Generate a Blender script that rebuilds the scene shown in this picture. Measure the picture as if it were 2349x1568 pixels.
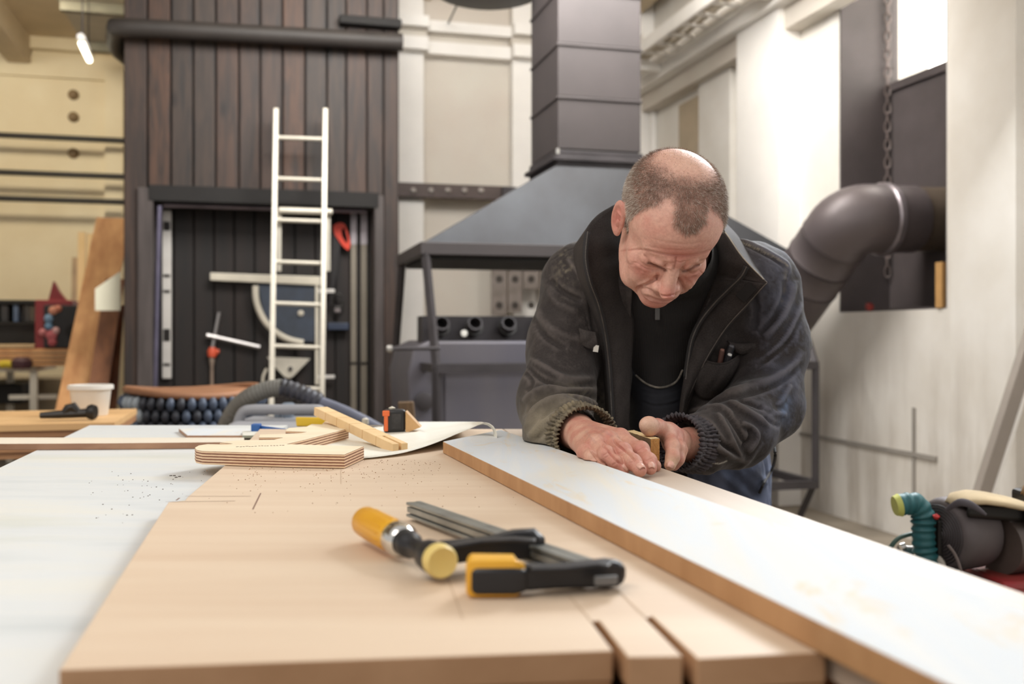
import bpy, bmesh, math, random
import numpy as np
from mathutils import Vector, Matrix, noise as mnoise
random.seed(7); RNG = np.random.default_rng(7)
SC = bpy.context.scene; COL = SC.collection
for _o in list(bpy.data.objects): bpy.data.objects.remove(_o)

# ---------------------------------------------------------------- camera
TZ = .90; FPX = 2250.0; CZ = 1.10; HX = 1174.5; HY = 767.0
cam_d = bpy.data.cameras.new('camera'); cam = bpy.data.objects.new('camera', cam_d); COL.objects.link(cam)
cam.location = (0, 0, CZ); cam.rotation_euler = (math.pi/2, 0, 0)
cam_d.sensor_width = 36; cam_d.lens = 36*FPX/2349; cam_d.shift_y = -17/2349
cam_d.clip_start = .02; cam_d.dof.use_dof = True; cam_d.dof.focus_distance = 1.47
cam_d.dof.aperture_fstop = 4.0; cam_d.dof.aperture_blades = 9
SC.camera = cam
vs = SC.view_settings; vs.view_transform = 'Standard'; vs.look = 'None'; vs.gamma = 1; vs.use_curve_mapping = False
vs.exposure = EXPOSURE = 0.19

# ---------------------------------------------------------------- world and lights
W = bpy.data.worlds.new('sky'); SC.world = W; W.use_nodes = True
bg = W.node_tree.nodes['Background']; bg.inputs[0].default_value = (1.0, .97, .94, 1); bg.inputs[1].default_value = .56
def area(name, loc, target, sx, sy, power, color):
    d = bpy.data.lights.new(name, 'AREA'); d.shape = 'RECTANGLE'; d.size = sx; d.size_y = sy; d.energy = power; d.color = color
    o = bpy.data.objects.new(name, d); COL.objects.link(o); o.location = loc
    o.rotation_euler = (Vector(target)-Vector(loc)).to_track_quat('-Z', 'Y').to_euler()
    return o
ANG = math.radians(14.56); CA, SA = math.cos(ANG), math.sin(ANG)
def wl(a, b, z=0): return Vector((a*CA-b*SA, a*SA+b*CA, z))          # room frame: a right along the back wall, b away along the right wall
AR = 3.40; BB = 8.2; BF = 11.2; ZC = 4.2
area('window_daylight_near', wl(3.2, 1.2, 2.3), (0.1, 1.3, .95), 2.0, 1.6, 26, (.95, .98, 1))
area('window_daylight_rear', wl(2.55, 3.6, 3.0), (.3, 1.7, 1.15), 1.0, 1.0, 105, (.92, .96, 1))
area('back_wall_fill', wl(1.3, 4.8, 3.9), wl(1.6, 8.2, 1.3), 2.6, 1.4, 215, (1, .975, .94))  # added fill that brightens the back wall, no fixture behind it
area('right_wall_fill', wl(2.2, 3.6, 4.3), wl(3.4, 5.2, 1.6), 1.6, 1.0, 24, (1, .95, .86))  # warm fill added to lift the right wall, stands for no fixture
area('hall_lamp_left', wl(-2.2, 8.2, 3.9), wl(-1.9, 11.0, 1.2), 1.6, .5, 74, (1, .90, .72))
area('front_fill', wl(-1.6, 0.4, 3.6), (0.2, 2.5, 1.0), 2.2, 1.8, 54, (1, .93, .86))  # fill added from the front to brighten face and bench

# ---------------------------------------------------------------- projection helpers (photo pixel + real depth)
def P(px, py, Y): return Vector(((px-HX)/FPX*Y, Y, CZ+(HY-py)/FPX*Y))
def D(px, py, z):                                                  # point of a level plane seen at a pixel
    Y = (CZ-z)*FPX/(py-HY); return Vector(((px-HX)/FPX*Y, Y, z))
def onB(px, py, b):                                                # point of a plane parallel to the back wall
    t = (px-HX)/FPX; Y = b/(-t*SA+CA); return Vector((t*CA*Y+SA*Y, b, CZ+(HY-py)/FPX*Y))
def onR(px, py, a):
    t = (px-HX)/FPX; Y = a/(t*CA+SA); return Vector((a, (-t*SA+CA)*Y, CZ+(HY-py)/FPX*Y))
def w3(v): return wl(v[0], v[1], v[2])

# ---------------------------------------------------------------- materials
def srgb(r, g=None, b=None):
    if g is None: r, g, b = r
    f = lambda c: (c/12.92 if c <= .04045 else ((c+.055)/1.055)**2.4)
    return (f(r/255), f(g/255), f(b/255), 1)
class NT:
    def __init__(s, name):
        s.m = bpy.data.materials.new(name); s.m.use_nodes = True; s.t = s.m.node_tree; s.n = s.t.nodes
        s.p = s.n['Principled BSDF']
    def node(s, ty, **k):
        n = s.n.new(ty)
        for a, v in k.items():
            if a.startswith('i_'): n.inputs[a[2:].replace('_', ' ')].default_value = v
            else: setattr(n, a, v)
        return n
    def link(s, a, b): s.t.links.new(a, b)
    def coord(s, scale=(1, 1, 1), kind='Object', rot=(0, 0, 0)):
        c = s.node('ShaderNodeTexCoord'); mp = s.node('ShaderNodeMapping')
        mp.inputs['Scale'].default_value = scale; mp.inputs['Rotation'].default_value = rot
        s.link(c.outputs[kind], mp.inputs[0]); return mp.outputs[0]
    def noise(s, vec, scale, detail=4, rough=.55, dist=0):
        n = s.node('ShaderNodeTexNoise'); s.link(vec, n.inputs['Vector'])
        n.inputs['Scale'].default_value = scale; n.inputs['Detail'].default_value = detail
        n.inputs['Roughness'].default_value = rough; n.inputs['Distortion'].default_value = dist
        return n.outputs['Fac']
    def ramp(s, fac, stops):
        r = s.node('ShaderNodeValToRGB'); s.link(fac, r.inputs[0]); e = r.color_ramp.elements
        while len(e) < len(stops): e.new(.5)
        for q, (p, c) in zip(e, stops): q.position = p; q.color = c if len(c) == 4 else (*c, 1)
        return r.outputs[0]
    def mix(s, fac, a, b, mode='MIX'):
        m = s.node('ShaderNodeMix', data_type='RGBA', blend_type=mode)
        for v, i in ((fac, 0), (a, 6), (b, 7)):
            if hasattr(v, 'node'): s.link(v, m.inputs[i])
            else: m.inputs[i].default_value = v
        return m.outputs[2]
    def bump(s, h, strength=.3, dist=.002, normal=None):
        b = s.node('ShaderNodeBump'); b.inputs['Strength'].default_value = strength; b.inputs['Distance'].default_value = dist
        s.link(h, b.inputs['Height'])
        if normal is not None: s.link(normal, b.inputs['Normal'])
        s.link(b.outputs[0], s.p.inputs['Normal']); return b.outputs[0]
    def col(s, c):
        if hasattr(c, 'node'): s.link(c, s.p.inputs['Base Color'])
        else: s.p.inputs['Base Color'].default_value = c
    def set(s, **k):
        for a, v in k.items(): s.p.inputs[a.replace('_', ' ')].default_value = v
_M = {}
def mat(name, c, rough=.6, metal=0, var=.12, vs_=6.0, stretch=(1, 1, 1), bump=.0, bd=.002, bs=60, kind='Object', spec=.5, c2=None, **k):
    if name in _M: return _M[name]
    n = NT(name); base = srgb(c) if len(c) == 3 else c
    n.set(Roughness=rough, Metallic=metal); n.set(Specular_IOR_Level=spec)
    vec = n.coord(stretch, kind)
    if var or c2:
        lo = srgb(c2) if c2 else tuple(max(0, q*(1-var*1.6)) for q in base[:3])+(1,)
        hi = base if c2 else tuple(min(1, q*(1+var)) for q in base[:3])+(1,)
        n.col(n.ramp(n.noise(vec, vs_, 5), [(.32, lo), (.68, hi)]))
    else: n.col(base)
    if bump: n.bump(n.noise(vec, bs, 4), bump, bd)
    for a, v in k.items(): n.p.inputs[a.replace('_', ' ')].default_value = v
    _M[name] = n.m; return n.m
def emit(name, c, s):
    if name in _M: return _M[name]
    n = NT(name); n.col((0, 0, 0, 1)); n.p.inputs['Emission Color'].default_value = srgb(c); n.p.inputs['Emission Strength'].default_value = s
    _M[name] = n.m; return n.m

# ---------------------------------------------------------------- objects
def tag(o, label=None, cat=None, group=None, kind=None):
    if label: o['label'] = label
    if cat: o['category'] = cat
    if group: o['group'] = group
    if kind: o['kind'] = kind
    return o
def thing(name, label, cat, loc=(0, 0, 0), rz=0, group=None):
    o = bpy.data.objects.new(name, None); COL.objects.link(o); o.location = loc; o.rotation_euler = (0, 0, rz)
    o.empty_display_size = .05
    return tag(o, label, cat, group)
def link(name, me, m=None, parent=None, smooth=False, world=True):
    """link mesh as object; vertices given in world space are re-expressed in the parent's frame"""
    o = bpy.data.objects.new(name, me); COL.objects.link(o)
    if m is not None:
        for q in (m if isinstance(m, (list, tuple)) else [m]): me.materials.append(q)
    if parent is not None:
        o.parent = parent
        if world:
            M = Matrix.Identity(4); q = parent
            while q is not None:
                M = (Matrix.Translation(q.location) @ q.rotation_euler.to_matrix().to_4x4()) @ M; q = q.parent
            me.transform(M.inverted())
    if smooth: me.shade_smooth()
    return o
class MB:
    def __init__(s): s.v = []; s.f = []; s.mi = []
    def add(s, vs, fs, mi=0):
        n = len(s.v); s.v += [tuple(v) for v in vs]; s.f += [tuple(i+n for i in f) for f in fs]; s.mi += [mi]*len(fs); return s
    def box(s, c, size, R=None, mi=0):
        h = Vector(size)/2; vs = []
        for x in (-1, 1):
            for y in (-1, 1):
                for z in (-1, 1):
                    v = Vector((x*h.x, y*h.y, z*h.z)); v = (R @ v) if R is not None else v; vs.append(Vector(c)+v)
        return s.add(vs, [(0, 1, 3, 2), (4, 6, 7, 5), (0, 4, 5, 1), (2, 3, 7, 6), (0, 2, 6, 4), (1, 5, 7, 3)], mi)
    def hexa(s, b4, t4, mi=0):                                        # bottom quad (ccw from above), top quad
        return s.add(list(b4)+list(t4), [(3, 2, 1, 0), (4, 5, 6, 7), (0, 1, 5, 4), (1, 2, 6, 5), (2, 3, 7, 6), (3, 0, 4, 7)], mi)
    def prism(s, poly, ext, mi=0):                                     # polygon of 3-D points, extrusion vector
        n = len(poly); ext = Vector(ext); a = [Vector(p) for p in poly]
        return s.add(a+[p+ext for p in a], [tuple(range(n))[::-1], tuple(range(n, 2*n))]+[(i, (i+1) % n, n+(i+1) % n, n+i) for i in range(n)], mi)
    def tube(s, path, r, n=10, cap=True, mi=0, up=None, sq=1.0):
        path = [Vector(p) for p in path]; m = len(path); rr = r if hasattr(r, '__len__') else [r]*m
        base = len(s.v); prev = None; rings = []
        for i, p in enumerate(path):
            t = (path[min(i+1, m-1)]-path[max(i-1, 0)]).normalized()
            if prev is None:
                u = Vector(up) if up is not None else (Vector((0, 0, 1)) if abs(t.z) < .9 else Vector((1, 0, 0)))
                x = (u-t*u.dot(t)).normalized()
            else: x = (prev-t*prev.dot(t)).normalized()
            prev = x; y = t.cross(x)
            rings.append([p+x*math.cos(2*math.pi*k/n)*rr[i]+y*math.sin(2*math.pi*k/n)*rr[i]*sq for k in range(n)])
        vs = [v for R in rings for v in R]; fs = []
        for i in range(m-1):
            for k in range(n): fs.append((i*n+k, i*n+(k+1) % n, (i+1)*n+(k+1) % n, (i+1)*n+k))
        if cap: fs.append(tuple(range(n))[::-1]); fs.append(tuple((m-1)*n+k for k in range(n)))
        return s.add(vs, fs, mi)
    def lathe(s, prof, origin=(0, 0, 0), axis=(0, 0, 1), n=20, mi=0, cap=True):   # prof: (radius, height along axis)
        ax = Vector(axis).normalized(); o = Vector(origin)
        return s.tube([o+ax*h for r, h in prof], [max(r, 1e-4) for r, h in prof], n, cap, mi) if False else s._lathe(prof, o, ax, n, mi, cap)
    def _lathe(s, prof, o, ax, n, mi, cap):
        u = Vector((0, 0, 1)) if abs(ax.z) < .9 else Vector((1, 0, 0)); x = (u-ax*u.dot(ax)).normalized(); y = ax.cross(x); m = len(prof)
        vs = [o+ax*h+(x*math.cos(2*math.pi*k/n)+y*math.sin(2*math.pi*k/n))*r for r, h in prof for k in range(n)]
        fs = [(i*n+k, i*n+(k+1) % n, (i+1)*n+(k+1) % n, (i+1)*n+k) for i in range(m-1) for k in range(n)]
        if cap: fs += [tuple(range(n))[::-1], tuple((m-1)*n+k for k in range(n))]
        return s.add(vs, fs, mi)
    def grid(s, rows, mi=0):
        n = len(rows[0]); vs = [p for r in rows for p in r]
        return s.add(vs, [(i*n+k, i*n+k+1, (i+1)*n+k+1, (i+1)*n+k) for i in range(len(rows)-1) for k in range(n-1)], mi)
    def mesh(s, name='m'):
        me = bpy.data.meshes.new(name); me.from_pydata(s.v, [], s.f); me.polygons.foreach_set('material_index', s.mi)
        b = bmesh.new(); b.from_mesh(me); bmesh.ops.recalc_face_normals(b, faces=b.faces); b.to_mesh(me); b.free(); me.update(); return me
    def build(s, name, m=None, parent=None, smooth=False, bevel=0, seg=2, solid=0, sub=0, auto=True):
        me = s.mesh(name); o = link(name, me, m, parent, smooth)
        if solid:
            q = o.modifiers.new('thickness', 'SOLIDIFY'); q.thickness = solid; q.offset = 0
        if bevel:
            q = o.modifiers.new('bevel', 'BEVEL'); q.width = bevel; q.segments = seg; q.limit_method = 'ANGLE'; q.angle_limit = .6
            q.harden_normals = False
        if sub:
            q = o.modifiers.new('sub', 'SUBSURF'); q.levels = q.render_levels = sub
        if smooth and auto and not sub and not solid: me.set_sharp_from_angle(angle=math.radians(42))
        return o
def catmull(pts, n):
    pts = [Vector(p) for p in pts]; out = []; m = len(pts)
    for i in range(m-1):
        p0, p1, p2, p3 = pts[max(i-1, 0)], pts[i], pts[i+1], pts[min(i+2, m-1)]
        for k in range(n):
            t = k/n; out.append(.5*((2*p1)+(-p0+p2)*t+(2*p0-5*p1+4*p2-p3)*t*t+(-p0+3*p1-3*p2+p3)*t**3))
    return out+[pts[-1]]
def struct(name, mb, m, parent=None, **k):
    o = mb.build(name, m, parent, **k)
    if parent is None: o['kind'] = 'structure'
    return o
def copy_tree(o, parent=None):
    c = o.copy(); COL.objects.link(c); c.parent = parent
    for ch in list(o.children): copy_tree(ch, c)
    return c
def wbox(mb, a0, a1, b0, b1, z0, z1, mi=0):
    return mb.hexa([wl(a0, b0, z0), wl(a1, b0, z0), wl(a1, b1, z0), wl(a0, b1, z0)], [wl(a0, b0, z1), wl(a1, b0, z1), wl(a1, b1, z1), wl(a0, b1, z1)], mi)
# ================================================================ SETTING
RW = Matrix.Rotation(ANG, 3, 'Z')
m_wall = NT('painted_wall')                                           # off-white paint with grime low on the wall
v = m_wall.coord((1, 1, 1)); st = m_wall.coord((2.2, 2.2, .35))
grime = m_wall.ramp(m_wall.noise(st, 1.6, 5, .6), [(.46, (0, 0, 0)), (.70, (1, 1, 1))])
sep = m_wall.node('ShaderNodeSeparateXYZ'); geo = m_wall.node('ShaderNodeNewGeometry'); m_wall.link(geo.outputs['Position'], sep.inputs[0])
low = m_wall.node('ShaderNodeMapRange'); low.inputs[1].default_value = 1.35; low.inputs[2].default_value = .1; m_wall.link(sep.outputs[2], low.inputs[0])
mul = m_wall.node('ShaderNodeMath', operation='MULTIPLY'); m_wall.link(grime, mul.inputs[0]); m_wall.link(low.outputs[0], mul.inputs[1])
base = m_wall.ramp(m_wall.noise(v, 2.3, 4), [(.3, srgb(214, 208, 198)), (.7, srgb(228, 224, 217))])
m_wall.col(m_wall.mix(mul.outputs[0], base, srgb(150, 137, 120))); m_wall.set(Roughness=.75)
m_wall.bump(m_wall.noise(v, 9, 5), .15, .01)
M_WALL = m_wall.m
M_PIL = mat('pilaster_paint', (236, 232, 226), .7, var=.04, vs_=2)
M_PANEL = mat('panel_paint', (205, 199, 187), .75, var=.05, vs_=2, c2=(200, 190, 178))
M_CREAM = mat('cream_wall', (228, 216, 186), .75, var=.06, vs_=1.2, c2=(216, 200, 166))
M_CEIL = mat('ceiling_paint', (196, 180, 152), .8, var=.08, vs_=2)
M_FLOOR = mat('concrete_floor', (138, 127, 112), .7, var=.2, vs_=3, bump=.2)
M_SEAM = mat('seam_grey', (152, 146, 138), .8, var=.1)

mb = MB(); wbox(mb, -9, 6, -3, 13, -.1, 0); struct('floor', mb, M_FLOOR)
# ceiling over the far part of the hall, in long panels between downstand beams
mb = MB(); wbox(mb, -9, AR+.4, 3.2, 12, ZC, ZC+.15); ceil = struct('ceiling', mb, M_CEIL)
for i in range(6):
    mb = MB(); a = -6.2+i*1.85; wbox(mb, a, a+.22, 5.2, BF, ZC-.28, ZC); mb.build('ceiling_beam', M_CEIL, ceil)
mb = MB(); wbox(mb, -9, -.6, BF, BF+.2, 0, ZC); wf = struct('wall_far', mb, M_CREAM)
# horizontal ledges and dark rails on the far wall, three bolt heads
for y, h, d in ((95, .16, .10), (150, .22, .05)):
    p = onB(120, y, BF-.1); mb = MB(); wbox(mb, -9, -.6, BF-d, BF, p.z-h/2, p.z+h/2); mb.build('ledge', M_CREAM, wf)
M_BLK = mat('black_steel', (40, 37, 34), .45, .3, var=.15)
for y in (316, 400, 459):
    p = onB(140, y, BF-.32); rt = thing('wall_rail', {316: 'topmost of the three long black rails crossing the cream wall', 400: 'middle one of the three long black rails crossing the cream wall', 459: 'lowest of the three long black rails crossing the cream wall'}[y], 'rail', wl(-4, BF-.32, p.z), ANG, 'black rails across the cream wall')
    mb = MB(); mb.tube([wl(-7, BF-.32, p.z), wl(onB(274, y, BF-.32).x+.05, BF-.32, p.z)], .03, 10); mb.build('rail', M_BLK, rt, smooth=True)
    for a in (-6.4, -5.15, -3.9):
        mb = MB(); mb.tube([wl(a, BF-.32, p.z), wl(a, BF, p.z)], .018, 8); mb.build('bracket', M_BLK, rt, smooth=True)
for y in (217, 268, 351):
    p = onB(168, y, BF-.02); mb = MB(); mb.lathe([(.055, 0), (.055, .02), (.03, .03), (.03, .06), (.0, .06)], w3((p.x, BF, p.z)), wl(0, -1), 12)
    mb.build('wall_bolt', mat('bolt_brown', (120, 96, 62), .6), wf, smooth=True)
p = onB(255, 300, BF); mb = MB(); wbox(mb, p.x-.05, p.x+.13, BF-.10, BF, 0, ZC-.3); mb.build('pier', M_CREAM, wf)

# back wall with piers and a double moulding
wb = MB(); wbox(wb, .6, AR+.3, BB, BB+.3, 0, ZC+.5); wb = struct('wall_back', wb, M_PANEL)
def pier(px0, px1, d=.12):
    a0 = onB(px0, 300, BB-d).x; a1 = onB(px1, 300, BB-d).x; mb = MB(); wbox(mb, a0, a1, BB-d, BB, 0, ZC+.4); mb.build('pier', M_PIL, wb)
    return a0, a1
PI_ = [pier(890, 972), pier(1176, 1262), pier(1466, 1500)]
def mould(z0, z1, d, parent, m):
    mb = MB(); wbox(mb, .7, AR, BB-d, BB, z0, z1); mb.build('moulding', m, parent)
    for a0, a1 in PI_:
        mb = MB(); wbox(mb, a0-.02, min(a1+.02, AR), BB-d-.11, BB-d, z0, z1); mb.build('moulding', m, parent)
zt = lambda y, b=BB: onB(1090, y, b).z
mould(zt(92), zt(68), .16, wb, M_PIL); mould(zt(140), zt(112), .13, wb, M_PIL); mould(zt(112), zt(92), .05, wb, M_PANEL)
# surface pipe in the corner
mb = MB(); p = onB(1500, 200, BB-.12); mb.tube([wl(p.x-.02, BB-.16, 0.2), wl(p.x-.02, BB-.16, zt(150)), wl(p.x+.04, BB-.2, zt(128)), wl(p.x+.25, BB-.22, zt(118))], .035, 10)
tag(mb.build('corner_pipe', M_PIL, None, smooth=True), 'white surface pipe rising in the corner right of the extractor duct', 'pipe')

# right wall, with the tall niche and its window
n0 = onR(1925, 400, AR); n1 = onR(2172, 400, AR); zb = onR(2045, 712, AR).z
bn1, bn0 = n0.y, n1.y                                                # far and near jambs of the niche
ws = MB(); wr = MB()
wbox(wr, AR, AR+.62, bn1, BB+.3, 0, 5.4); wbox(wr, AR, AR+.62, .2, bn0, 0, 5.4); wbox(wr, AR, AR+.62, bn0, bn1, 0, zb)
WR = struct('wall_right', wr, M_WALL)
M_NICHE = mat('niche_dark', (80, 72, 72), .65, var=.15, vs_=3, c2=(68, 61, 60))
NR = .34                                                            # depth of the niche
zw = onR(2100, 171, AR+NR).z
mb = MB(); wbox(mb, AR+NR, AR+NR+.06, bn0-.02, bn1+.02, zb-.02, zw-.05)
struct('trim_niche', mb, M_NICHE)
mb = MB(); wbox(mb, AR+.004, AR+NR+.06, bn1-.012, bn1+.02, zb, 5.4); wbox(mb, AR+.004, AR+NR+.06, bn0-.02, bn0+.012, zb, 5.4); wbox(mb, AR+.004, AR+NR, bn0, bn1, zb-.012, zb+.012)
struct('trim_niche_side', mb, M_NICHE)
bmid = bn1-(bn1-bn0)*.40
# window: frame, mullion, bright daylight behind
win = thing('window', 'bright daylit window high in the dark niche of right wall', 'window', wl(AR+NR, (bn0+bn1)/2, zw)); win.name = 'window_1'
del win['label']; del win['category']; win['kind'] = 'structure'
mb = MB(); wbox(mb, AR+NR-.02, AR+NR+.06, bn0, bn1, zw-.05, zw); wbox(mb, AR+NR-.005, AR+NR+.06, bn1-.015, bn1, zw, 5.2); wbox(mb, AR+NR-.01, AR+NR+.06, bn0, bn0+.03, zw, 5.2)
mb.build('window_frame', M_NICHE, win)
n = NT('window_glass'); n.set(Roughness=.05); n.p.inputs['Transmission Weight'].default_value = 1; n.p.inputs['IOR'].default_value = 1.02
mb = MB(); wbox(mb, AR+NR+.02, AR+NR+.026, bn0+.03, bn1-.015, zw, 5.2); mb.build('pane', n.m, win)
mb = MB(); mb.add([wl(AR+1.5, bn0-3, zw-1.0), wl(AR+1.5, bn1+3, zw-1.0), wl(AR+1.5, bn1+3, 8), wl(AR+1.5, bn0-3, 8)], [(0, 1, 2, 3)])
so = mb.build('daylight_sky', emit('daylight', (255, 250, 240), 9.0)); so['kind'] = 'structure'
# right-wall piers and mouldings
for x0, x1, d, m in ((1558, 1616, .0, None), (1690, 1786, .16, M_PIL), (2180, 2330, .10, None)):
    if m is None and d == 0: continue
    b1 = onR(x0, 300, AR-d).y; b0 = onR(x1, 300, AR-d).y
    mb = MB(); wbox(mb, AR-d, AR, b0, b1, 0.0, 5.3); mb.build('pier', m or M_WALL, WR)
b1 = onR(1560, 300, AR).y; b0 = onR(1616, 300, AR).y
mb = MB(); wbox(mb, AR-.012, AR, b0, b1, .0, 3.0); mb.build('panel', mat('panel_brown', (176, 160, 136), .7, var=.06), WR)
b1 = onR(1616, 300, AR).y; b0 = onR(1688, 300, AR).y
mb = MB(); wbox(mb, AR-.05, AR, b0, b1, .0, 4.6); mb.build('panel', M_WALL, WR)
zm = onR(1620, 92, AR-.15).z
mb = MB(); wbox(mb, AR-.22, AR, 4.9, BB, zm-.10, zm); mb.build('moulding', M_PIL, WR)
mb = MB(); wbox(mb, AR-.12, AR, 4.9, BB, zm-.24, zm-.10); mb.build('moulding', M_PANEL, WR)
# seam line along the wall and vertical joint
zs = onR(2100, 1042, AR).z
mb = MB(); wbox(mb, AR-.012, AR, 4.35, 6.6, zs-.012, zs+.012); mb.build('seam', M_SEAM, WR)
bq = onR(2098, 1000, AR).y; mb = MB(); wbox(mb, AR-.008, AR, bq-.012, bq+.012, 0, zs+.25); mb.build('seam', M_SEAM, WR)

# cable tray (galvanised, painted white) running along the top of the right wall
tr = thing('cable_tray', 'white painted cable tray running under the ceiling along right wall', 'cable tray', wl(AR-.4, 6, 3.4), ANG)
pz = onR(1560, 75, AR-.42).z
for da in (-.50, -.26):
    mb = MB(); wbox(mb, AR+da, AR+da+.03, 4.2, 7.9, pz, pz+.10); mb.build('side_rail', M_PIL, tr)
for k in range(15):
    mb = MB(); b = 4.3+k*.24; wbox(mb, AR-.49, AR-.25, b, b+.04, pz+.01, pz+.03); mb.build('rung', M_PIL, tr)
M_CAB = mat('cable_beige', (196, 186, 168), .6)
for j in range(3):
    mb = MB(); mb.tube([wl(AR-.44+.06*j, b, pz+.05+.012*math.sin(b*5+j)) for b in np.linspace(4.2, 7.9, 16)], .018, 8); mb.build('cable', M_CAB, tr, smooth=True)
for b in (5.6, 7.4):
    mb = MB(); wbox(mb, AR-.5, AR, b, b+.06, pz-.06, pz); mb.build('bracket', M_PIL, tr)

# chain-mesh strip hanging in the niche
M_CHAIN = mat('chain_grey', (112, 100, 96), .5, .3)
pc = onR(2036, 300, AR+.31)
ch = thing('hanging_chain', 'grey link chain hanging down through the dark window niche', 'chain', wl(AR+.31, pc.y, 3))
pc = onR(2036, 300, AR+.31)
k = 0; z = zb+.25
while z < 3.9:
    mb = MB(); R = Matrix.Rotation(ANG+(.75 if k % 2 else -.75), 3, 'Z'); c = wl(AR+.31, pc.y, z)
    loop = [c+R @ Vector((.017*math.cos(t)*1.0, 0, .036*math.sin(t))) for t in np.linspace(0, 2*math.pi, 13)]
    mb.tube(loop, .005, 5, cap=False); mb.build('link', M_CHAIN, ch, smooth=True); z += .055; k += 1
# ================================================================ BACKGROUND THINGS
M_HOOD = mat('hood_steel', (76, 78, 82), .5, .3, var=.12, vs_=3, c2=(64, 64, 67))
M_DUCT = mat('duct_steel', (72, 66, 66), .55, .15, var=.08, vs_=2, c2=(62, 57, 57))
M_DARK = mat('dark_iron', (64, 60, 62), .5, .3, var=.15)
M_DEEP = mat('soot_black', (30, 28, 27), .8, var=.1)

# --- forge hood with square duct
HB0, HB1 = 5.15, 6.02; hfl = onB(972, 560, HB0); HA0 = hfl.x; HA1 = onB(1817, 580, HB0).x; HZ = hfl.z
hood = thing('forge_hood', 'big dark steel extractor hood with square duct behind the man', 'hood', wl((HA0+HA1)/2, (HB0+HB1)/2, 0), ANG)
t0 = onB(1252, 392, 5.55); t1 = onB(1470, 392, 5.35); DB0, DB1 = 5.30, 5.86; DA0 = onB(1280, 370, DB0).x; DA1 = onB(1470, 370, DB0).x; DZ = onB(1370, 388, DB0).z
def quadring(a0, a1, b0, b1, z): return [wl(a0, b0, z), wl(a1, b0, z), wl(a1, b1, z), wl(a0, b1, z)]
lo, hi = quadring(HA0, HA1, HB0, HB1, HZ+.0), quadring(DA0-.02, DA1+.02, DB0-.02, DB1+.02, DZ)
mb = MB(); mb.add(lo+hi, [(0, 1, 5, 4), (1, 2, 6, 5), (2, 3, 7, 6), (3, 0, 4, 7)]); mb.build('hood_cone', M_HOOD, hood, solid=.012)
mb = MB(); z1, z0 = HZ+.012, HZ-.055
for A in ((HA0-.02, HA1+.02, HB0-.02, HB0+.02), (HA0-.02, HA1+.02, HB1-.02, HB1+.02), (HA0-.02, HA0+.02, HB0, HB1), (HA1-.02, HA1+.02, HB0, HB1)): wbox(mb, *A, z0, z1)
mb.build('hood_rim', M_DUCT, hood, bevel=.004)
mb = MB(); wbox(mb, HA0+.03, HA1-.03, HB0+.03, HB1-.03, z0-.02, z0+.02); mb.build('hood_underside', M_DEEP, hood)
zt_ = DZ+.09
mb = MB(); wbox(mb, DA0-.035, DA1+.02, DB0-.035, DB1+.035, DZ+.035, DZ+.06); wbox(mb, DA0-.01, DA1+.01, DB0-.01, DB1+.01, DZ, DZ+.1); mb.build('duct_flange', M_DARK, hood, bevel=.004)
z = DZ+.1; i = 0
while z < 3.9:                                                       # duct made of folded sections
    mb = MB(); h = .30; wbox(mb, DA0, DA1, DB0, DB1, z+.008, z+h-.008); wbox(mb, DA0-.008, DA1+.008, DB0-.008, DB1+.008, z+h-.010, z+h+.006)
    mb.build('duct_section', M_DUCT, hood, bevel=.004); z += h; i += 1
mb = MB(); mb.lathe([(.012, 0), (.012, .03), (0, .03)], wl(DA0-.02, DB0-.06, DZ+.065), (0, 0, 1), 8); mb.build('bolt', mat('bright_steel', (200, 198, 194), .25, .9), hood)
for nm, a, sgn, b in (('leg', HA0+.01, -1, HB0), ('leg', HA1-.05, -1, HB0), ('leg', HA0+.01, 1, HB1), ('leg', HA1-.05, 1, HB1)):
    mb = MB(); bb = b+sgn*.33; mb.tube([wl(a, b, HZ-.05), wl(a, bb, .93), wl(a, bb, .29), wl(a, b+sgn*.12, .0)], .024, 4, up=wl(1, 0)+Vector((0, 0, .01))); mb.build(nm, M_DARK, hood)
for zz in (.93, .275):
    for bb in (HB0-.33, HB1+.33):
        mb = MB(); wbox(mb, HA0, HA1-.04, bb-.02, bb+.02, zz-.022, zz+.022); mb.build('crossbar', M_DARK, hood)
    for aa in (HA0+.01, HA1-.05):
        mb = MB(); wbox(mb, aa-.02, aa+.02, HB0-.33, HB1+.33, zz-.022, zz+.022); mb.build('crossbar', M_DARK, hood)

# --- forge cabinet standing in the frame
fc = thing('forge_cabinet', 'grey steel forge cabinet with round tool sockets under the hood', 'forge', wl(HA0+.9, HB0+.35, 0), ANG)
M_FC = mat('forge_grey', (102, 98, 102), .5, .2, var=.16, vs_=3, stretch=(1, 1, .4), c2=(90, 88, 98))
cb = HB0+.05; zt2 = onB(1100, 790, cb).z; a1_ = HA1-.25; a0_ = onB(935, 800, cb).x
mb = MB(); pts = [(a0_+.06, 0), (a0_+.02, zt2*.5), (a0_, zt2-.15), (a0_+.03, zt2-.02), (a0_+.12, zt2+.02), (a1_, zt2+.02), (a1_, 0)]
mb.prism([wl(a, cb, z) for a, z in pts], wl(0, .75)); mb.build('body', M_FC, fc, bevel=.015, smooth=True)
mb = MB(); wbox(mb, a0_+.2, a1_, cb-.015, cb, .3, zt2-.12); mb.build('front_sheet', M_FC, fc, bevel=.004)
mb = MB(); wbox(mb, a0_+.16, a1_, cb-.05, cb, zt2-.13, zt2-.10); mb.build('trim_strip', M_DARK, fc)
mb = MB(); c = wl(a0_+.085, cb-.012, zt2-.30); mb.lathe([(.05, 0), (.05, .02), (.035, .025), (0, .025)], c, wl(0, -1), 16); mb.build('vent_cover', M_DARK, fc, smooth=True)
za = onB(1085, 745, cb+.05).z
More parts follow.
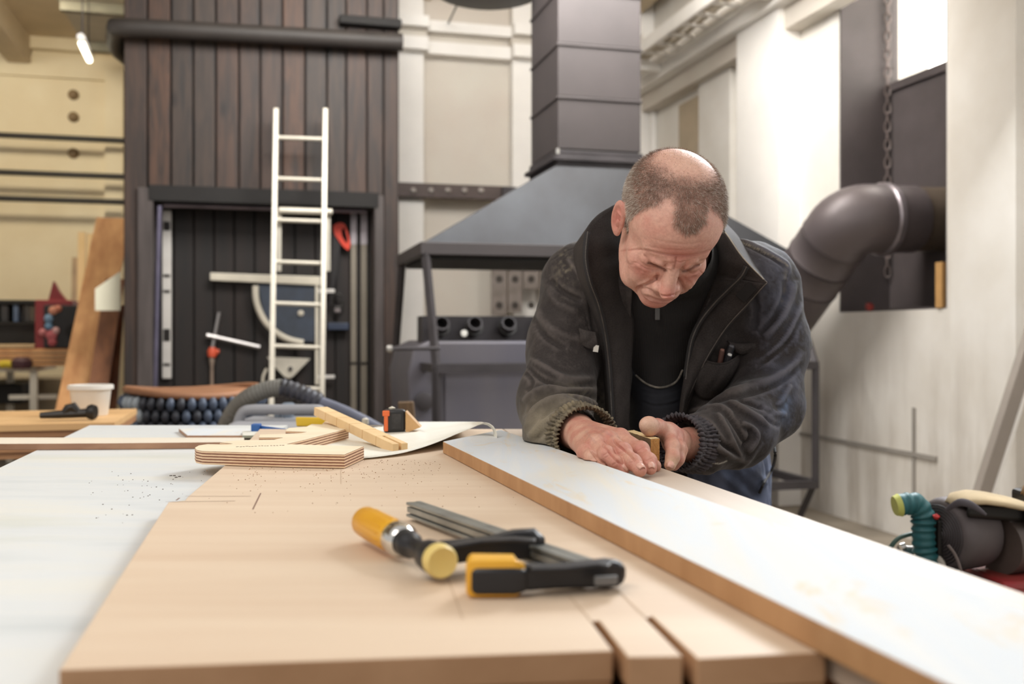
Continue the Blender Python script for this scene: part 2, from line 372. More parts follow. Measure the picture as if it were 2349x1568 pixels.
mb = MB(); wbox(mb, a0_+.1, a1_, cb+.12, cb+.30, zt2, za+.05); mb.build('back_plate', M_DARK, fc)
for px in (1012, 1088, 1165, 1245, 1325, 1405, 1485):
    p = onB(px, 745, cb+.05); ax = wl(0, -.85)+Vector((0, 0, .35))
    mb = MB(); mb.lathe([(.030, -.16), (.041, -.10), (.041, .03), (.033, .03), (.033, -.06), (0, -.06)], w3(p), ax, 18, cap=False); s_ = mb.build('socket', M_DARK, fc, smooth=True)
    mb = MB(); mb.lathe([(.05, -.02), (.05, .0), (.041, .0)], w3(p)+Vector((0, 0, -.01)), ax, 18, cap=False); mb.build('collar', M_BLK, s_, smooth=True)
mb = MB(); p = onB(1064, 764, cb+.02); mb.lathe([(.018, 0), (.018, .012), (0, .014)], w3(p), wl(0, -1), 12); mb.build('indicator', mat('white_knob', (225, 223, 216), .4, var=0), fc)
pr = onB(985, 803, HB0-.3); mb = MB(); mb.tube([wl(onB(893, 799, HB0-.34).x, HB0-.36, pr.z+.01), wl(HA0+.02, HB0-.36, pr.z+.01)], .010, 8); q = thing('poker_rod', 'thin steel poker rod laid across the left legs of hood frame', 'rod', wl(HA0-.1, HB0-.36, pr.z), ANG)
mb.build('shaft', M_DARK, q, smooth=True); mb = MB(); mb.lathe([(0, -.02), (.018, -.012), (.018, .012), (0, .02)], wl(onB(893, 799, HB0-.34).x, HB0-.36, pr.z+.01), (1, 0, 0), 10); mb.build('rod_end', mat('bright_steel', (200, 198, 194), .25, .9), q)

# --- drilled flat bars hanging on the back wall, and the long bolted rail
M_BAR = mat('flat_bar', (150, 140, 134), .5, .35, var=.15, vs_=8, c2=(120, 110, 102))
M_HOLE = mat('hole', (60, 54, 48), .7, var=0)
bx = [(1128, 1162, 723, 'first'), (1166, 1197, 716, 'second'), (1201, 1236, 662, 'third'), (1240, 1275, 730, 'fourth')]
for px0, px1, yb, o_ in bx:
    b = BB-.30; p0 = onB(px0, yb, b); p1 = onB(px1, 560, b)
    t = thing('drilled_flat_bar', f'{o_} from the left of the drilled steel flat bars hanging behind the hood', 'steel bar', wl((p0.x+p1.x)/2, b, p0.z), ANG, 'drilled flat bars behind the hood')
    mb = MB(); wbox(mb, p0.x, p1.x, b, b+.02, p0.z, p1.z+.1); mb.build('bar', M_BAR, t, bevel=.003)
    for yy in (640, 700):
        q = onB((px0+px1)/2, yy, b); mb = MB(); mb.lathe([(.03, 0), (.03, .006), (0, .006)], w3(q), wl(0, -1), 12); mb.build('hole', M_HOLE, t)
    mb = MB(); wbox(mb, (p0.x+p1.x)/2-.01, (p0.x+p1.x)/2+.01, b+.02, BB, p1.z, p1.z+.02); mb.build('hook', M_DARK, t)
p = onB(1030, 438, BB-.16); zr0, zr1 = onB(1030, 454, BB-.2).z, onB(1030, 422, BB-.2).z
rl = thing('bolted_wall_rail', 'dark steel rail with bolt heads fixed along the white back wall', 'rail', wl(p.x, BB-.2, zr0), ANG)
mb = MB(); wbox(mb, .95, onB(1170, 440, BB-.2).x, BB-.2, BB-.13, zr0, zr1); mb.build('rail', mat('rail_brown', (82, 70, 66), .55, .2), rl, bevel=.004)
mb = MB(); q = onB(1150, 440, BB-.2).x; wbox(mb, q, q+.12, BB-.25, BB-.13, zr0-.01, zr1-.01); mb.build('rail_end', M_DARK, rl)
for px in (948, 989, 1028, 1066, 1104):
    q = onB(px, 437, BB-.2); mb = MB(); mb.lathe([(.024, 0), (.024, .01), (.014, .014), (.014, .028), (0, .028)], w3(q), wl(0, -1), 10); mb.build('bolt', mat('bolt_grey', (150, 142, 136), .4, .5), rl)
p = onB(1120, -6, BB-2.2); lamp = thing('round_ceiling_lamp', 'dark round hanging lamp cut off by the top edge left of duct', 'lamp', w3(p))
mb = MB(); mb.lathe([(.0, .03), (.30, .02), (.33, -.0), (.30, -.012), (0, -.012)], w3(p)+Vector((0, 0, .03)), (0, 0, 1), 28); mb.build('shade', M_BLK, lamp, smooth=True)
q = onB(1052, 4, BB-1.0); mb = MB(); mb.tube([w3(q)+Vector((0, 0, .3)), w3(q), w3(onB(1028, 55, BB-.1))], .008, 6); mb.tube([w3(q)+Vector((0, 0, .06)), w3(q)-Vector((0, 0, .01))], .03, 8); tag(mb.build('hanging_cable', M_BLK), 'thin dark cable dropping diagonally beside the round lamp', 'cable')

# --- round duct with elbow going into the wall niche
pd = thing('extraction_pipe', 'grey round ducting elbow running into the dark wall niche', 'duct')
M_RD = mat('round_duct', (94, 86, 87), .45, .25, var=.1, vs_=3, c2=(98, 89, 90))
R_ = .190
A = w3(onR(1745, 795, 3.02)); B = wl(3.12, 4.72, onR(1960, 500, 3.12).z); Cc = wl(AR+NR, 4.72, B.z+.02)
pd.location = B
dirAB = (B-A).normalized()
segs = [(A-dirAB*.35, B-dirAB*.46), (B-dirAB*.45, B-dirAB*.30), (B-dirAB*.29, B-dirAB*.15)]
for p0, p1 in segs:
    mb = MB(); mb.tube([p0, p0+(p1-p0)*.04, p1-(p1-p0)*.04, p1], [R_+.004, R_, R_, R_+.004], 28); mb.build('pipe_section', M_RD, pd, smooth=True)
d2 = (Cc-B).normalized()
arc = [B-dirAB*.15, B-dirAB*.05+d2*.01, B+d2*.08+dirAB*.0, B+d2*.20]
mb = MB(); mb.tube(catmull(arc, 5), R_, 28); mb.build('elbow', M_RD, pd, smooth=True)
mb = MB(); mb.tube([B+d2*.19, B+d2*.20, B+d2*.23, B+d2*.24], [R_, R_+.012, R_+.012, R_], 28); mb.build('clamp_ring', mat('bright_ring', (160, 152, 156), .3, .7), pd, smooth=True)
mb = MB(); mb.tube([B+d2*.24, B+d2*.40], R_-.003, 28); mb.build('pipe_section', M_RD, pd, smooth=True)
mb = MB(); mb.tube([B+d2*.40, Cc], R_-.012, 28); mb.build('wall_sleeve', mat('sleeve_brown', (92, 80, 68), .7, var=.1), pd, smooth=True)
q = onR(1960, 712, AR-.0); mb = MB(); pts = [wl(AR+.03+.05*math.cos(t), q.y-.02-.16*(t/3.0), zb+.02+.015*math.sin(t)) for t in np.linspace(0, 3, 8)]
mb.tube(pts, .02, 8); tag(mb.build('red_strap', mat('strap_red', (150, 50, 45), .6), None, smooth=True), 'small red strap lying on the sill of the dark niche', 'strap')
q = onR(2166, 640, AR+.02); mb = MB(); wbox(mb, AR-.01, AR+.05, q.y-.02, q.y+.03, onR(2166, 705, AR).z, onR(2166, 600, AR).z); tag(mb.build('wooden_batten', mat('batten_wood', (196, 152, 96), .6)), 'short upright wooden batten at the right edge of the niche', 'batten')

# --- white post leaning on the right wall
lp = thing('leaning_post', 'long white painted post leaning on the wall at the right edge', 'post')
p0 = w3(onR(2215, 1250, AR-.55)); p1 = w3(onR(2385, 720, AR-.30)); d = (p1-p0).normalized(); p0 = p0-d*(p0.z/d.z); p2 = p1+d*.9; lp.location = p0
side = d.cross(Vector((0, 1, 0))).normalized(); fr = side.cross(d).normalized(); mb = MB()
q = [side*-.030+fr*-.03, side*.030+fr*-.03, side*.030+fr*.03, side*-.030+fr*.03]; mb.hexa([p0+x for x in q], [p2+x for x in q]); mb.build('post_body', mat('post_paint', (150, 140, 130), .55, var=.05), lp, bevel=.006)
mb = MB(); q = [side*-.036+fr*-.034, side*-.022+fr*-.034, side*-.022+fr*.02, side*-.036+fr*.02]; mb.hexa([p0+x for x in q], [p2+x for x in q]); mb.build('edge_strip', M_PIL, lp)

# ================================================================ DARK TIMBER KIOSK with ladder and tools
KB = 7.087
def kp(px, py, b=KB): return onB(px, py, b)
M_PLK = []
for i, (c, c2) in enumerate((((62, 46, 38), (30, 26, 25)), ((67, 48, 38), (33, 27, 25)), ((57, 45, 38), (29, 26, 25)), ((74, 51, 38), (34, 28, 25)))):
    n = NT(f'dark_plank_{i}'); v = n.coord((9, 9, .9)); f = n.noise(v, 2.2+i*.3, 6, .62, .6)
    kn = n.node('ShaderNodeTexVoronoi'); n.link(n.coord((3.0, 3.0, 1.3)), kn.inputs['Vector']); kn.inputs['Scale'].default_value = 1.6
    r1 = n.ramp(f, [(.30, srgb(c2)), (.58, srgb(c)), (.80, tuple(q*1.35 for q in srgb(c)[:3])+(1,))])
    r2 = n.ramp(kn.outputs['Distance'], [(.06, (.25, .22, .2)), (.16, (1, 1, 1))])
    n.col(n.mix(.85, r1, r2, 'MULTIPLY')); n.set(Roughness=.6); n.bump(f, .3, .004); M_PLK.append(n.m)
M_POST = mat('kiosk_post', (80, 72, 70), .6, var=.2, vs_=4, stretch=(6, 6, .6), c2=(60, 53, 51))
ki = thing('timber_kiosk', 'tall dark stained timber cabin wall with recessed doorway and ladder', 'cabin', wl(kp(600, 500).x, KB+.5, 0), ANG)
KA0, KA1 = kp(283, 500).x, kp(916, 500).x; ZD = kp(600, 440).z
xs = [283, 338, 392, 443, 495, 548, 597, 648, 700, 750, 794, 842, 880, 916]
for i in range(len(xs)-1):
    a0, a1 = kp(xs[i], 500).x, kp(xs[i+1], 500).x; mb = MB(); full = (i == 0 or i == len(xs)-2)
    wbox(mb, a0+.006, a1-.006, KB, KB+.03, ZD-.02 if not full else 0, 3.9); mb.build('plank', M_PLK[(i*7+i//3) % 4], ki, bevel=.005)
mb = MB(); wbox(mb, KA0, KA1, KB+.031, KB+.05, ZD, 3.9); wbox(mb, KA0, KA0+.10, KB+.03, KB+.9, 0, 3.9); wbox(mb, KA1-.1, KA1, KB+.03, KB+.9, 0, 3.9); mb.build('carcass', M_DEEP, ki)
dl, dr = kp(352, 600).x, kp(858, 600).x
for a0, a1 in ((kp(316, 600).x, dl), (dr, kp(880, 600).x)):
    mb = MB(); wbox(mb, a0, a1, KB-.03, KB+.25, 0, ZD+.0); mb.build('door_post', M_POST, ki, bevel=.006)
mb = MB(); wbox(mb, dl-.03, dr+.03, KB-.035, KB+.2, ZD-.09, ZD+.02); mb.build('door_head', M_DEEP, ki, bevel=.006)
mb = MB(); mb.tube([wl(kp(366, 470).x, KB-.0, ZD-.12), wl(kp(352, 460).x, KB-.0, .3)], .018, 8); mb.build('door_track', mat('track_metal', (112, 108, 128), .35, .6), ki, smooth=True)
mb = MB(); mb.tube([wl(dl+.06, KB+.04, ZD-.11), wl(dr-.05, KB+.04, ZD-.11)], .015, 8); mb.build('door_track', mat('rod_grey', (128, 118, 124), .35, .6), ki, smooth=True)
KI = KB+.30                                                          # recessed board wall inside the doorway
xs2 = list(np.linspace(352, 862, 12))
for i in range(11):
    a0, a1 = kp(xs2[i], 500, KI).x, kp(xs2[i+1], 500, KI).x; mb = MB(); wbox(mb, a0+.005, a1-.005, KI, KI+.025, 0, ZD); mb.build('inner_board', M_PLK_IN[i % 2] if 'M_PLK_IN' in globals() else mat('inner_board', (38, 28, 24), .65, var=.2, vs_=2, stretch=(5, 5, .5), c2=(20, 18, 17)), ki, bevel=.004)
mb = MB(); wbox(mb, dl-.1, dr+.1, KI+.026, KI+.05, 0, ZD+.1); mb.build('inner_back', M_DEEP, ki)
# dark round gutter pipe across the front
gp = [wl(kp(272, 150).x+.0, KB+.5, kp(290, 70).z-.05), wl(kp(256, 90).x, KB+.25, kp(256, 75).z-.02), wl(kp(262, 72).x+.02, KB-.02, kp(262, 72).z), wl(kp(300, 72).x, KB-.10, kp(300, 74).z), wl(kp(600, 88).x, KB-.10, kp(600, 89).z), wl(kp(918, 108).x, KB-.10, kp(918, 106).z)]
mb = MB(); mb.tube(catmull(gp, 5), .062, 16); tag(mb.build('gutter_pipe', mat('gutter_dark', (50, 45, 42), .6, .0, var=.1), None, smooth=True), 'thick dark pipe running across the front of dark timber cabin', 'pipe')
mb = MB(); a0, a1 = kp(776, 50).x, kp(918, 60).x; wbox(mb, a0, a1, KB-.09, KB-.001, kp(850, 66).z, kp(850, 46).z); tag(mb.build('short_dark_beam', M_DEEP, None, bevel=.012), 'short dark beam above the pipe at the cabin top right', 'beam')

# --- ladder
M_LAD = mat('ladder_aluminium', (200, 194, 180), .4, .25, var=.06)
LB0, LB1 = KB-.75, KB-.15
lad = thing('aluminium_ladder', 'white aluminium ladder leaning on the dark timber cabin', 'ladder')
def lpt(px, py, s=0): 
    t = min(1, max(0, (py-250)/(1000-250))); b = LB1+(LB0-LB1)*t; return w3(kp(px, py, b))
bl, br = lpt(624, 960), lpt(737, 960); lad.location = (bl+br)/2; lad.location.z = 0
for (x0, x1) in ((633, 622), (746, 738)):
    top, bot = lpt(x0, 252), lpt(x1, 960); d = (bot-top).normalized(); bot = bot+d*((bot.z)/abs(d.z)); mb = MB()
    sx = wl(1, 0).normalized()*.0165; sy = d.cross(sx).normalized()*.030
    mb.hexa([bot-sx-sy, bot+sx-sy, bot+sx+sy, bot-sx+sy], [top-sx-sy, top+sx-sy, top+sx+sy, top-sx+sy]); mb.build('stile', M_LAD, lad, bevel=.004)
    mb = MB(); mb.hexa([bot-sx*1.2-sy*1.1, bot+sx*1.2-sy*1.1, bot+sx*1.2+sy*1.1, bot-sx*1.2+sy*1.1], [bot-d*.06-sx*1.2-sy*1.1, bot-d*.06+sx*1.2-sy*1.1, bot-d*.06+sx*1.2+sy*1.1, bot-d*.06-sx*1.2+sy*1.1]); mb.build('foot', M_BLK, lad)
for y in (317, 411, 506, 602, 697, 795, 890):
    t = (y-252)/708; xl = 633-11*t; xr = 746-8*t; mb = MB(); mb.tube([lpt(xl+2, y-2), lpt(xr-2, y+2)], .0145, 10); mb.build('rung', M_LAD, lad, smooth=True)
mb = MB(); mb.tube([lpt(640, 482), lpt(762, 486)], .022, 10); mb.build('top_bar', M_LAD, lad, smooth=True)
for x0, x1 in ((640, 640), (752, 750)):
    mb = MB(); wbox(mb, 0, .01, 0, .01, 0, .01); mb = MB(); a = kp(x0, 490, KB-.28).x; wbox(mb, a-.014, a+.014, KB-.32, KB-.26, kp(x0, 622, KB-.28).z, kp(x0, 484, KB-.28).z); mb.build('sliding_section', M_LAD, lad)

# --- tools hanging inside the doorway
KT = KI-.035
def tb(mb, x0, y0, x1, y1, th=.03, b=KT):
    p, q = kp(x0, y1, b), kp(x1, y0, b); return wbox(mb, p.x, q.x, b, b+th, p.z, q.z)
M_WHT = mat('tool_white', (214, 210, 204), .4, .2, var=.05)
sl = thing('spirit_level', 'long white spirit level hanging upright left inside the dark doorway', 'spirit level', w3(kp(383, 680, KT)), ANG)
mb = MB(); tb(mb, 372, 482, 393, 868); mb.build('rail_body', M_WHT, sl, bevel=.004)
for y, h in ((518, 10), (632, 3), (668, 3), (768, 14), (836, 3)):
    mb = MB(); tb(mb, 375, y-h, 390, y+h, .004, KT-.0045); mb.build('slot', M_BLK, sl)
sq = thing('quadrant_guard', 'white arm and quarter-circle tube frame around dark blue panel', 'tool frame', w3(kp(640, 640, KT-.03)), ANG)
M_BON = mat('bone_white', (214, 207, 190), .5, var=.06)
mb = MB(); b = KT-.05; p, q = kp(482, 628, b), kp(735, 637, b); mb.hexa([wl(p.x, b, p.z-.045), wl(q.x, b, q.z-.055), wl(q.x, b+.03, q.z-.055), wl(p.x, b+.03, p.z-.045)], [wl(p.x, b, p.z+.01), wl(q.x, b, q.z+.01), wl(q.x, b+.03, q.z+.01), wl(p.x, b+.03, p.z+.01)]); mb.build('arm', M_BON, sq, bevel=.005)
mb = MB(); arc = [kp(x, y, b) for x, y in ((586, 655), (587, 685), (596, 715), (612, 742), (636, 764), (662, 778), (696, 786))]; mb.tube(catmull([w3(p) for p in arc], 4), .024, 10); mb.build('quarter_arc', M_BON, sq, smooth=True)
mb = MB(); pts = [(592, 652), (730, 652), (730, 785), (690, 782), (655, 772), (625, 750), (603, 715)]; mb.prism([w3(kp(x, y, KT-.02)) for x, y in pts], wl(0, .012)); mb.build('blue_panel', mat('panel_blue', (66, 76, 92), .5, var=.12, c2=(54, 58, 66)), sq)
mb = MB(); mb.lathe([(.022, 0), (.022, .012), (.012, .02), (0, .02)], w3(kp(690, 718, KT-.021)), wl(0, -1), 14); mb.build('knob', M_BON, sq, smooth=True)
mb = MB(); tb(mb, 723, 652, 731, 882, .02, KT-.04); mb.build('upright', M_BON, sq, bevel=.003)
for y in (667, 864):
    mb = MB(); tb(mb, 728, y-4, 768, y+4, .02, KT-.04); mb.build('peg', M_WHT, sq, bevel=.003)
gs = thing('white_trowel', 'pale triangular plate hanging point down behind the ladder', 'trowel', w3(kp(665, 840, KT)), ANG)
mb = MB(); mb.prism([w3(kp(x, y, KT-.03)) for x, y in ((612, 818), (712, 822), (672, 864), (662, 868), (652, 864), (622, 832))], wl(0, .008)); mb.build('blade', mat('trowel_white', (192, 186, 172), .5, var=.15), gs, bevel=.002)
mb = MB(); mb.lathe([(.016, 0), (.016, .014), (0, .018)], w3(kp(666, 845, KT-.03)), wl(0, -1), 12); mb.build('knob', M_DARK, gs)
mb = MB(); mb.tube(catmull([w3(kp(x, y, KT-.02)) for x, y in ((612, 845), (604, 862), (603, 880), (607, 897))], 4), .01, 8); tag(mb.build('wire_hook', M_BON, None, smooth=True), 'thin curved white wire left of the hanging trowel', 'wire')
cl = thing('hanging_clamp', 'steel bar clamp with orange grip hanging in the dark doorway', 'clamp', w3(kp(490, 780, KT)), ANG)
M_ST = mat('clamp_steel', (168, 164, 162), .35, .7, var=.08)
mb = MB(); mb.tube([w3(kp(503, 716, KT)), w3(kp(487, 800, KT))], .013, 6); mb.build('bar', M_ST, cl)
mb = MB(); mb.tube([w3(kp(474, 769, KT-.01)), w3(kp(500, 774, KT-.01)), w3(kp(596, 796, KT-.01))], [.019, .015, .017], 8); mb.build('jaw', M_ST, cl, smooth=True)
mb = MB(); mb.tube([w3(kp(487, 796, KT)), w3(kp(487, 806, KT)), w3(kp(486, 818, KT))], [.022, .036, .030], 10); mb.tube([w3(kp(487, 805, KT)), w3(kp(503, 806, KT))], .016, 8); mb.build('grip', mat('grip_orange', (214, 88, 56), .5, var=.08), cl, smooth=True)
mb = MB(); mb.lathe([(.016, 0), (.02, .02), (.016, .05), (.012, .07), (.014, .22), (.01, .24)], w3(kp(486, 818, KT)), (0, 0, -1), 12); mb.build('handle', mat('handle_wood', (142, 124, 110), .5), cl, smooth=True)
ss = thing('orange_saw', 'orange handsaw handle hanging right of the ladder', 'saw', w3(kp(785, 540, KT)), ANG)
out = [(763, 518), (775, 511), (788, 509), (798, 530), (804, 556), (803, 573), (796, 575), (782, 558), (768, 538)]; hole = [(783, 524), (790, 522), (797, 545), (798, 558), (792, 556), (784, 540)]
n_ = len(out); mb = MB(); O3 = [w3(kp(x, y, KT-.04)) for x, y in out]; cx, cy = 788, 540
def rs(poly, m):
    L = []; 
    for k in range(m):
        th = 2*math.pi*k/m; dx, dy = math.cos(th), math.sin(th); best = None
        for i in range(len(poly)):
            (x1, y1), (x2, y2) = poly[i], poly[(i+1) % len(poly)]; ex, ey = x2-x1, y2-y1; den = dx*ey-dy*ex
            if abs(den) < 1e-9: continue
            t = ((x1-cx)*ey-(y1-cy)*ex)/den; u = ((x1-cx)*dy-(y1-cy)*dx)/den
            if t > 0 and -1e-6 <= u <= 1+1e-6 and (best is None or t > best): best = t
        L.append((cx+dx*(best or 3), cy+dy*(best or 3)))
    return L
cx, cy = 790, 540
Ro, Ri = rs(out, 24), rs(hole, 24)
vs_ = [w3(kp(x, y, KT-.04)) for x, y in Ro]+[w3(kp(x, y, KT-.04)) for x, y in Ri]; vs_ += [v+wl(0, .03) for v in vs_]
fs_ = []
for k in range(24):
    j = (k+1) % 24; fs_ += [(k, j, 24+j, 24+k), (48+k, 72+k, 72+j, 48+j), (k, 48+k, 48+j, j), (24+k, 24+j, 72+j, 72+k)]
mb.add(vs_, fs_); mb.build('handle', mat('saw_orange', (222, 66, 40), .45, var=.05), ss)
mb = MB(); mb.prism([w3(kp(x, y, KT-.025)) for x, y in ((764, 520), (782, 556), (762, 700), (756, 700))], wl(0, .003)); mb.build('blade', mat('saw_blade', (54, 52, 52), .35, .5), ss)
for i, (x0, x1, w_) in enumerate(((805, 818, 'left'), (828, 842, 'right'))):
    t = thing('long_guide_rail', f'{w_} one of the two long metal rails standing right in the doorway', 'rail', w3(kp((x0+x1)/2, 960, KT)), ANG, 'long rails in the doorway')
    mb = MB(); b = KT-.02; p, q = kp(x0, 980, b), kp(x1, 486, b); wbox(mb, p.x, q.x, b, b+.04, .02, q.z); mb.build('rail_body', mat('rail_alu', (150, 142, 130), .45, .4, var=.12, vs_=1.5, stretch=(1, 1, .6), c2=(120, 112, 98)), t, bevel=.003)
    mb = MB(); p, q = kp(x0, 560, b), kp(x1, 486, b); wbox(mb, p.x-.001, q.x+.001, b-.002, b+.04, p.z, q.z+.002); mb.build('end_sleeve', mat('rail_pale', (176, 168, 172), .4, .4), t)
    mb = MB(); p, q = kp(x0, 836, b), kp(x1, 830, b); wbox(mb, p.x-.002, q.x+.002, b-.004, b+.04, p.z, q.z); mb.build('joint', M_BLK, t)
q = thing('hanging_cord_tool', 'small dark tool with coiled cord hanging right of the ladder', 'tool', w3(kp(775, 690, KT)), ANG)
mb = MB(); mb.tube([w3(kp(775+12*math.cos(t), 690+16*math.sin(t), KT-.03)) for t in np.linspace(0, 5.6, 18)], .009, 6); mb.build('coil', M_BLK, q, smooth=True)
mb = MB(); tb(mb, 768, 706, 781, 716, .03, KT-.035); mb.build('plug', mat('plug_grey', (120, 112, 112), .5), q, bevel=.004)
mb = MB(); tb(mb, 752, 740, 800, 756, .05, KT-.05); tag(mb.build('blue_box_level', mat('level_blue', (46, 56, 76), .5), None, bevel=.004), 'small dark blue level hanging right of the ladder', 'level')
# ================================================================ LEFT CORNER
M_TIM = [mat('timber_honey', (222, 168, 112), .55, var=.12, vs_=3, stretch=(4, 4, .5), c2=(190, 134, 84)), mat('timber_brown', (150, 98, 64), .55, var=.14, vs_=3, stretch=(4, 4, .5), c2=(112, 70, 48)), mat('timber_pale', (200, 172, 132), .6, var=.08, vs_=3, stretch=(4, 4, .5), c2=(196, 168, 124)), mat('timber_grey', (150, 128, 104), .6, var=.1)]
def lean(label, px, w, m, x0, y0, x1, y1, b0, b1, grp=None, th=.03, cat='board', name='leaning_board', ext=True):
    p, q = w3(onB(x0, y0, b0)), w3(onB(x1, y1, b1)); d = (q-p).normalized()
    if ext: p = p+d*(-(p.z)/d.z)
    mb = MB(); sx = wl(1, 0)*w/2; sy = wl(0, 1)*th/2
    mb.hexa([p-sx-sy, p+sx-sy, p+sx+sy, p-sx+sy], [q-sx-sy, q+sx-sy, q+sx+sy, q-sx+sy])
    o = mb.build(name, m, None, bevel=.003); return tag(o, label, cat, grp)
# fluorescent tube
lf = thing('tube_lamp', 'glowing fluorescent tube hanging under the sloping ceiling beam', 'lamp')
p0, p1 = w3(onB(187, 100, 6.6)), w3(onB(205, 138, 7.6)); lf.location = (p0+p1)/2
mb = MB(); mb.tube([p0, p1], .020, 12); mb.build('tube', emit('tube_glow', (255, 244, 214), 6.0), lf, smooth=True)
dd = (p1-p0); mb = MB(); up = Vector((0, 0, .032)); mb.tube([p0-dd*.08+up, p1+dd*.08+up], .026, 6); mb.build('housing', M_PIL, lf)
mb = MB()
for t in (.1, .9): mb.tube([p0+dd*t+up, p0+dd*t+Vector((0, 0, ZC-(p0+dd*t).z))], .004, 5)
mb.build('hanger', M_DARK, lf)
mb = MB(); a = onB(160, 30, 5.6).x; mb.hexa([wl(a-.1, 4.2, ZC-.34), wl(a+.08, 4.2, ZC-.34), wl(a+.08, BF, ZC-.34), wl(a-.1, BF, ZC-.34)], [wl(a-.1, 4.2, ZC), wl(a+.08, 4.2, ZC), wl(a+.08, BF, ZC), wl(a-.1, BF, ZC)]); q = mb.build('trim_beam', mat('beam_cream', (206, 190, 150), .7, var=.05)); q['kind'] = 'structure'
mb = MB(); wbox(mb, -1.62, -.95, 5.6, 10.4, 3.90, 3.98); q = mb.build('trim_mezzanine', mat('mezz_grey', (176, 168, 150), .7, var=.05)); q['kind'] = 'structure'
for b in (8.9, 10.1):
    mb = MB(); wbox(mb, -1.60, -.95, b, b+.08, 3.82, 3.899); q = mb.build('trim_beam', mat('beam_green_grey', (112, 108, 92), .7)); q['kind'] = 'structure'
# timber leaning against the cabin's left side
BL = 7.9
lean('broad honey coloured board leaning steeply beside the cabin, foremost of the leaning timber', 0, .25, M_TIM[0], 180, 900, 262, 500, 7.5, 8.1, 'leaning timber')
lean('reddish brown plank leaning between the broad honey board and the cabin', 0, .13, M_TIM[1], 224, 900, 264, 640, 7.35, 7.75, 'leaning timber')
lean('dark brown plank nearest the cabin post behind the white bucket', 0, .12, M_TIM[1], 250, 900, 266, 700, 7.6, 7.9, 'leaning timber')
lean('narrow pale lath leaning on the cream wall, leftmost of the pale laths', 0, .06, M_TIM[3], 168, 860, 173, 590, 9.6, 10.6, 'pale laths')
lean('tall pale lath on the cream wall, middle of the pale laths', 0, .07, M_TIM[2], 184, 860, 188, 532, 9.4, 10.6, 'pale laths')
lean('grey pale lath on the cream wall, rightmost of the pale laths', 0, .07, M_TIM[2], 200, 860, 209, 536, 9.3, 10.6, 'pale laths')
lean('tall orange board leaning in the corner behind the honey board', 0, .22, M_TIM[0], 205, 880, 246, 548, 8.9, 10.2, 'leaning timber')
mb = MB(); mb.prism([w3(onB(x, y, 7.25)) for x, y in ((218, 662), (276, 622), (276, 712), (218, 712))], wl(0, .004)); tag(mb.build('cream_sheet', mat('sheet_cream', (236, 232, 208), .6, var=.04)), 'pale cream card fixed across the leaning boards', 'card')
# far white trestle with timber stack and red display box
def wb_(mb, x0, y0, x1, y1, b, th): p, q = onB(x0, y1, b), onB(x1, y0, b); return wbox(mb, p.x, q.x, b, b+th, p.z, q.z)
tr = thing('white_trestle', 'white metal trestle table at the far left under timber stack', 'table', w3(onB(60, 900, 8.6)), ANG)
mb = MB(); wb_(mb, -260, 843, 84, 855, 8.5, .8); mb.build('tabletop', M_BON, tr)
for x, b in ((76, 8.5), (22, 9.2), (-250, 8.5)):
    mb = MB(); q = onB(x, 850, b); wbox(mb, q.x-.025, q.x+.025, b, b+.05, 0, q.z); mb.build('leg', M_BON, tr)
mb = MB(); wb_(mb, 20, 904, 130, 916, 8.55, .03); mb.build('stretcher', M_BON, tr)
mb = MB(); wbox(mb, onB(-400, 0, 9.5).x, onB(150, 0, 9.5).x, 9.5, 10.3, 0, onB(50, 870, 9.5).z); tag(mb.build('far_crate', mat('crate_grey', (146, 134, 114), .8, var=.25, vs_=2)), 'large dull beige crate standing behind the white trestle', 'crate')
mb = MB(); wb_(mb, -200, 880, 50, 930, 9.0, .4); tag(mb.build('dark_bin', M_DEEP, None, bevel=.02), 'dark low bin under the white trestle', 'bin')
k = 0
for y0, y1, x1, m in ((833, 842, 150, M_TIM[0]), (822, 832, 158, M_TIM[0]), (811, 821, 160, M_TIM[0]), (799, 810, 158, M_TIM[0]), (790, 798, 78, M_TIM[2])):
    mb = MB(); wb_(mb, -300, y0, x1, y1, 8.42+.01*k, .45); tag(mb.build('stacked_plank', m, None, bevel=.003), ['lowest of the honey planks stacked on the white trestle', 'second plank up in the stack on the white trestle', 'third plank up in the stack on the white trestle', 'fourth plank up, directly under the red display box', 'short pale plank topping the stack left of red box'][k], 'plank', 'planks stacked on the trestle'); k += 1
mb = MB(); p = onB(50, 836, 8.36); mb.lathe([(.06, 0), (.075, .02), (.075, .06), (.04, .09), (0, .09)], w3(p)-Vector((0, 0, .03)), (0, 0, 1), 14); tag(mb.build('flat_cap', mat('cap_maroon', (70, 40, 44), .6), None, smooth=True), 'dark maroon cap lying against the planks on the trestle', 'cap')
mb = MB(); mb.tube([w3(onB(x, y, 8.37)) for x, y in ((0, 836), (12, 834), (28, 836))], .03, 8); tag(mb.build('yellow_glove', mat('glove_yellow', (196, 170, 40), .6), None, smooth=True), 'yellow glove lying left of the maroon cap', 'glove')
rb = thing('red_display_box', 'red display box with peaked top and dark window on planks', 'box', w3(onB(130, 800, 8.5)), ANG)
M_RED = mat('display_red', (138, 40, 42), .5, var=.1)
mb = MB(); wb_(mb, 80, 688, 166, 800, 8.46, .30); mb.build('box_body', M_RED, rb, bevel=.01)
mb = MB(); mb.prism([w3(onB(x, y, 8.5)) for x, y in ((110, 690), (122, 645), (134, 668), (152, 690))], wl(0, .1)); mb.build('peak', M_RED, rb)
mb = MB(); wb_(mb, 100, 700, 180, 798, 8.43, .03); mb.build('dark_front', mat('display_black', (34, 32, 33), .6, var=.1), rb, bevel=.01)
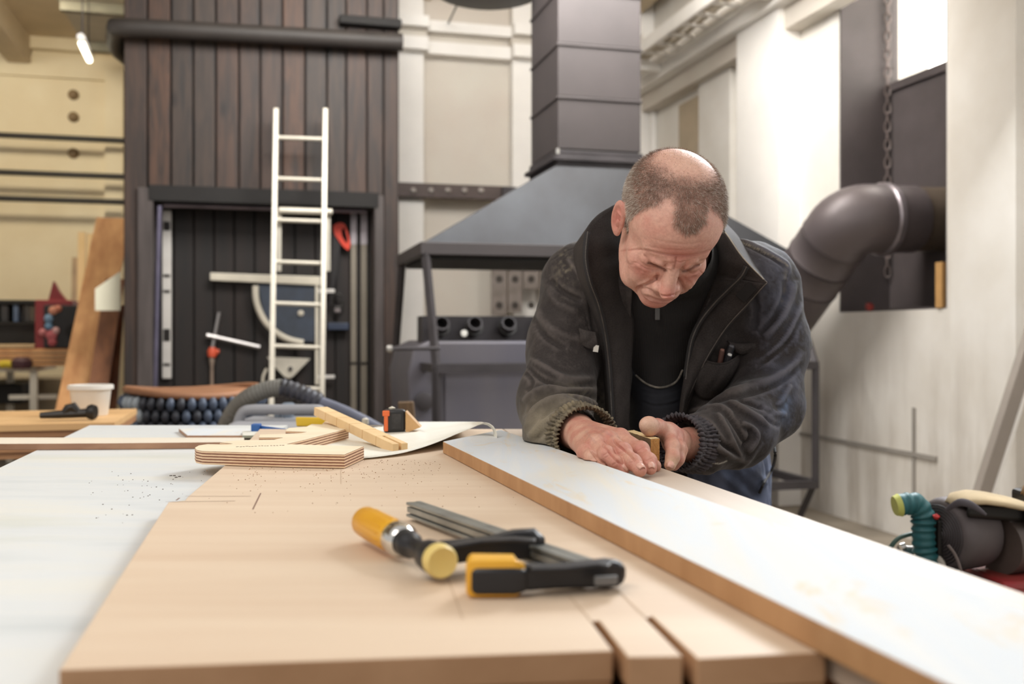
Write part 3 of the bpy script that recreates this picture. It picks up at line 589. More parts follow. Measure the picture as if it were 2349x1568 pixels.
mb = MB(); mb.lathe([(0, 0), (.05, .01), (.06, .03)][::-1], w3(onB(170, 760, 8.45)), wl(0, -1), 14); mb.build('side_bulge', M_DEEP, rb)
for i, (x, y, r, c) in enumerate(((112, 730, .035, (120, 150, 176)), (122, 712, .035, (206, 140, 112)), (133, 708, .03, (196, 122, 96)), (112, 748, .03, (110, 146, 176)), (98, 762, .03, (196, 120, 120)), (118, 768, .045, (186, 96, 100)), (128, 758, .03, (206, 160, 158)), (120, 784, .035, (170, 80, 84)))):
    mb = MB(); mb.lathe([(r, 0), (r*.9, .012), (r*.5, .02), (0, .022)], w3(onB(x, y, 8.425)), wl(0, -1), 12); mb.build('printed_patch', mat('patch%d' % i, c, .6, var=.05), rb, smooth=True)
sh = thing('dark_shelf_unit', 'dark shelf unit against the cream wall left of red box', 'shelf', w3(onB(20, 790, 9.0)), ANG)
mb = MB(); wb_(mb, -300, 688, 80, 694, 9.0, .4); wb_(mb, -300, 738, 80, 743, 9.0, .4); wb_(mb, -300, 743, 80, 800, 9.02, .38); mb.build('carcass', M_DEEP, sh)
mb = MB(); wb_(mb, -300, 694, 80, 738, 9.36, .02); mb.build('back_panel', M_DARK, sh)
for i, (x, w, c) in enumerate(((36, 12, (112, 132, 160)), (10, 18, (70, 68, 66)), (62, 14, (78, 74, 68)), (-14, 14, (90, 88, 84)))):
    mb = MB(); wb_(mb, x-w/2, 698, x+w/2, 738, 9.05, .2); tag(mb.build('storage_tin', mat('tin%d' % i, c, .5), None, bevel=.01), ['pale blue tin on the dark shelf', 'dark grey tin on the dark shelf left of blue tin', 'dark grey tin on the dark shelf right of blue tin', 'mid grey tin at the left picture edge on the dark shelf'][i], 'tin')
# timber-topped bench in the left middle distance, bucket, black clamp
bt = thing('timber_bench', 'low bench of stacked brown boards at left below the bucket', 'bench')
zb1 = onB(130, 940, 3.6); bt.location = w3((zb1.x, 3.9, 0)); bt.rotation_euler[2] = ANG
zt1 = D(60, 972, 0).z; tz = .70
b0 = onB(120, 972, 3.3); tz = b0.z
xa, xb = -1.6, onB(272, 950, 3.4).x
M_BB = mat('bench_board', (178, 132, 92), .55, var=.14, vs_=2.5, stretch=(.6, 4, 4), c2=(150, 108, 76))
M_BT = mat('bench_top', (222, 182, 130), .55, var=.1, vs_=2.5, stretch=(.6, 4, 4), c2=(204, 160, 108))
mb = MB(); wbox(mb, xa, xb, 3.3, 3.9, tz-.02, tz); mb.build('top_board', M_BT, bt)
for k in range(4):
    mb = MB(); wbox(mb, xa, xb-.04*(k % 2), 3.31+.012*(k % 2), 3.88, tz-.042-.022*k, tz-.021-.022*k); mb.build('board', M_BB, bt)
for a in (xa+.2, xb-.25):
    for b in (3.45, 3.75):
        mb = MB(); wbox(mb, a, a+.08, b, b+.08, 0, tz-.11); mb.build('leg', M_BB, bt)
bk = thing('white_bucket', 'small white plastic bucket standing on the brown board bench', 'bucket'); bp = w3((onB(208, 970, 3.62).x, 3.62, tz)); bk.location = bp
s_ = 3.7/FPX
mb = MB(); mb.lathe([(32*s_, 0), (34*s_, 2*s_), (40*s_, 52*s_), (42*s_, 55*s_), (43*s_, 64*s_), (40*s_, 64*s_), (32*s_, 6*s_), (0, 5*s_)], bp, (0, 0, 1), 28); mb.build('bucket_wall', mat('bucket_white', (224, 220, 212), .45, var=.02), bk, smooth=True)
mb = MB(); mb.lathe([(41*s_, 54*s_), (45*s_, 55*s_), (45*s_, 63*s_), (41*s_, 64*s_)], bp, (0, 0, 1), 28, cap=False); mb.build('rim', mat('bucket_white', (224, 220, 212)), bk, smooth=True)
ck = thing('black_hand_clamp', 'black metal tool lying on the bench left of white bucket', 'clamp', w3((onB(150, 965, 3.4).x, 3.4, tz)), ANG)
mb = MB(); b = 3.42; q = lambda x, y: w3((onB(x, 960, b).x, b, tz+y)); mb.tube([q(92, .018), q(130, .02), q(180, .022), q(214, .024)], [.010, .013, .014, .016], 8); mb.build('bar', M_BLK, ck, smooth=True)
mb = MB(); mb.tube([q(146, .02), q(158, .04), q(166, .045), (q(182, .02))], [.012, .016, .016, .012], 8); mb.build('jaw', M_BLK, ck, smooth=True)
mb = MB(); mb.lathe([(.022, -.012), (.026, 0), (.022, .012)], q(211, .026), (1, 0, 0), 12); mb.build('knob', M_BLK, ck, smooth=True)

# ================================================================ MIDDLE DISTANCE: basket, vacuum cleaner, hose, bottles
bkY = 3.9; bs = thing('round_basket', 'round basket woven of dark and blue grey padded cells with brown rim', 'basket')
c = P(445, 935, bkY+.28); c.z = 0; bs.location = c; M_W = [mat('weave_dark', (44, 46, 54), .5, var=.1), mat('weave_blue', (70, 80, 98), .45, var=.12), mat('weave_pale', (150, 158, 164), .5, var=.1)]
zr = P(445, 902, bkY).z; RX = .27; rows = 5; cols = 44
zbase = .45
mb = MB(); mb.lathe([(RX*.93, 0), (RX*.93, zr-.03)], c, (0, 0, 1), 32); mb.build('liner', M_DEEP, bs, smooth=True)
cell = []
for mi in range(3):
    mb = MB(); c0 = Vector((0, 0, 0)); mb.tube([Vector((0, -.0, -.026)), Vector((0, -.012, -.018)), Vector((0, -.016, 0)), Vector((0, -.012, .018)), Vector((0, 0, .026))], [.006, .014, .019, .014, .006], 8); cell.append(mb.mesh('cell')); cell[-1].materials.append(M_W[mi]); cell[-1].shade_smooth()
for r in range(7):
    for k in range(cols):
        th = 2*math.pi*(k+.5*(r % 2))/cols
        if math.sin(th) > .35: continue                               # back of the basket is hidden
        z = zr-.045-r*.048; x = math.cos(th)
        mi = (2 if RNG.random() < .6 else 1) if x < -.45 else (1 if (RNG.random() < .3 or x > .35) else 0)
        if RNG.random() < .12: mi = 2 if x < -.2 else 1
        o = bpy.data.objects.new('cell', cell[mi]); COL.objects.link(o); o.parent = bs; o.location = (RX*x, RX*math.sin(th), z); o.rotation_euler = (0, 0, th+math.pi/2)
mb = MB(); ring = [c+Vector((RX*1.0*math.cos(t), RX*1.0*math.sin(t), zr+.012*math.sin(2*t+.5)-.004)) for t in np.linspace(0, 2*math.pi, 40)]
mb.tube(ring, .015, 10, cap=False); mb.build('rim', mat('rim_brown', (150, 104, 72), .6, var=.2, vs_=3), bs, smooth=True)
mb = MB(); mb.prism([c+Vector((RX*.97*math.cos(t), RX*.97*math.sin(t), zr-.012)) for t in np.linspace(0, 2*math.pi, 32, endpoint=False)], (0, 0, .012)); mb.build('lid', mat('rim_brown', (170, 120, 82)), bs)

# vacuum cleaner with hose
VY = 3.1; M_VAC = mat('vacuum_grey', (150, 150, 154), .4, var=.05)
vc = thing('vacuum_cleaner', 'grey workshop vacuum cleaner with loop handle behind the table', 'vacuum cleaner'); c = P(640, 1000, VY); c.z = 0; vc.location = c
zt_ = P(640, 975, VY).z
def vz(y): return P(640, y, VY).z
def vx(x): return P(x, 975, VY).x
mb = MB(); mb.hexa([Vector((vx(560), VY-.2, .05)), Vector((vx(735), VY-.2, .05)), Vector((vx(735), VY+.25, .05)), Vector((vx(560), VY+.25, .05))], [Vector((vx(532), VY-.17, vz(985))), Vector((vx(740), VY-.17, vz(985))), Vector((vx(740), VY+.22, vz(985))), Vector((vx(532), VY+.22, vz(985)))]); mb.build('tank', M_DARK, vc, bevel=.04, seg=4, smooth=True)
mb = MB(); mb.hexa([Vector((vx(530), VY-.16, vz(988))), Vector((vx(742), VY-.16, vz(988))), Vector((vx(742), VY+.2, vz(988))), Vector((vx(530), VY+.2, vz(988)))], [Vector((vx(548), VY-.10, vz(962))), Vector((vx(735), VY-.10, vz(962))), Vector((vx(735), VY+.14, vz(962))), Vector((vx(548), VY+.14, vz(962)))]); mb.build('lid', M_VAC, vc, bevel=.012, seg=3, smooth=True)
mb = MB(); hp = [Vector((vx(x), VY-.02, vz(y))) for x, y in ((548, 975), (556, 952), (566, 941), (590, 938), (650, 938), (710, 938), (735, 939), (742, 948), (744, 968))]; mb.tube(catmull(hp, 4), .0165, 10); mb.build('handle', M_VAC, vc, smooth=True)
mb = MB(); mb.lathe([(.018, 0), (.02, .02), (.02, .045), (.014, .048), (0, .048)], Vector((vx(648), VY+.08, vz(962))), (0, 0, 1), 16); mb.build('cap', mat('cap_blue_grey', (118, 130, 144), .5), vc, smooth=True)
mb = MB(); mb.lathe([(.015, 0), (.015, .035), (.012, .04), (0, .04)], Vector((vx(622), VY+.10, vz(962))), (0, 0, 1), 12); mb.build('nozzle', mat('cap_blue_grey', (140, 156, 172)), vc, smooth=True)
hz = thing('vacuum_hose', 'thick grey vacuum hose arching over, with taped dark section', 'hose'); HY_ = VY+.28
hpts = [P(x, y, HY_+dy) for x, y, dy in ((500, 1040, .1), (516, 985, .08), (540, 938, .04), (575, 908, 0), (615, 893, 0), (648, 888, 0))]; hz.location = hpts[3]
def hose(mb, pts, r, amp, pitch, n=16, steps=12):
    pa = catmull(pts, steps); L = 0; rr = []
    for i, p in enumerate(pa):
        if i: L += (p-pa[i-1]).length
        rr.append(r+amp*math.sin(2*math.pi*L/pitch))
    return mb.tube(pa, rr, n)
mb = MB(); hose(mb, hpts, .030, .0012, .012, 14, 20); mb.build('hose_arc', mat('hose_grey', (112, 110, 104), .55, var=.08), hz, smooth=True)
tp = [P(x, y, HY_) for x, y in ((646, 888), (675, 896), (705, 908), (735, 922))]
mb = MB(); hose(mb, tp, .030, .0025, .021, 14, 10); mb.build('taped_joint', mat('tape_dark', (72, 72, 82), .5, var=.3, vs_=30, c2=(40, 38, 40)), hz, smooth=True)
tp = [P(x, y, HY_-d) for x, y, d in ((732, 920, 0), (780, 938, .05), (830, 962, .1), (880, 990, .15))]
mb = MB(); mb.tube(catmull(tp, 5), .019, 12); mb.build('wand', mat('wand_blue_grey', (104, 108, 124), .45), hz, smooth=True)
# small brush jar in front of the cabin corner
bj = thing('brush_pot', 'wide brown brush standing in a dark pot right of the cabin', 'brush'); c = P(935, 960, 3.4); bj.location = c
mb = MB(); mb.lathe([(.03, -.12), (.036, -.03), (.036, .0), (.0, .0)], c, (0, 0, 1), 14); mb.build('pot', M_DEEP, bj, smooth=True)
mb = MB(); mb.hexa([c+Vector((-.024, -.012, 0)), c+Vector((.026, -.012, 0)), c+Vector((.026, .012, 0)), c+Vector((-.024, .012, 0))], [c+Vector((-.034, -.014, .058)), c+Vector((.020, -.014, .06)), c+Vector((.020, .014, .06)), c+Vector((-.034, .014, .058))]); mb.build('bristles', mat('bristle_brown', (112, 88, 62), .7, var=.2, stretch=(30, 30, 3)), bj, bevel=.004)
mb = MB(); wb0 = P(935, 1010, 3.4); mb.box(P(935, 1002, 3.4)-Vector((0, 0, .43)), (.5, .4, .80)); tag(mb.build('side_stand', M_DEEP, None, bevel=.01), 'dark stand behind the table carrying the brush pot', 'stand')

# ================================================================ RIGHT: compressor group by the wall
M_MOT = mat('motor_grey', (96, 88, 88), .6, .2, var=.15, vs_=5); M_DUST = mat('saw_dust_beige', (192, 172, 138), .9, var=.12, vs_=9, bump=.4, bs=80)
CY = 2.3
def cp(x, y, dy=0): return P(x, y, CY+dy)
cm = thing('compressor', 'dusty dark compressor motor with ribbed body beside the right wall', 'compressor'); cm.location = cp(2240, 1240); cm.location.z = 0
def blob(cx, cy, rpx, L0, L1, name, m, prof=None, n=32):
    c0, c1 = cp(cx+L0, cy), cp(cx+L1, cy); s = CY/FPX; mb = MB(); ax = Vector((.93, .37, 0))
    pr = prof or [(rpx*.86*s, 0), (rpx*s, .05*(L1-L0)*s), (rpx*s, .9*(L1-L0)*s), (rpx*.92*s, (L1-L0)*s)]
    mb.lathe(pr, c0, ax, n); return mb.build(name, m, cm, smooth=True)
s = CY/FPX
blob(2215, 1225, 82, -60, 80, 'fan_cowl', M_MOT, [(.0, 0), (70*s, 0), (80*s, 8*s), (84*s, 22*s), (84*s, 60*s), (84*s, 64*s), (82*s, 100*s), (78*s, 112*s), (0, 112*s)])
for k in range(9):
    mb = MB(); r0 = (10+k*7)*s; mb.lathe([(r0, -.002), (r0+1.5*s, -.004), (r0+3*s, -.002)], cp(2155, 1225), (.93, .37, 0), 28, cap=False); mb.build('grille_ring', M_DARK, cm, smooth=True)
blob(2290, 1250, 70, 0, 150, 'motor_body', mat('motor_brown', (92, 80, 74), .55, .2, var=.2), [(66*s, 0), (66*s, 150*s), (0, 150*s)])
for k in range(20):
    th = math.pi*(.35+k*.065); ax = Vector((.93, .37, 0)); c = cp(2290, 1250); u = Vector((0, 0, 1)); vv = ax.cross(u).normalized()
    p = c+(u*math.sin(th)+vv*math.cos(th))*68*s; mb = MB(); mb.tube([p, p+ax*145*s], 2.6*s, 4); mb.build('cooling_fin', M_MOT, cm)
mb = MB(); mb.hexa([cp(2215, 1186, -.08), cp(2365, 1200, -.02), cp(2365, 1200, .12), cp(2215, 1186, .06)], [cp(2222, 1150, -.07), cp(2365, 1158, -.02), cp(2365, 1158, .12), cp(2222, 1150, .06)]); mb.build('terminal_box', M_BLK, cm, bevel=.01, smooth=True)
def heap(name, pts, h, m, parent, n=16):                              # low dusty heap lying on top of a part
    mb = MB(); rows = []
    for i, (x, y, w) in enumerate(pts):
        c = cp(x, y); rows.append([c+Vector((0, math.cos(t)*w*s*1.6-.02, max(-.3, math.sin(t))*h*s*(1 if 0 < i < len(pts)-1 else .2))) for t in np.linspace(-.4, math.pi+.4, n)])
    mb.grid(rows); o = mb.build(name, m, parent, smooth=True, auto=False, solid=.003); return o
heap('dust_layer', [(2165, 1150, 8), (2190, 1142, 30), (2225, 1138, 40), (2260, 1142, 44), (2300, 1150, 44), (2365, 1158, 40)], 14, M_DUST, cm)
mb = MB(); mb.tube(catmull([cp(2170, 1170, -.08), cp(2200, 1152, -.10), cp(2230, 1158, -.1), cp(2262, 1180, -.1)], 4), [3*s+6*s*math.sin(math.pi*i/12) for i in range(13)], 8, sq=.6); mb.build('wrapped_rag', mat('rag_grey', (78, 72, 76), .8), cm, smooth=True)
mb = MB(); mb.box(cp(2165, 1235, .02), (.055, .06, .10)); mb.build('switch_block', M_BLK, cm, bevel=.006)
mb = MB(); mb.lathe([(.006, 0), (.008, .006), (0, .012)], cp(2147, 1188, -.03), (0, -.3, 1), 10); mb.build('red_button', mat('button_red', (190, 40, 36), .4), cm, smooth=True)
mb = MB(); mb.box(cp(2240, 1420, .05)-Vector((0, 0, .07)), (.34, .30, .30)); mb.build('housing', M_DEEP, cm, bevel=.01)
mb = MB(); t0 = cp(2300, 1330, -.02); mb.box(cp(2345, 1390, .0), (.20, .20, .16)); mb.build('red_tank', mat('tank_red', (142, 38, 40), .5, var=.2, vs_=9, c2=(116, 60, 48)), cm, bevel=.012)
mb = MB(); mb.box(cp(2240, 1480, .05)-Vector((0, 0, .18)), (.26, .26, .30)); mb.build('base_frame', M_DARK, cm)
for dx in (-.1, .1):
    for dy in (-.1, .1): mb = MB(); q = cp(2240, 1480, .05); mb.tube([Vector((q.x+dx, q.y+dy, q.z-.30)), Vector((q.x+dx, q.y+dy, 0))], .015, 8); mb.build('leg', M_DARK, cm)
mb = MB(); mb.tube(catmull([cp(2175, 1250, -.06), cp(2190, 1270, -.06), cp(2202, 1300, -.06), cp(2210, 1340, -.05)], 4), .0035, 8); mb.build('cable', mat('cable_grey', (120, 108, 104), .5), cm, smooth=True)
mb = MB(); mb.tube(catmull([cp(2150, 1262), cp(2163, 1268), cp(2170, 1285), cp(2168, 1310)], 4), .007, 8); mb.build('chrome_pipe', M_ST, cm, smooth=True)
mb = MB(); mb.tube(catmull([cp(2152, 1280, -.01), cp(2160, 1290, -.02), cp(2163, 1305, -.02), cp(2158, 1320)], 4), .008, 8); mb.build('chrome_pipe', mat('dull_white', (190, 182, 170), .4), cm, smooth=True)
mb = MB(); q = cp(2388, 1165); mb.box(q, (.10, .09, .085)); mb.build('air_filter', M_BLK, cm, bevel=.01)
heap('dust_layer', [(2335, 1130, 3), (2352, 1122, 20), (2385, 1118, 26), (2420, 1130, 8)], 12, mat('dust_brown', (128, 100, 66), .9, var=.15, bump=.4), cm)
th_ = thing('teal_hose', 'teal corrugated air hose bending over with yellow green end', 'hose'); th_.location = cp(2120, 1300)
pts = [cp(x, y, .0) for x, y in ((2062, 1158), (2082, 1155), (2102, 1157), (2116, 1180), (2118, 1210), (2120, 1250), (2130, 1300), (2145, 1345), (2150, 1400))]
pa = catmull(pts, 14); L = 0; rr = []
for i, p in enumerate(pa):
    if i: L += (p-pa[i-1]).length
    e = min(1, L/.05); rr.append((25+(2.2+1.2*math.sin(L*90))*math.sin(2*math.pi*L/.0165)*e)*s)
mb = MB(); mb.tube(pa, rr, 20); mb.build('corrugated_hose', mat('hose_teal', (40, 98, 102), .5, var=.1), th_, smooth=True)
mb = MB(); mb.tube([cp(2052, 1160), cp(2064, 1158)], [22*s, 26.5*s], 20); mb.build('end_ring', mat('ring_lime', (206, 208, 110), .5), th_, smooth=True)
mb = MB(); mb.tube(catmull([cp(2100, 1222, .03), cp(2065, 1232, .03), cp(2045, 1252, .03), cp(2040, 1275, .04), cp(2060, 1330, .05)], 5), .0055, 8); tag(mb.build('thin_green_hose', mat('hose_thin_green', (70, 98, 88), .5), None, smooth=True), 'thin green hose looping out left of the teal hose', 'hose')
mb = MB(); mb.tube([cp(2062, 1262, .05), cp(2092, 1264, .05)], .014, 12); mb.tube([cp(2066, 1255, .03), cp(2076, 1252, .03)], .010, 10); tag(mb.build('chrome_coupling', mat('bright_steel', (200, 198, 194), .25, .9), None, smooth=True), 'small chrome hose coupling left of the teal hose', 'coupling')
# ================================================================ WORKBENCH AND WHAT LIES ON IT
TZ = .90
def woodmat(name, c, c2, str_, sc=3, rough=.55, bumpv=.08, rot=0, extra=None):
    n = NT(name); v = n.coord(str_, rot=(0, 0, rot)); f = n.noise(v, sc, 6, .6, .4); n.col(n.ramp(f, [(.30, srgb(c2)), (.70, srgb(c))])); n.set(Roughness=rough)
    n.bump(f, bumpv, .002); return n.m
M_MDF = woodmat('mdf_sheet', (216, 196, 172), (204, 180, 155), (.7, 9, 1), 2.0, .55)
M_MDFE = woodmat('mdf_edge', (184, 144, 108), (160, 120, 84), (3, 3, 3), 3, .6)
M_CARC = woodmat('bench_carcass', (168, 122, 78), (140, 100, 66), (2, 2, 6), 3, .6)
# main sheet: outline read off at table height
o1 = [D(135, 1535, TZ), D(1402, 1491, TZ)]
q = lambda x, y: D(x, y, TZ)
out = [q(135, 1535), q(1406, 1491), q(1356, 1424), q(1374, 1422), q(1440, 1506), q(1566, 1504), q(1480, 1416), q(1495, 1412), q(1600, 1510), q(1894, 1494)]
pr = [Vector((-.02, 2.08, TZ)), Vector((-.535, 2.08, TZ)), q(520, 1063), q(430, 1139), q(424, 1147), q(386, 1151)]
wbn = thing('workbench', 'wide workbench with tan fibreboard top running towards the camera', 'workbench', (0, 1.2, 0))
mb = MB(); mb.prism(out+pr, (0, 0, -.020)); ms = mb.mesh('top_sheet'); ms.materials.append(M_MDF); ms.materials.append(M_MDFE)
for p in ms.polygons: p.material_index = 0 if abs(p.normal.z) > .9 else 1
sheet = link('top_sheet', ms, None, wbn); bv = sheet.modifiers.new('b', 'BEVEL'); bv.width = .0012; bv.segments = 2; bv.limit_method = 'ANGLE'
def frontbox(x0, y0, x1, y1, name='front_panel', m=None, dy=.012, d=.3, z0=.60):
    a, b = q(x0, y0), q(x1, y1); a.z = b.z = 0; a.y += dy; b.y += dy; mb = MB(); e = Vector((-.0, d, 0))
    mb.hexa([a+Vector((0, 0, z0)), b+Vector((0, 0, z0)), b+e+Vector((0, 0, z0)), a+e+Vector((0, 0, z0))], [a+Vector((0, 0, TZ-.0205)), b+Vector((0, 0, TZ-.0205)), b+e+Vector((0, 0, TZ-.0205)), a+e+Vector((0, 0, TZ-.0205))]); return mb.build(name, m or M_CARC, wbn, bevel=.001)
frontbox(137, 1535, 1402, 1491, dy=.0); frontbox(1445, 1506, 1562, 1504, dy=.0, d=.2); frontbox(1602, 1510, 1890, 1494, dy=.0, d=.25)
for x, y in ((-.24, .9), (-.40, 1.85), (.10, 1.0), (.0, 1.9)):
    mb = MB(); wbox_ = mb.box((x, y, .44), (.07, .07, .88)); mb.build('leg', M_CARC, wbn)
mb = MB(); mb.hexa([Vector((-.27, .95, .84)), Vector((.2, .95, .84)), Vector((.0, 2.05, .84)), Vector((-.48, 2.05, .84))], [Vector((-.27, .95, .879)), Vector((.2, .95, .879)), Vector((.0, 2.05, .879)), Vector((-.48, 2.05, .879))]); mb.build('under_frame', M_CARC, wbn)
# pencil lines and marks (flat print, a hair above the sheet)
M_PEN = mat('pencil', (118, 86, 72), .9, var=0)
def line(pts, w, m=M_PEN, z=TZ+.0004, name='pencil_mark', par=None):
    pts = [D(x, y, TZ) for x, y in pts]
    for p in pts: p.z = z
    mb = MB(); rows = []
    for i, p in enumerate(pts):
        t = (pts[min(i+1, len(pts)-1)]-pts[max(i-1, 0)]).normalized(); nn = Vector((-t.y, t.x, 0))*w/2; rows.append([p-nn, p+nn])
    mb.grid(rows); return mb.build(name, m, par or wbn)
line([(425, 1138), (575, 1138)], .0012); line([(380, 1151), (540, 1149)], .0014); line([(598, 1131), (580, 1168)], .0014); line([(404, 1148), (412, 1142)], .002)
M_FAINT = mat('faint_pencil', (188, 164, 138), .9, var=0)
line([(1305, 1366), (1357, 1425)], .0012, M_FAINT); line([(1415, 1352), (1480, 1416)], .0012, M_FAINT); line([(1018, 1300), (1062, 1420)], .001, M_FAINT); line([(782, 1060), (782, 1110)], .0008, M_FAINT)
# the tan board at the right under the white plank
XE = lambda Y: .235-.24*(Y-1.43)
mb = MB(); zb_ = TZ
pl = [Vector((XE(.40), .40, zb_)), Vector((XE(2.08), 2.08, zb_)), Vector((-.018, 2.08, zb_)), Vector((.199, .64, zb_)), Vector((.262, .40, zb_))]
mb.prism(pl, (0, 0, -.02)); M_SB = woodmat('side_board_wood', (196, 180, 162), (182, 164, 146), (6, .8, 1), 3, .5)
rb_ = thing('right_bench_board', 'long tan board forming the right bench edge where man leans', 'board', (.3, 1.0, TZ)); mb.build('board', M_SB, rb_, bevel=.001)
mb = MB(); mb.hexa([Vector((.22, .66, .84)), Vector((.40, .66, .84)), Vector((.06, 2.05, .84)), Vector((.0, 2.05, .84))], [Vector((.22, .66, .8795)), Vector((.40, .66, .8795)), Vector((.06, 2.05, .8795)), Vector((.0, 2.05, .8795))]); mb.build('support_rail', M_CARC, rb_)
for x, y in ((.30, .75), (.12, 1.7)):
    mb = MB(); mb.box((x, y, .42), (.06, .06, .84)); mb.build('leg', M_CARC, rb_)
# long white washed plank
n = NT('whitewash'); v = n.coord((9, 1.0, 1), rot=(0, 0, -.29)); f = n.noise(v, 1.6, 5, .6, .5); v2 = n.coord((7, 2.2, 1), rot=(0, 0, -.29)); f2 = n.noise(v2, 2.8, 5, .6, .8)
b_ = n.ramp(f, [(.30, srgb(216, 212, 202)), (.5, srgb(206, 211, 215)), (.72, srgb(219, 217, 211))]); y_ = n.ramp(f2, [(.60, (0, 0, 0)), (.74, (1, 1, 1))]); n.col(n.mix(y_, b_, srgb(214, 200, 176))); n.set(Roughness=.75, Specular_IOR_Level=.25); n.bump(f, .05, .001)
M_WW = n.m; M_PE = woodmat('plank_edge_wood', (192, 148, 104), (168, 124, 82), (5, 5, 2), 4, .55)
PZ = .92
pk = [D(1016, 1012, PZ), D(1153, 985, PZ)]
n0 = D(2076, 1301, PZ); f0 = D(1320, 1043, PZ); dR = (n0-f0).normalized(); e0 = D(1480, 1224, PZ); g0 = D(1894, 1426, PZ); dL = (g0-e0).normalized()
nr = n0+dR*.42; nl = e0+dL*((nr.y-e0.y)/dL.y); fl = pk[0]; fr_ = f0-dR*((1.86-f0.y)/abs(dR.y))
mb = MB(); mb.prism([nl, nr, f0, fr_, fl], (0, 0, -.0195)); me = mb.mesh('white_plank'); me.materials.append(M_WW); me.materials.append(M_PE)
for p in me.polygons: p.material_index = 0 if p.normal.z > .9 else 1
o = link('white_plank', me); tag(o, 'long white washed plank lying diagonally on the bench in front of man', 'plank'); bv = o.modifiers.new('b', 'BEVEL'); bv.width = .0012; bv.segments = 2; bv.limit_method = 'ANGLE'
# left white sheet bench
LZ = .882
n = NT('white_sheet'); v = n.coord((1.1, 6, 1), rot=(0, 0, .05)); f = n.noise(v, 1.7, 5, .6, .5); v2 = n.coord((.9, 3.5, 1)); f2 = n.noise(v2, 1.9, 4)
b_ = n.ramp(f, [(.28, srgb(200, 205, 206)), (.5, srgb(214, 217, 217)), (.72, srgb(220, 219, 211))]); y_ = n.ramp(f2, [(.56, (0, 0, 0)), (.76, (.55, .55, .55))]); n.col(n.mix(y_, b_, srgb(190, 192, 172))); n.set(Roughness=.45)
xl = lambda Y: -.839-.235*(Y-1.607)
lb = thing('left_bench', 'bench topped by wide white painted sheet at the left', 'workbench', (-.8, 1.4, 0))
mb = MB(); mb.prism([Vector((xl(.3)-.0, .3, LZ)), Vector((-.20, .3, LZ)), Vector((-.272, .590, LZ)), Vector((-.40, 1.15, LZ)), Vector((-.52, 2.10, LZ)), Vector((-.54, 2.36, LZ)), Vector((xl(2.36), 2.36, LZ))], (0, 0, -.016)); mb.build('white_sheet', n.m, lb)
mb = MB(); mb.prism([Vector((xl(.3)+.03, .32, LZ-.017)), Vector((-.29, .32, LZ-.017)), Vector((-.31, .60, LZ-.017)), Vector((-.50, 1.35, LZ-.017)), Vector((-.56, 2.3, LZ-.017)), Vector((xl(2.3)+.03, 2.3, LZ-.017))], (0, 0, -.08)); mb.build('bench_frame', M_CARC, lb)
for x, y in ((-.5, .5), (-.36, .5), (-.9, 2.2), (-.6, 2.2)):
    mb = MB(); mb.box((x, y, .39), (.06, .06, .78)); mb.build('leg', M_CARC, lb)
M_PLE = woodmat('plank_edge_brown', (176, 138, 108), (146, 108, 84), (2, 2, 9), 4, .6)
def slab(name, label, pts, th, top, edge, cat='plank', group=None, bev=.0008):
    mb = MB(); mb.prism(pts, (0, 0, -th)); me = mb.mesh(name); me.materials.append(top); me.materials.append(edge)
    for p in me.polygons: p.material_index = 0 if p.normal.z > .9 else 1
    o = link(name, me); tag(o, label, cat, group); bv = o.modifiers.new('b', 'BEVEL'); bv.width = bev; bv.segments = 2; bv.limit_method = 'ANGLE'; return o
z1 = LZ+.0125; M_CRM = woodmat('cream_face', (232, 224, 208), (222, 210, 190), (.8, 6, 1), 2.5, .5)
slab('cream_crosspiece', 'long cream plank lying across the left white bench', [D(-160, 1018, z1), D(250, 1016, z1), D(560, 1013, z1), D(560, 1003, z1), D(250, 1003, z1), D(-160, 1003, z1)], .012, M_CRM, M_PLE)
z2 = LZ+.008
slab('white_board_end', 'short white board behind the cream plank next to basket', [D(430, 998, z2), D(640, 998, z2), D(610, 982, z2), D(410, 982, z2)], .007, M_WW, M_PLE, 'board')

# ---- cut plywood piece with stepped edge (visible plies)
def plymat(name, zlo, zhi, nply=9):
    n = NT(name); g = n.node('ShaderNodeNewGeometry'); sp = n.node('ShaderNodeSeparateXYZ'); n.link(g.outputs['Position'], sp.inputs[0])
    mr = n.node('ShaderNodeMapRange'); mr.inputs[1].default_value = zlo; mr.inputs[2].default_value = zhi; n.link(sp.outputs[2], mr.inputs[0])
    ns = n.noise(n.coord((30, 30, 260)), 3, 3); ad = n.node('ShaderNodeMath', operation='MULTIPLY_ADD'); ad.inputs[1].default_value = .05; n.link(ns, ad.inputs[0]); n.link(mr.outputs[0], ad.inputs[2])
    mu = n.node('ShaderNodeMath', operation='MULTIPLY'); mu.inputs[1].default_value = nply/2; n.link(ad.outputs[0], mu.inputs[0]); fr = n.node('ShaderNodeMath', operation='FRACT'); n.link(mu.outputs[0], fr.inputs[0])
    n.col(n.ramp(fr.outputs[0], [(.0, srgb(228, 198, 164)), (.44, srgb(222, 190, 154)), (.50, srgb(120, 80, 60)), (.94, srgb(146, 100, 76)), (1, srgb(228, 198, 164))])); n.set(Roughness=.7); return n.m
YZ = TZ+.0215; M_PLYE = plymat('ply_edge', TZ+.002, YZ); M_PLYT = woodmat('ply_face', (240, 226, 198), (230, 212, 182), (2, 8, 1), 2.5, .5, rot=.3)
yd = lambda x, y: D(x, y, YZ)
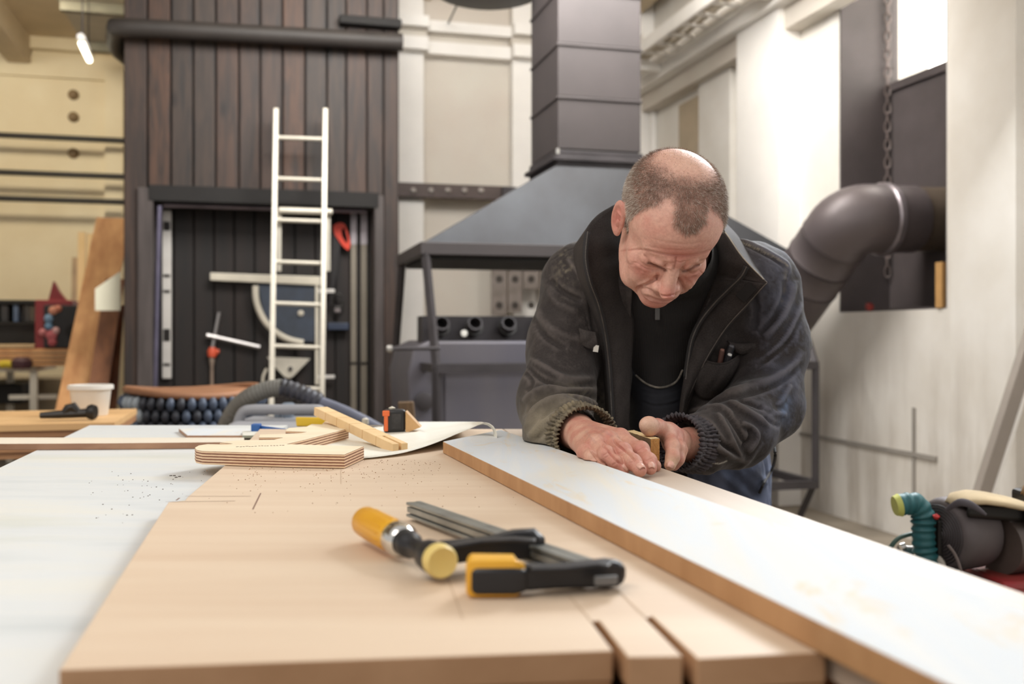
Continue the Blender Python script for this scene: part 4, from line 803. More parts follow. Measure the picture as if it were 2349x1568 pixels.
pts = [(790, 1042), (835, 1023), (760, 1021), (690, 1019), (657, 1018), (700, 1008), (800, 982), (768, 968), (745, 966), (738, 973), (715, 972), (703, 978), (662, 981), (655, 988), (704, 990), (690, 993), (596, 996), (594, 1003), (650, 1003), (628, 1008), (545, 1009), (504, 1014), (535, 1017), (520, 1019), (476, 1018), (456, 1021), (447, 1026), (450, 1031), (464, 1034), (560, 1037), (680, 1040)]
slab('stepped_plywood', 'pale plywood offcut with stepped edge and visible plies on the bench', [yd(x, y) for x, y in pts][::-1] if False else [yd(x, y) for x, y in pts], .0205, M_PLYT, M_PLYE, 'plywood', bev=.0004)
# faint pencil writing on the plywood
mb = MB()
for i in range(16):
    x = 545+i*7+RNG.uniform(-1, 1); p = yd(x, 1024.5-.22*i+RNG.uniform(-.5, .5)); mb.box(p+Vector((0, 0, .0004)), (.0022+.002*RNG.random(), .0016, .0004), Matrix.Rotation(RNG.uniform(-.8, .8), 3, 'Z'))
o = mb.build('pencil_scribble', M_PEN); tag(o, 'faint pencil scribble on the plywood offcut', 'pencil mark', kind='stuff')
# scored stick lying across the plywood
A = Vector((0, 0, 0)); lowp = D(918, 1031, TZ+.006); lowp.z = TZ+.008; hi_ = P(735, 942, 2.02); dS = (lowp-hi_).normalized(); L = (lowp-hi_).length
upv = Vector((0, 0, 1)); sS = dS.cross(upv).normalized(); nS = sS.cross(dS).normalized(); M_STK = woodmat('stick_wood', (236, 204, 156), (220, 186, 136), (4, 4, 4), 3, .55); M_STE = woodmat('stick_edge', (206, 164, 112), (188, 146, 96), (4, 4, 4), 3, .6)
stx = thing('scored_stick', 'scored wooden stick propped slanting across the plywood', 'stick', hi_)
w_, t_ = .028, .017; cuts = [0, .17, .33, .50, .66, .82]; 
for i in range(5):
    a0, a1 = cuts[i]*L+.0015, cuts[i+1]*L-.0015; c = hi_+dS*((a0+a1)/2); mb = MB(); R = Matrix((dS, sS, nS)).transposed(); mb.box(c, (a1-a0, w_*(1+.0), t_), R)
    mb.build('segment', [M_STK], stx, bevel=.0006)
mb = MB(); c = hi_+dS*(L*.41)-nS*.001; R = Matrix((dS, sS, nS)).transposed(); mb.box(c, (L*.80, w_*.86, t_*.62), R); mb.build('core', M_STE, stx)
for sg in (-1, 1):
    c = hi_+dS*(L*.91)+sS*sg*w_*.29; mb = MB(); mb.box(c, (L*.18, w_*.40, t_), R); mb.build('prong', M_STK, stx, bevel=.0006)
# tape measure
tY = 1.92; tc = D(912, 997, TZ); tc.z = TZ+.026; tc = P(905, 979, 1.98); tc.z = TZ+.0265
tm = thing('tape_measure', 'small black and orange tape measure standing on the paper', 'tape measure', tc)
sT = 1.98/FPX; mb = MB(); R = Matrix.Rotation(.12, 3, 'Z'); mb.box(tc, (50*sT, .032, .046), R); mb.build('case', mat('case_black', (38, 37, 38), .45, var=.1), tm, bevel=.006, seg=3, smooth=True)
mb = MB(); c = tc+R @ Vector((-19*sT, -.0165, .0)); mb.box(c+R @ Vector((0, 0, -.003)), (9*sT, .004, .034), R); mb.box(c+R @ Vector((0, 0, .016)), (16*sT, .006, .011), R); mb.build('orange_band', mat('band_orange', (232, 112, 60), .4, var=.03), tm, bevel=.0015)
mb = MB(); mb.box(tc+R @ Vector((4*sT, -.0165, 0)), (22*sT, .002, .03), R); mb.build('face_label', mat('case_label', (52, 50, 50), .5, var=.3, vs_=60), tm)
mb = MB(); mb.lathe([(.006, 0), (.007, .003), (0, .006)], tc+Vector((-.005, 0, .023)), (0, 0, 1), 10); mb.build('lock_button', M_BON, tm, smooth=True)
mb = MB(); p = tc+Vector((.024, .0, 0)); mb.add([p+Vector((0, -.016, .02)), p+Vector((0, -.016, -.024)), p+Vector((.030, -.016, -.012)), p+Vector((0, .016, .02)), p+Vector((0, .016, -.024)), p+Vector((.030, .016, -.012))], [(0, 1, 2), (3, 5, 4), (0, 3, 4, 1), (1, 4, 5, 2), (2, 5, 3, 0)]); tag(mb.build('wood_wedge', M_STE), 'small tan wooden wedge touching the tape measure', 'wedge')
# blue clip, yellow block and small bits on the left
cb_ = thing('blue_clip', 'bright blue plastic clip bar lying behind the plywood', 'clip', D(615, 985, LZ+.01)); cY = 2.1
M_BLU = mat('clip_blue', (44, 92, 158), .45, var=.06)
mb = MB(); c = P(588, 981, cY); mb.box(c, (.018, .022, .018)); mb.build('head', M_BLU, cb_, bevel=.002)
mb = MB(); mb.hexa([P(594, 988, cY), P(656, 989, cY-.03), P(656, 989, cY), P(594, 988, cY+.02)], [P(594, 975, cY), P(656, 983, cY-.03), P(656, 983, cY), P(594, 975, cY+.02)]); mb.build('bar', M_BLU, cb_, bevel=.0015)
slab('grey_offcut', 'thin grey green offcut under the blue clip', [D(556, 998, LZ+.012), D(655, 998, LZ+.012), D(660, 988, LZ+.012), D(556, 988, LZ+.012)], .006, mat('offcut_top', (214, 212, 200), .6), mat('offcut_edge', (140, 142, 124), .7), 'offcut')
yb = thing('yellow_level', 'small bright yellow tool case behind the stepped plywood', 'tool case', P(720, 975, 2.25))
mb = MB(); mb.hexa([P(680, 978, 2.25), P(762, 978, 2.2), P(762, 978, 2.25), P(680, 978, 2.3)], [P(678, 956, 2.25), P(756, 957, 2.2), P(756, 957, 2.25), P(678, 956, 2.3)]); mb.build('case', mat('case_yellow', (236, 194, 44), .45, var=.05), yb, bevel=.003)
mb = MB(); mb.box(P(850, 976, 2.0), (.05, .004, .003)); tag(mb.build('steel_rule', M_ST), 'short steel rule lying between the stick and tape measure', 'ruler')
mb = MB(); c = P(838, 966, 2.3); mb.lathe([(.004, -.008), (.008, -.006), (.008, .005), (.004, .008)], c, (0, 0, 1), 12); tag(mb.build('bottle_top', M_BON, None, smooth=True), 'tiny white plastic cap beyond the stick', 'cap')

# ---- drawing paper with curled corner
n = NT('drawing_paper'); v = n.coord((1, 1, 1)); w = n.node('ShaderNodeTexWave', wave_type='RINGS'); n.link(n.coord((14, 20, 1)), w.inputs[0]); w.inputs['Scale'].default_value = 1.3; w.inputs['Distortion'].default_value = 7; w.inputs['Detail'].default_value = 2
ln = n.ramp(w.outputs['Fac'], [(.0, (1, 1, 1)), (.035, (0, 0, 0)), (1, (0, 0, 0))]); b_ = n.ramp(n.noise(v, 7, 3), [(.35, srgb(226, 222, 208)), (.7, srgb(236, 233, 222))]); n.col(n.mix(ln, b_, srgb(176, 170, 158))); n.set(Roughness=.7)
M_PAPER = n.m
# bottom edge curve and top edge curve (pixel, height above bench)
bot = [(700, 1052, .002), (790, 1053, .002), (850, 1049, .003), (915, 1040, .005), (965, 1027, .009), (1010, 1011, .016), (1045, 996, .024), (1075, 984, .032), (1098, 974, .040), (1112, 968, .046)]
top = [(760, 994, .002), (830, 984, .002), (880, 976, .003), (925, 968, .004), (960, 967, .004), (1000, 967, .004), (1035, 967, .006), (1062, 967, .014), (1084, 967, .026), (1105, 967, .044)]
def pp_(x, y, h): return D(x, y, TZ+h)
Bp = catmull([pp_(*p) for p in bot], 4); Tp = catmull([pp_(*p) for p in top], 4)
rows = [[b.lerp(t, k/10)-Vector((0, 0, 1))*(.004*math.sin(math.pi*k/10) if i > 16 else 0) for k in range(11)] for i, (b, t) in enumerate(zip(Bp, Tp))]
e = rows[-1]; d1 = (rows[-1][5]-rows[-3][5]).normalized()
ctr = [p+Vector((.004, 0, -.011)) for p in e]
for j in range(1, 9):                                                # the curl rolls over and under
    th = j*.40; rows.append([e[k]+Vector((.017*math.sin(th)+.0012*j, -.003*j, -.019*(1-math.cos(th)))) for k in range(11)])
for r in rows:
    for p in r: p.z = max(p.z, TZ+.0012)
mb = MB(); mb.grid(rows); o = mb.build('drawing_sheet', M_PAPER, None, smooth=True, auto=False, solid=.0004); tag(o, 'large pencil drawing paper with curled right corner on bench', 'paper')

# ---- sawdust specks and chips
mb = MB()
for i in range(300):
    if i < 210: x, y = RNG.uniform(560, 1010), 1055+abs(RNG.normal(0, 28))
    else: x, y = RNG.uniform(470, 1300), RNG.uniform(1050, 1180)
    p = q(x, y); 
    if p.x > XE(p.y) or (p.x-e0.x) > -.02+(p.y-e0.y)*(-.308): continue
    r = RNG.uniform(.00025, .00065); mb.box(p+Vector((0, 0, r*.6)), (r*2, r*1.6, r*1.2), Matrix.Rotation(RNG.uniform(0, 3), 3, 'Z'))
tag(mb.build('sawdust', mat('sawdust_brown', (150, 108, 70), .9, var=.2)), 'scattered brown sawdust specks on the fibreboard', 'sawdust', kind='stuff')
mb = MB()
for i in range(70):
    x, y = RNG.uniform(200, 480), RNG.uniform(1080, 1200); p = D(x, y, LZ); r = RNG.uniform(.0003, .0008)
    if p.x > -.45: continue
    mb.box(p+Vector((0, 0, r*.6)), (r*2, r*2, r), None)
for x, y in ((392, 1091), (400, 1091), (404, 1095), (412, 1093)): p = D(x, y, LZ); mb.box(p+Vector((0, 0, .0006)), (.004, .003, .001), Matrix.Rotation(.4, 3, 'Z'))
tag(mb.build('sawdust', mat('speck_grey', (104, 96, 90), .9, var=0)), 'dark specks scattered on the left white sheet', 'sawdust', kind='stuff')

# ================================================================ BAR CLAMP in the foreground
M_CBK = mat('clamp_black', (30, 30, 34), .42, .1, var=.15, bump=.1, bs=220); M_YEL = mat('handle_yellow', (226, 172, 48), .32, var=.08, vs_=9, c2=(214, 152, 34)); M_YCAP = mat('cap_pale_yellow', (218, 194, 118), .45, var=.05); M_RAIL = mat('clamp_rail', (150, 152, 148), .38, .65, var=.2, vs_=20, stretch=(1, 1, 1), bump=.15, bs=300)
M_CHR = mat('chrome', (216, 214, 210), .15, 1.0, var=0)
cl = thing('bar_clamp', 'black steel bar clamp with yellow grips lying in the foreground', 'clamp')
def cz(x, y, h): return D(x, y, TZ+h)
# rail
r0, r1 = cz(948, 1166, .012), cz(1325, 1300, .014); dR_ = (r1-r0).normalized(); r1 = r0+dR_*(r1-r0).length*1.06; cl.location = (r0.x, r0.y, TZ)
sR = dR_.cross(Vector((0, 0, 1))).normalized(); uR = sR.cross(dR_); Rr = Matrix((dR_, sR, uR)).transposed(); c = (r0+r1)/2; LR = (r1-r0).length
mb = MB(); mb.box(c, (LR, .006, .015), Rr); mb.build('rail', M_RAIL, cl, bevel=.001)
for sg in (-1, 1):
    mb = MB(); mb.box(c+sR*sg*.0055+uR*.0, (LR, .004, .006), Rr); mb.box(c+sR*sg*.0055+uR*.0062, (LR, .006, .003), Rr); mb.box(c+sR*sg*.0055-uR*.0062, (LR, .006, .003), Rr); mb.build('rail_flange', M_RAIL, cl, bevel=.0006)
# sliding arm: from handle spindle to rail
a0, a1 = cz(1000, 1262, .018), cz(1232, 1252, .020)
def arm(pts, hs, ws, name, m, bev=.004):
    mb = MB(); rows = []
    for i, p in enumerate(pts):
        t = (pts[min(i+1, len(pts)-1)]-pts[max(i-1, 0)]).normalized(); sd = t.cross(Vector((0, 0, 1))).normalized(); up = Vector((0, 0, 1)); h, w = hs[i]/2, ws[i]/2
        rows.append([p-sd*w-up*h, p+sd*w-up*h, p+sd*w+up*h, p-sd*w+up*h])
    vs = [v for r in rows for v in r]; fs = []
    for i in range(len(rows)-1):
        for k in range(4): fs.append((i*4+k, i*4+(k+1) % 4, (i+1)*4+(k+1) % 4, (i+1)*4+k))
    fs += [(3, 2, 1, 0), tuple(4*(len(rows)-1)+k for k in range(4))]; mb.add(vs, fs); return mb.build(name, m, cl, bevel=bev, seg=3, smooth=True)
arm([cz(1010, 1268, .018), cz(1060, 1262, .018), cz(1120, 1256, .019), cz(1180, 1248, .021), cz(1225, 1245, .021), cz(1243, 1252, .020)], [.020, .019, .019, .024, .024, .014], [.010, .010, .012, .016, .016, .010], 'sliding_arm', M_CBK, .003)
arm([cz(1030, 1252, .026), cz(1100, 1240, .027), cz(1180, 1236, .029), cz(1228, 1240, .028)], [.003]*4, [.013]*4, 'arm_rib', M_CBK, .001)
# spindle handle (yellow, tapered), ferrule, nut, pressure cap facing the camera
h0, h1 = cz(832, 1192, .020), cz(1018, 1290, .0175); ax = (h1-h0).normalized(); Lh = (h1-h0).length
prof = [(.006, 0), (.0115, .002), (.0145, .006), (.0150, .02), (.0148, .04), (.0142, .052), (.0138, .056)]
kf = Lh/.125
mb = MB(); mb.lathe([(r, h*kf) for r, h in prof], h0-ax*.0, ax, 28); hd = mb.build('yellow_handle', M_YEL, cl, smooth=True)
mb = MB()
for k in range(14):
    th = 2*math.pi*k/14; u = Vector((0, 0, 1)); x = (u-ax*u.dot(ax)).normalized(); y = ax.cross(x); p = h0+(x*math.cos(th)+y*math.sin(th))*.0143
    mb.tube([p+ax*.012*kf, p+ax*.050*kf], .0009, 5)
mb.build('grip_ribs', M_YEL, hd, smooth=True)['kind'] = 'stuff'
mb = MB(); mb.lathe([(.0138, .056*kf), (.0150, .058*kf), (.0150, .068*kf), (.0120, .071*kf), (.0, .071*kf)], h0, ax, 26); mb.build('ferrule', M_CHR, cl, smooth=True)
mb = MB(); mb.lathe([(.0095, .070*kf), (.0115, .073*kf), (.0115, .080*kf), (.0085, .083*kf), (.0085, .100*kf), (.0125, .104*kf), (.0135, .112*kf), (.0125, .119*kf)], h0, ax, 24); mb.build('spindle_nut', M_CBK, cl, smooth=True)
cf = h0+ax*.119*kf; dF = (ax*.75+Vector((.12, -.55, .05))).normalized()
mb = MB(); mb.lathe([(.0128, -.006), (.0138, -.002), (.0138, .006), (.0118, .010), (.0112, .0095), (0, .0095)], cf, dF, 28); mb.build('pressure_cap', M_YCAP, cl, smooth=True)
# fixed jaw in front: black arm with a yellow pad at its left end
arm([cz(1160, 1322, .014), cz(1210, 1322, .0135), cz(1270, 1320, .0128), cz(1340, 1316, .0125), cz(1390, 1313, .0125), cz(1420, 1313, .012), cz(1434, 1315, .0118)], [.019, .019, .0185, .0195, .0215, .019, .010], [.016, .016, .013, .014, .015, .014, .008], 'fixed_jaw', M_CBK, .005)
arm([cz(1215, 1303, .0225), cz(1290, 1301, .0220), cz(1370, 1292, .0235), cz(1400, 1296, .023)], [.0025]*4, [.013]*4, 'jaw_rib', M_CBK, .001)
mb = MB(); c = cz(1388, 1326, .012)+Vector((0, -.006, 0)); mb.box(c, (.018, .004, .007), Matrix.Rotation(.15, 3, 'Z')); mb.build('stamped_mark', mat('stamp_grey', (112, 112, 112), .5, .3), cl, bevel=.001)
arm([cz(1070, 1318, .0155), cz(1078, 1318, .0155), cz(1182, 1318, .0155), cz(1190, 1318, .0150)], [.022, .0285, .0275, .021], [.020, .024, .023, .018], 'yellow_pad', M_YEL, .007)
arm([cz(1076, 1326, .0135), cz(1090, 1326, .0135), cz(1180, 1326, .0135), cz(1205, 1326, .0130)], [.014, .0205, .0205, .016], [.016, .022, .022, .018], 'pad_core', M_CBK, .006)
# ================================================================ THE MAN: sculpting tools
f4 = np.float32
def A3(v): return np.array(v, dtype=f4)
def smin(a, b, k):
    h = np.clip(.5+.5*(b-a)/k, 0, 1); return b*(1-h)+a*h-k*h*(1-h)
def smax(a, b, k): return -smin(-a, -b, k)
def s_ell(p, c, r, R=None):
    q = p-A3(c)
    if R is not None: q = q @ R
    q = q/A3(r); k0 = np.linalg.norm(q, axis=1); k1 = np.linalg.norm(q/A3(r), axis=1)+1e-9
    return k0*(k0-1)/k1
def s_cone(p, a, b, ra, rb):
    a = A3(a); b = A3(b); ab = b-a; t = np.clip(((p-a) @ ab)/(ab @ ab), 0, 1)
    return np.linalg.norm(p-a-t[:, None]*ab, axis=1)-(ra+(rb-ra)*t)
def s_chain(p, pts, rs, k):
    d = None
    for i in range(len(pts)-1):
        e = s_cone(p, pts[i], pts[i+1], rs[i], rs[i+1]); d = e if d is None else smin(d, e, k)
    return d
def surfnet(fn, lo, hi, h, margin=1.0):
    """sample fn only in blocks close to the surface, then extract the zero level as quads"""
    lo = A3(lo); n = np.ceil((A3(hi)-lo)/h).astype(int); B = 8; n = (np.ceil(n/B)*B).astype(int)+1
    nb = (n-1)//B; g = np.stack(np.meshgrid(*[np.arange(k) for k in nb], indexing='ij'), -1).reshape(-1, 3)
    c = lo+(g*B+B/2).astype(f4)*h; dc = fn(c); keep = np.abs(dc) < B*h*.87*1.5*margin
    F = np.ones(n, f4)
    neg = g[(~keep) & (dc < 0)]
    for x, y, z in neg: F[x*B:(x+1)*B+1, y*B:(y+1)*B+1, z*B:(z+1)*B+1] = -1
    pos = g[(~keep) & (dc >= 0)]
    o = np.stack(np.meshgrid(*[np.arange(B+1)]*3, indexing='ij'), -1).reshape(-1, 3)
    kb = g[keep]; CH = 400
    for i in range(0, len(kb), CH):
        ix = (kb[i:i+CH, None, :]*B+o[None]).reshape(-1, 3); F[ix[:, 0], ix[:, 1], ix[:, 2]] = fn(lo+ix.astype(f4)*h)
    S = F < 0; m = S[:-1, :-1, :-1].astype(np.int8)
    cnt = sum(S[i:n[0]-1+i, j:n[1]-1+j, k:n[2]-1+k].astype(np.int8) for i in (0, 1) for j in (0, 1) for k in (0, 1))
    act = np.argwhere((cnt > 0) & (cnt < 8)); idx = -np.ones(n-1, np.int64); idx[act[:, 0], act[:, 1], act[:, 2]] = np.arange(len(act))
    cor = [(i, j, k) for i in (0, 1) for j in (0, 1) for k in (0, 1)]
    val = np.stack([F[act[:, 0]+i, act[:, 1]+j, act[:, 2]+k] for i, j, k in cor], 1)
    acc = np.zeros((len(act), 3), f4); num = np.zeros(len(act), f4); ca = np.array(cor, f4)
    for a in range(8):
        for b in range(a+1, 8):
            if np.abs(ca[a]-ca[b]).sum() != 1: continue
            va, vb = val[:, a], val[:, b]; mk = (va < 0) != (vb < 0); t = np.where(mk, va/(va-vb+1e-12), 0)
            acc += mk[:, None]*(ca[a]+t[:, None]*(ca[b]-ca[a])); num += mk
    V = lo+(act+acc/num[:, None])*h; Q = []
    for ax in range(3):
        u, w = (ax+1) % 3, (ax+2) % 3; sl0 = [slice(None)]*3; sl1 = [slice(None)]*3; sl0[ax] = slice(0, -1); sl1[ax] = slice(1, None)
        a = S[tuple(sl0)]; b = S[tuple(sl1)]; e = np.argwhere(a != b); e = e[(e[:, u] > 0) & (e[:, w] > 0) & (e[:, u] < n[u]-1) & (e[:, w] < n[w]-1)]
        flip = a[e[:, 0], e[:, 1], e[:, 2]]
        def cell(du, dw):
            q = e.copy(); q[:, u] -= du; q[:, w] -= dw; return idx[q[:, 0], q[:, 1], q[:, 2]]
        q = np.stack([cell(1, 1), cell(0, 1), cell(0, 0), cell(1, 0)], 1); q[~flip] = q[~flip][:, ::-1]; Q.append(q)
    Q = np.concatenate(Q); Q = Q[(Q >= 0).all(1)]
    return V.astype(np.float64), Q
def vnormals(V, Q):
    a = V[Q[:, 2]]-V[Q[:, 0]]; b = V[Q[:, 3]]-V[Q[:, 1]]; fn = np.cross(a, b); N = np.zeros_like(V)
    for k in range(4):
        for c in range(3): N[:, c] += np.bincount(Q[:, k], fn[:, c], len(V))
    return N/(np.linalg.norm(N, axis=1, keepdims=True)+1e-12)
def relax(V, Q, it=2, lam=.5):
    for _ in range(it):
        S = np.zeros_like(V); C = np.zeros(len(V))
        for k in range(4):
            i, j = Q[:, k], Q[:, (k+1) % 4]
            for c in range(3): S[:, c] += np.bincount(i, V[j, c], len(V))+np.bincount(j, V[i, c], len(V))
            C += np.bincount(i, minlength=len(V))+np.bincount(j, minlength=len(V))
        V = V+lam*(S/np.maximum(C, 1)[:, None]-V)
    return V
def make_mesh(name, V, Q, m=None, parent=None, col=None, smooth=True):
    me = bpy.data.meshes.new(name); me.vertices.add(len(V)); me.vertices.foreach_set('co', np.ascontiguousarray(V, f4).ravel())
    me.loops.add(Q.size); me.polygons.add(len(Q)); me.loops.foreach_set('vertex_index', Q.astype(np.int32).ravel())
    me.polygons.foreach_set('loop_start', np.arange(0, Q.size, Q.shape[1], dtype=np.int32)); me.polygons.foreach_set('loop_total', np.full(len(Q), Q.shape[1], np.int32))
    me.update(calc_edges=True)
    if col is not None:
        a = me.color_attributes.new('paint', 'FLOAT_COLOR', 'POINT'); a.data.foreach_set('color', np.concatenate([col, np.ones((len(col), 1))], 1).astype(f4).ravel())
    return link(name, me, m, parent, smooth)
def toP(V): return np.stack([HX+V[:, 0]/V[:, 1]*FPX, HY-(V[:, 2]-CZ)/V[:, 1]*FPX], 1)
def pdist(px, path):
    """distance in pixels to a polyline, and the parameter 0..1 along it"""
    path = np.array(path, float); seg = np.linalg.norm(np.diff(path, axis=0), axis=1); cum = np.concatenate([[0], np.cumsum(seg)])
    best = np.full(len(px), 1e9); par = np.zeros(len(px))
    for i in range(len(path)-1):
        a, b = path[i], path[i+1]; ab = b-a; t = np.clip(((px-a) @ ab)/(ab @ ab+1e-9), 0, 1); d = np.hypot(*(px-a-t[:, None]*ab).T)
        m = d < best; best[m] = d[m]; par[m] = (cum[i]+t[m]*seg[i])/cum[-1]
    return best, par
def smooth_path(path, n=5):
    return [(p.x, p.y) for p in catmull([Vector((x, y, 0)) for x, y in path], n)]
class Sculpt:
    """brush strokes along paths: relief along the normal of the real surface"""
    def __init__(s, V, Q, ymax=None):
        s.V = V; s.Q = Q; s.upd(); s.view = None; s.ymax = ymax
    def upd(s):
        s.N = vnormals(s.V, s.Q); s.px = toP(s.V); v = np.array([0, 0, CZ])-s.V; v /= np.linalg.norm(v, axis=1, keepdims=True); s.f = np.clip(((s.N*v).sum(1)-.02)/.25, 0, 1); s.D = np.zeros(len(s.V))
    def gate(s, path, r):
        p = np.array(path); lo, hi = p.min(0)-r, p.max(0)+r; m = (s.px >= lo).all(1) & (s.px <= hi).all(1) & (s.f > 0)
        if s.ymax is not None: m &= s.V[:, 1] < s.ymax
        return np.nonzero(m)[0]
    def stroke(s, path, w, amp, kind='g', taper=.15, sm=True, y=None):
        if sm and len(path) > 2: path = smooth_path(path)
        i = s.gate(path, w*3.2)
        if y is not None: i = i[(s.V[i, 1] > y[0]) & (s.V[i, 1] < y[1])]
        if not len(i): return
        d, t = pdist(s.px[i], path); pr = np.exp(-(d/w)**2) if kind == 'g' else np.exp(-d/w)
        e = np.clip(np.minimum(t, 1-t)/max(taper, 1e-6), 0, 1) if taper > 0 else 1
        s.D[i] += amp*pr*e**.7*s.f[i]
    def fold(s, path, w, amp, **k):                                   # ridge with a softer trough on either side
        s.stroke(path, w, amp, **k); s.stroke(path, w*2.1, -amp*.24, **k)
    def blob(s, c, r, amp, ang=0, asp=1):
        i = s.gate([c], max(r, r*asp)*2.6); q = s.px[i]-np.array(c); ca, sa = math.cos(ang), math.sin(ang)
        u = q[:, 0]*ca+q[:, 1]*sa; v = -q[:, 0]*sa+q[:, 1]*ca; s.D[i] += amp*np.exp(-((u/(r*asp))**2+(v/r)**2))*s.f[i]
    def apply(s): s.V = s.V+s.N*s.D[:, None]; s.upd()
    def mask(s, path, w, sm=True):
        if sm and len(path) > 2: path = smooth_path(path)
        m = np.zeros(len(s.V)); i = s.gate(path, w*3); d, t = pdist(s.px[i], path); m[i] = np.exp(-(d/w)**2)*s.f[i]; return m
    def inside(s, poly, soft=3):
        poly = np.array(poly, float); i = s.gate(poly, soft*2); x, y = s.px[i].T; c = np.zeros(len(i), bool); n = len(poly)
        for a in range(n):
            (x1, y1), (x2, y2) = poly[a], poly[(a+1) % n]; k = ((y1 > y) != (y2 > y)) & (x < (x2-x1)*(y-y1)/(y2-y1+1e-12)+x1); c ^= k
        d, _ = pdist(s.px[i], list(poly)+[poly[0]]); m = np.zeros(len(s.V)); m[i] = np.where(c, .5+.5*np.clip(d/soft, 0, 1), .5-.5*np.clip(d/soft, 0, 1)); return m
def vnoise(p, s, seed=0):                                             # smooth value noise, -1..1
    q = p*s+seed*17.3; i = np.floor(q).astype(np.int64); f = q-i; f = f*f*(3-2*f)
    def hsh(a, b, c):
        h = (a*374761393+b*668265263+c*2147483647+seed*1442695) & 0xffffffff; h = ((h ^ (h >> 13))*1274126177) & 0xffffffff; return ((h ^ (h >> 16)) & 0xffff)/32767.5-1
    r = 0
    for a in (0, 1):
        for b in (0, 1):
            for c in (0, 1):
                w = (f[:, 0] if a else 1-f[:, 0])*(f[:, 1] if b else 1-f[:, 1])*(f[:, 2] if c else 1-f[:, 2]); r = r+w*hsh(i[:, 0]+a, i[:, 1]+b, i[:, 2]+c)
    return r
def fbm(p, s, o=3, seed=0): return sum(vnoise(p, s*2**k, seed+k)*.5**k for k in range(o))

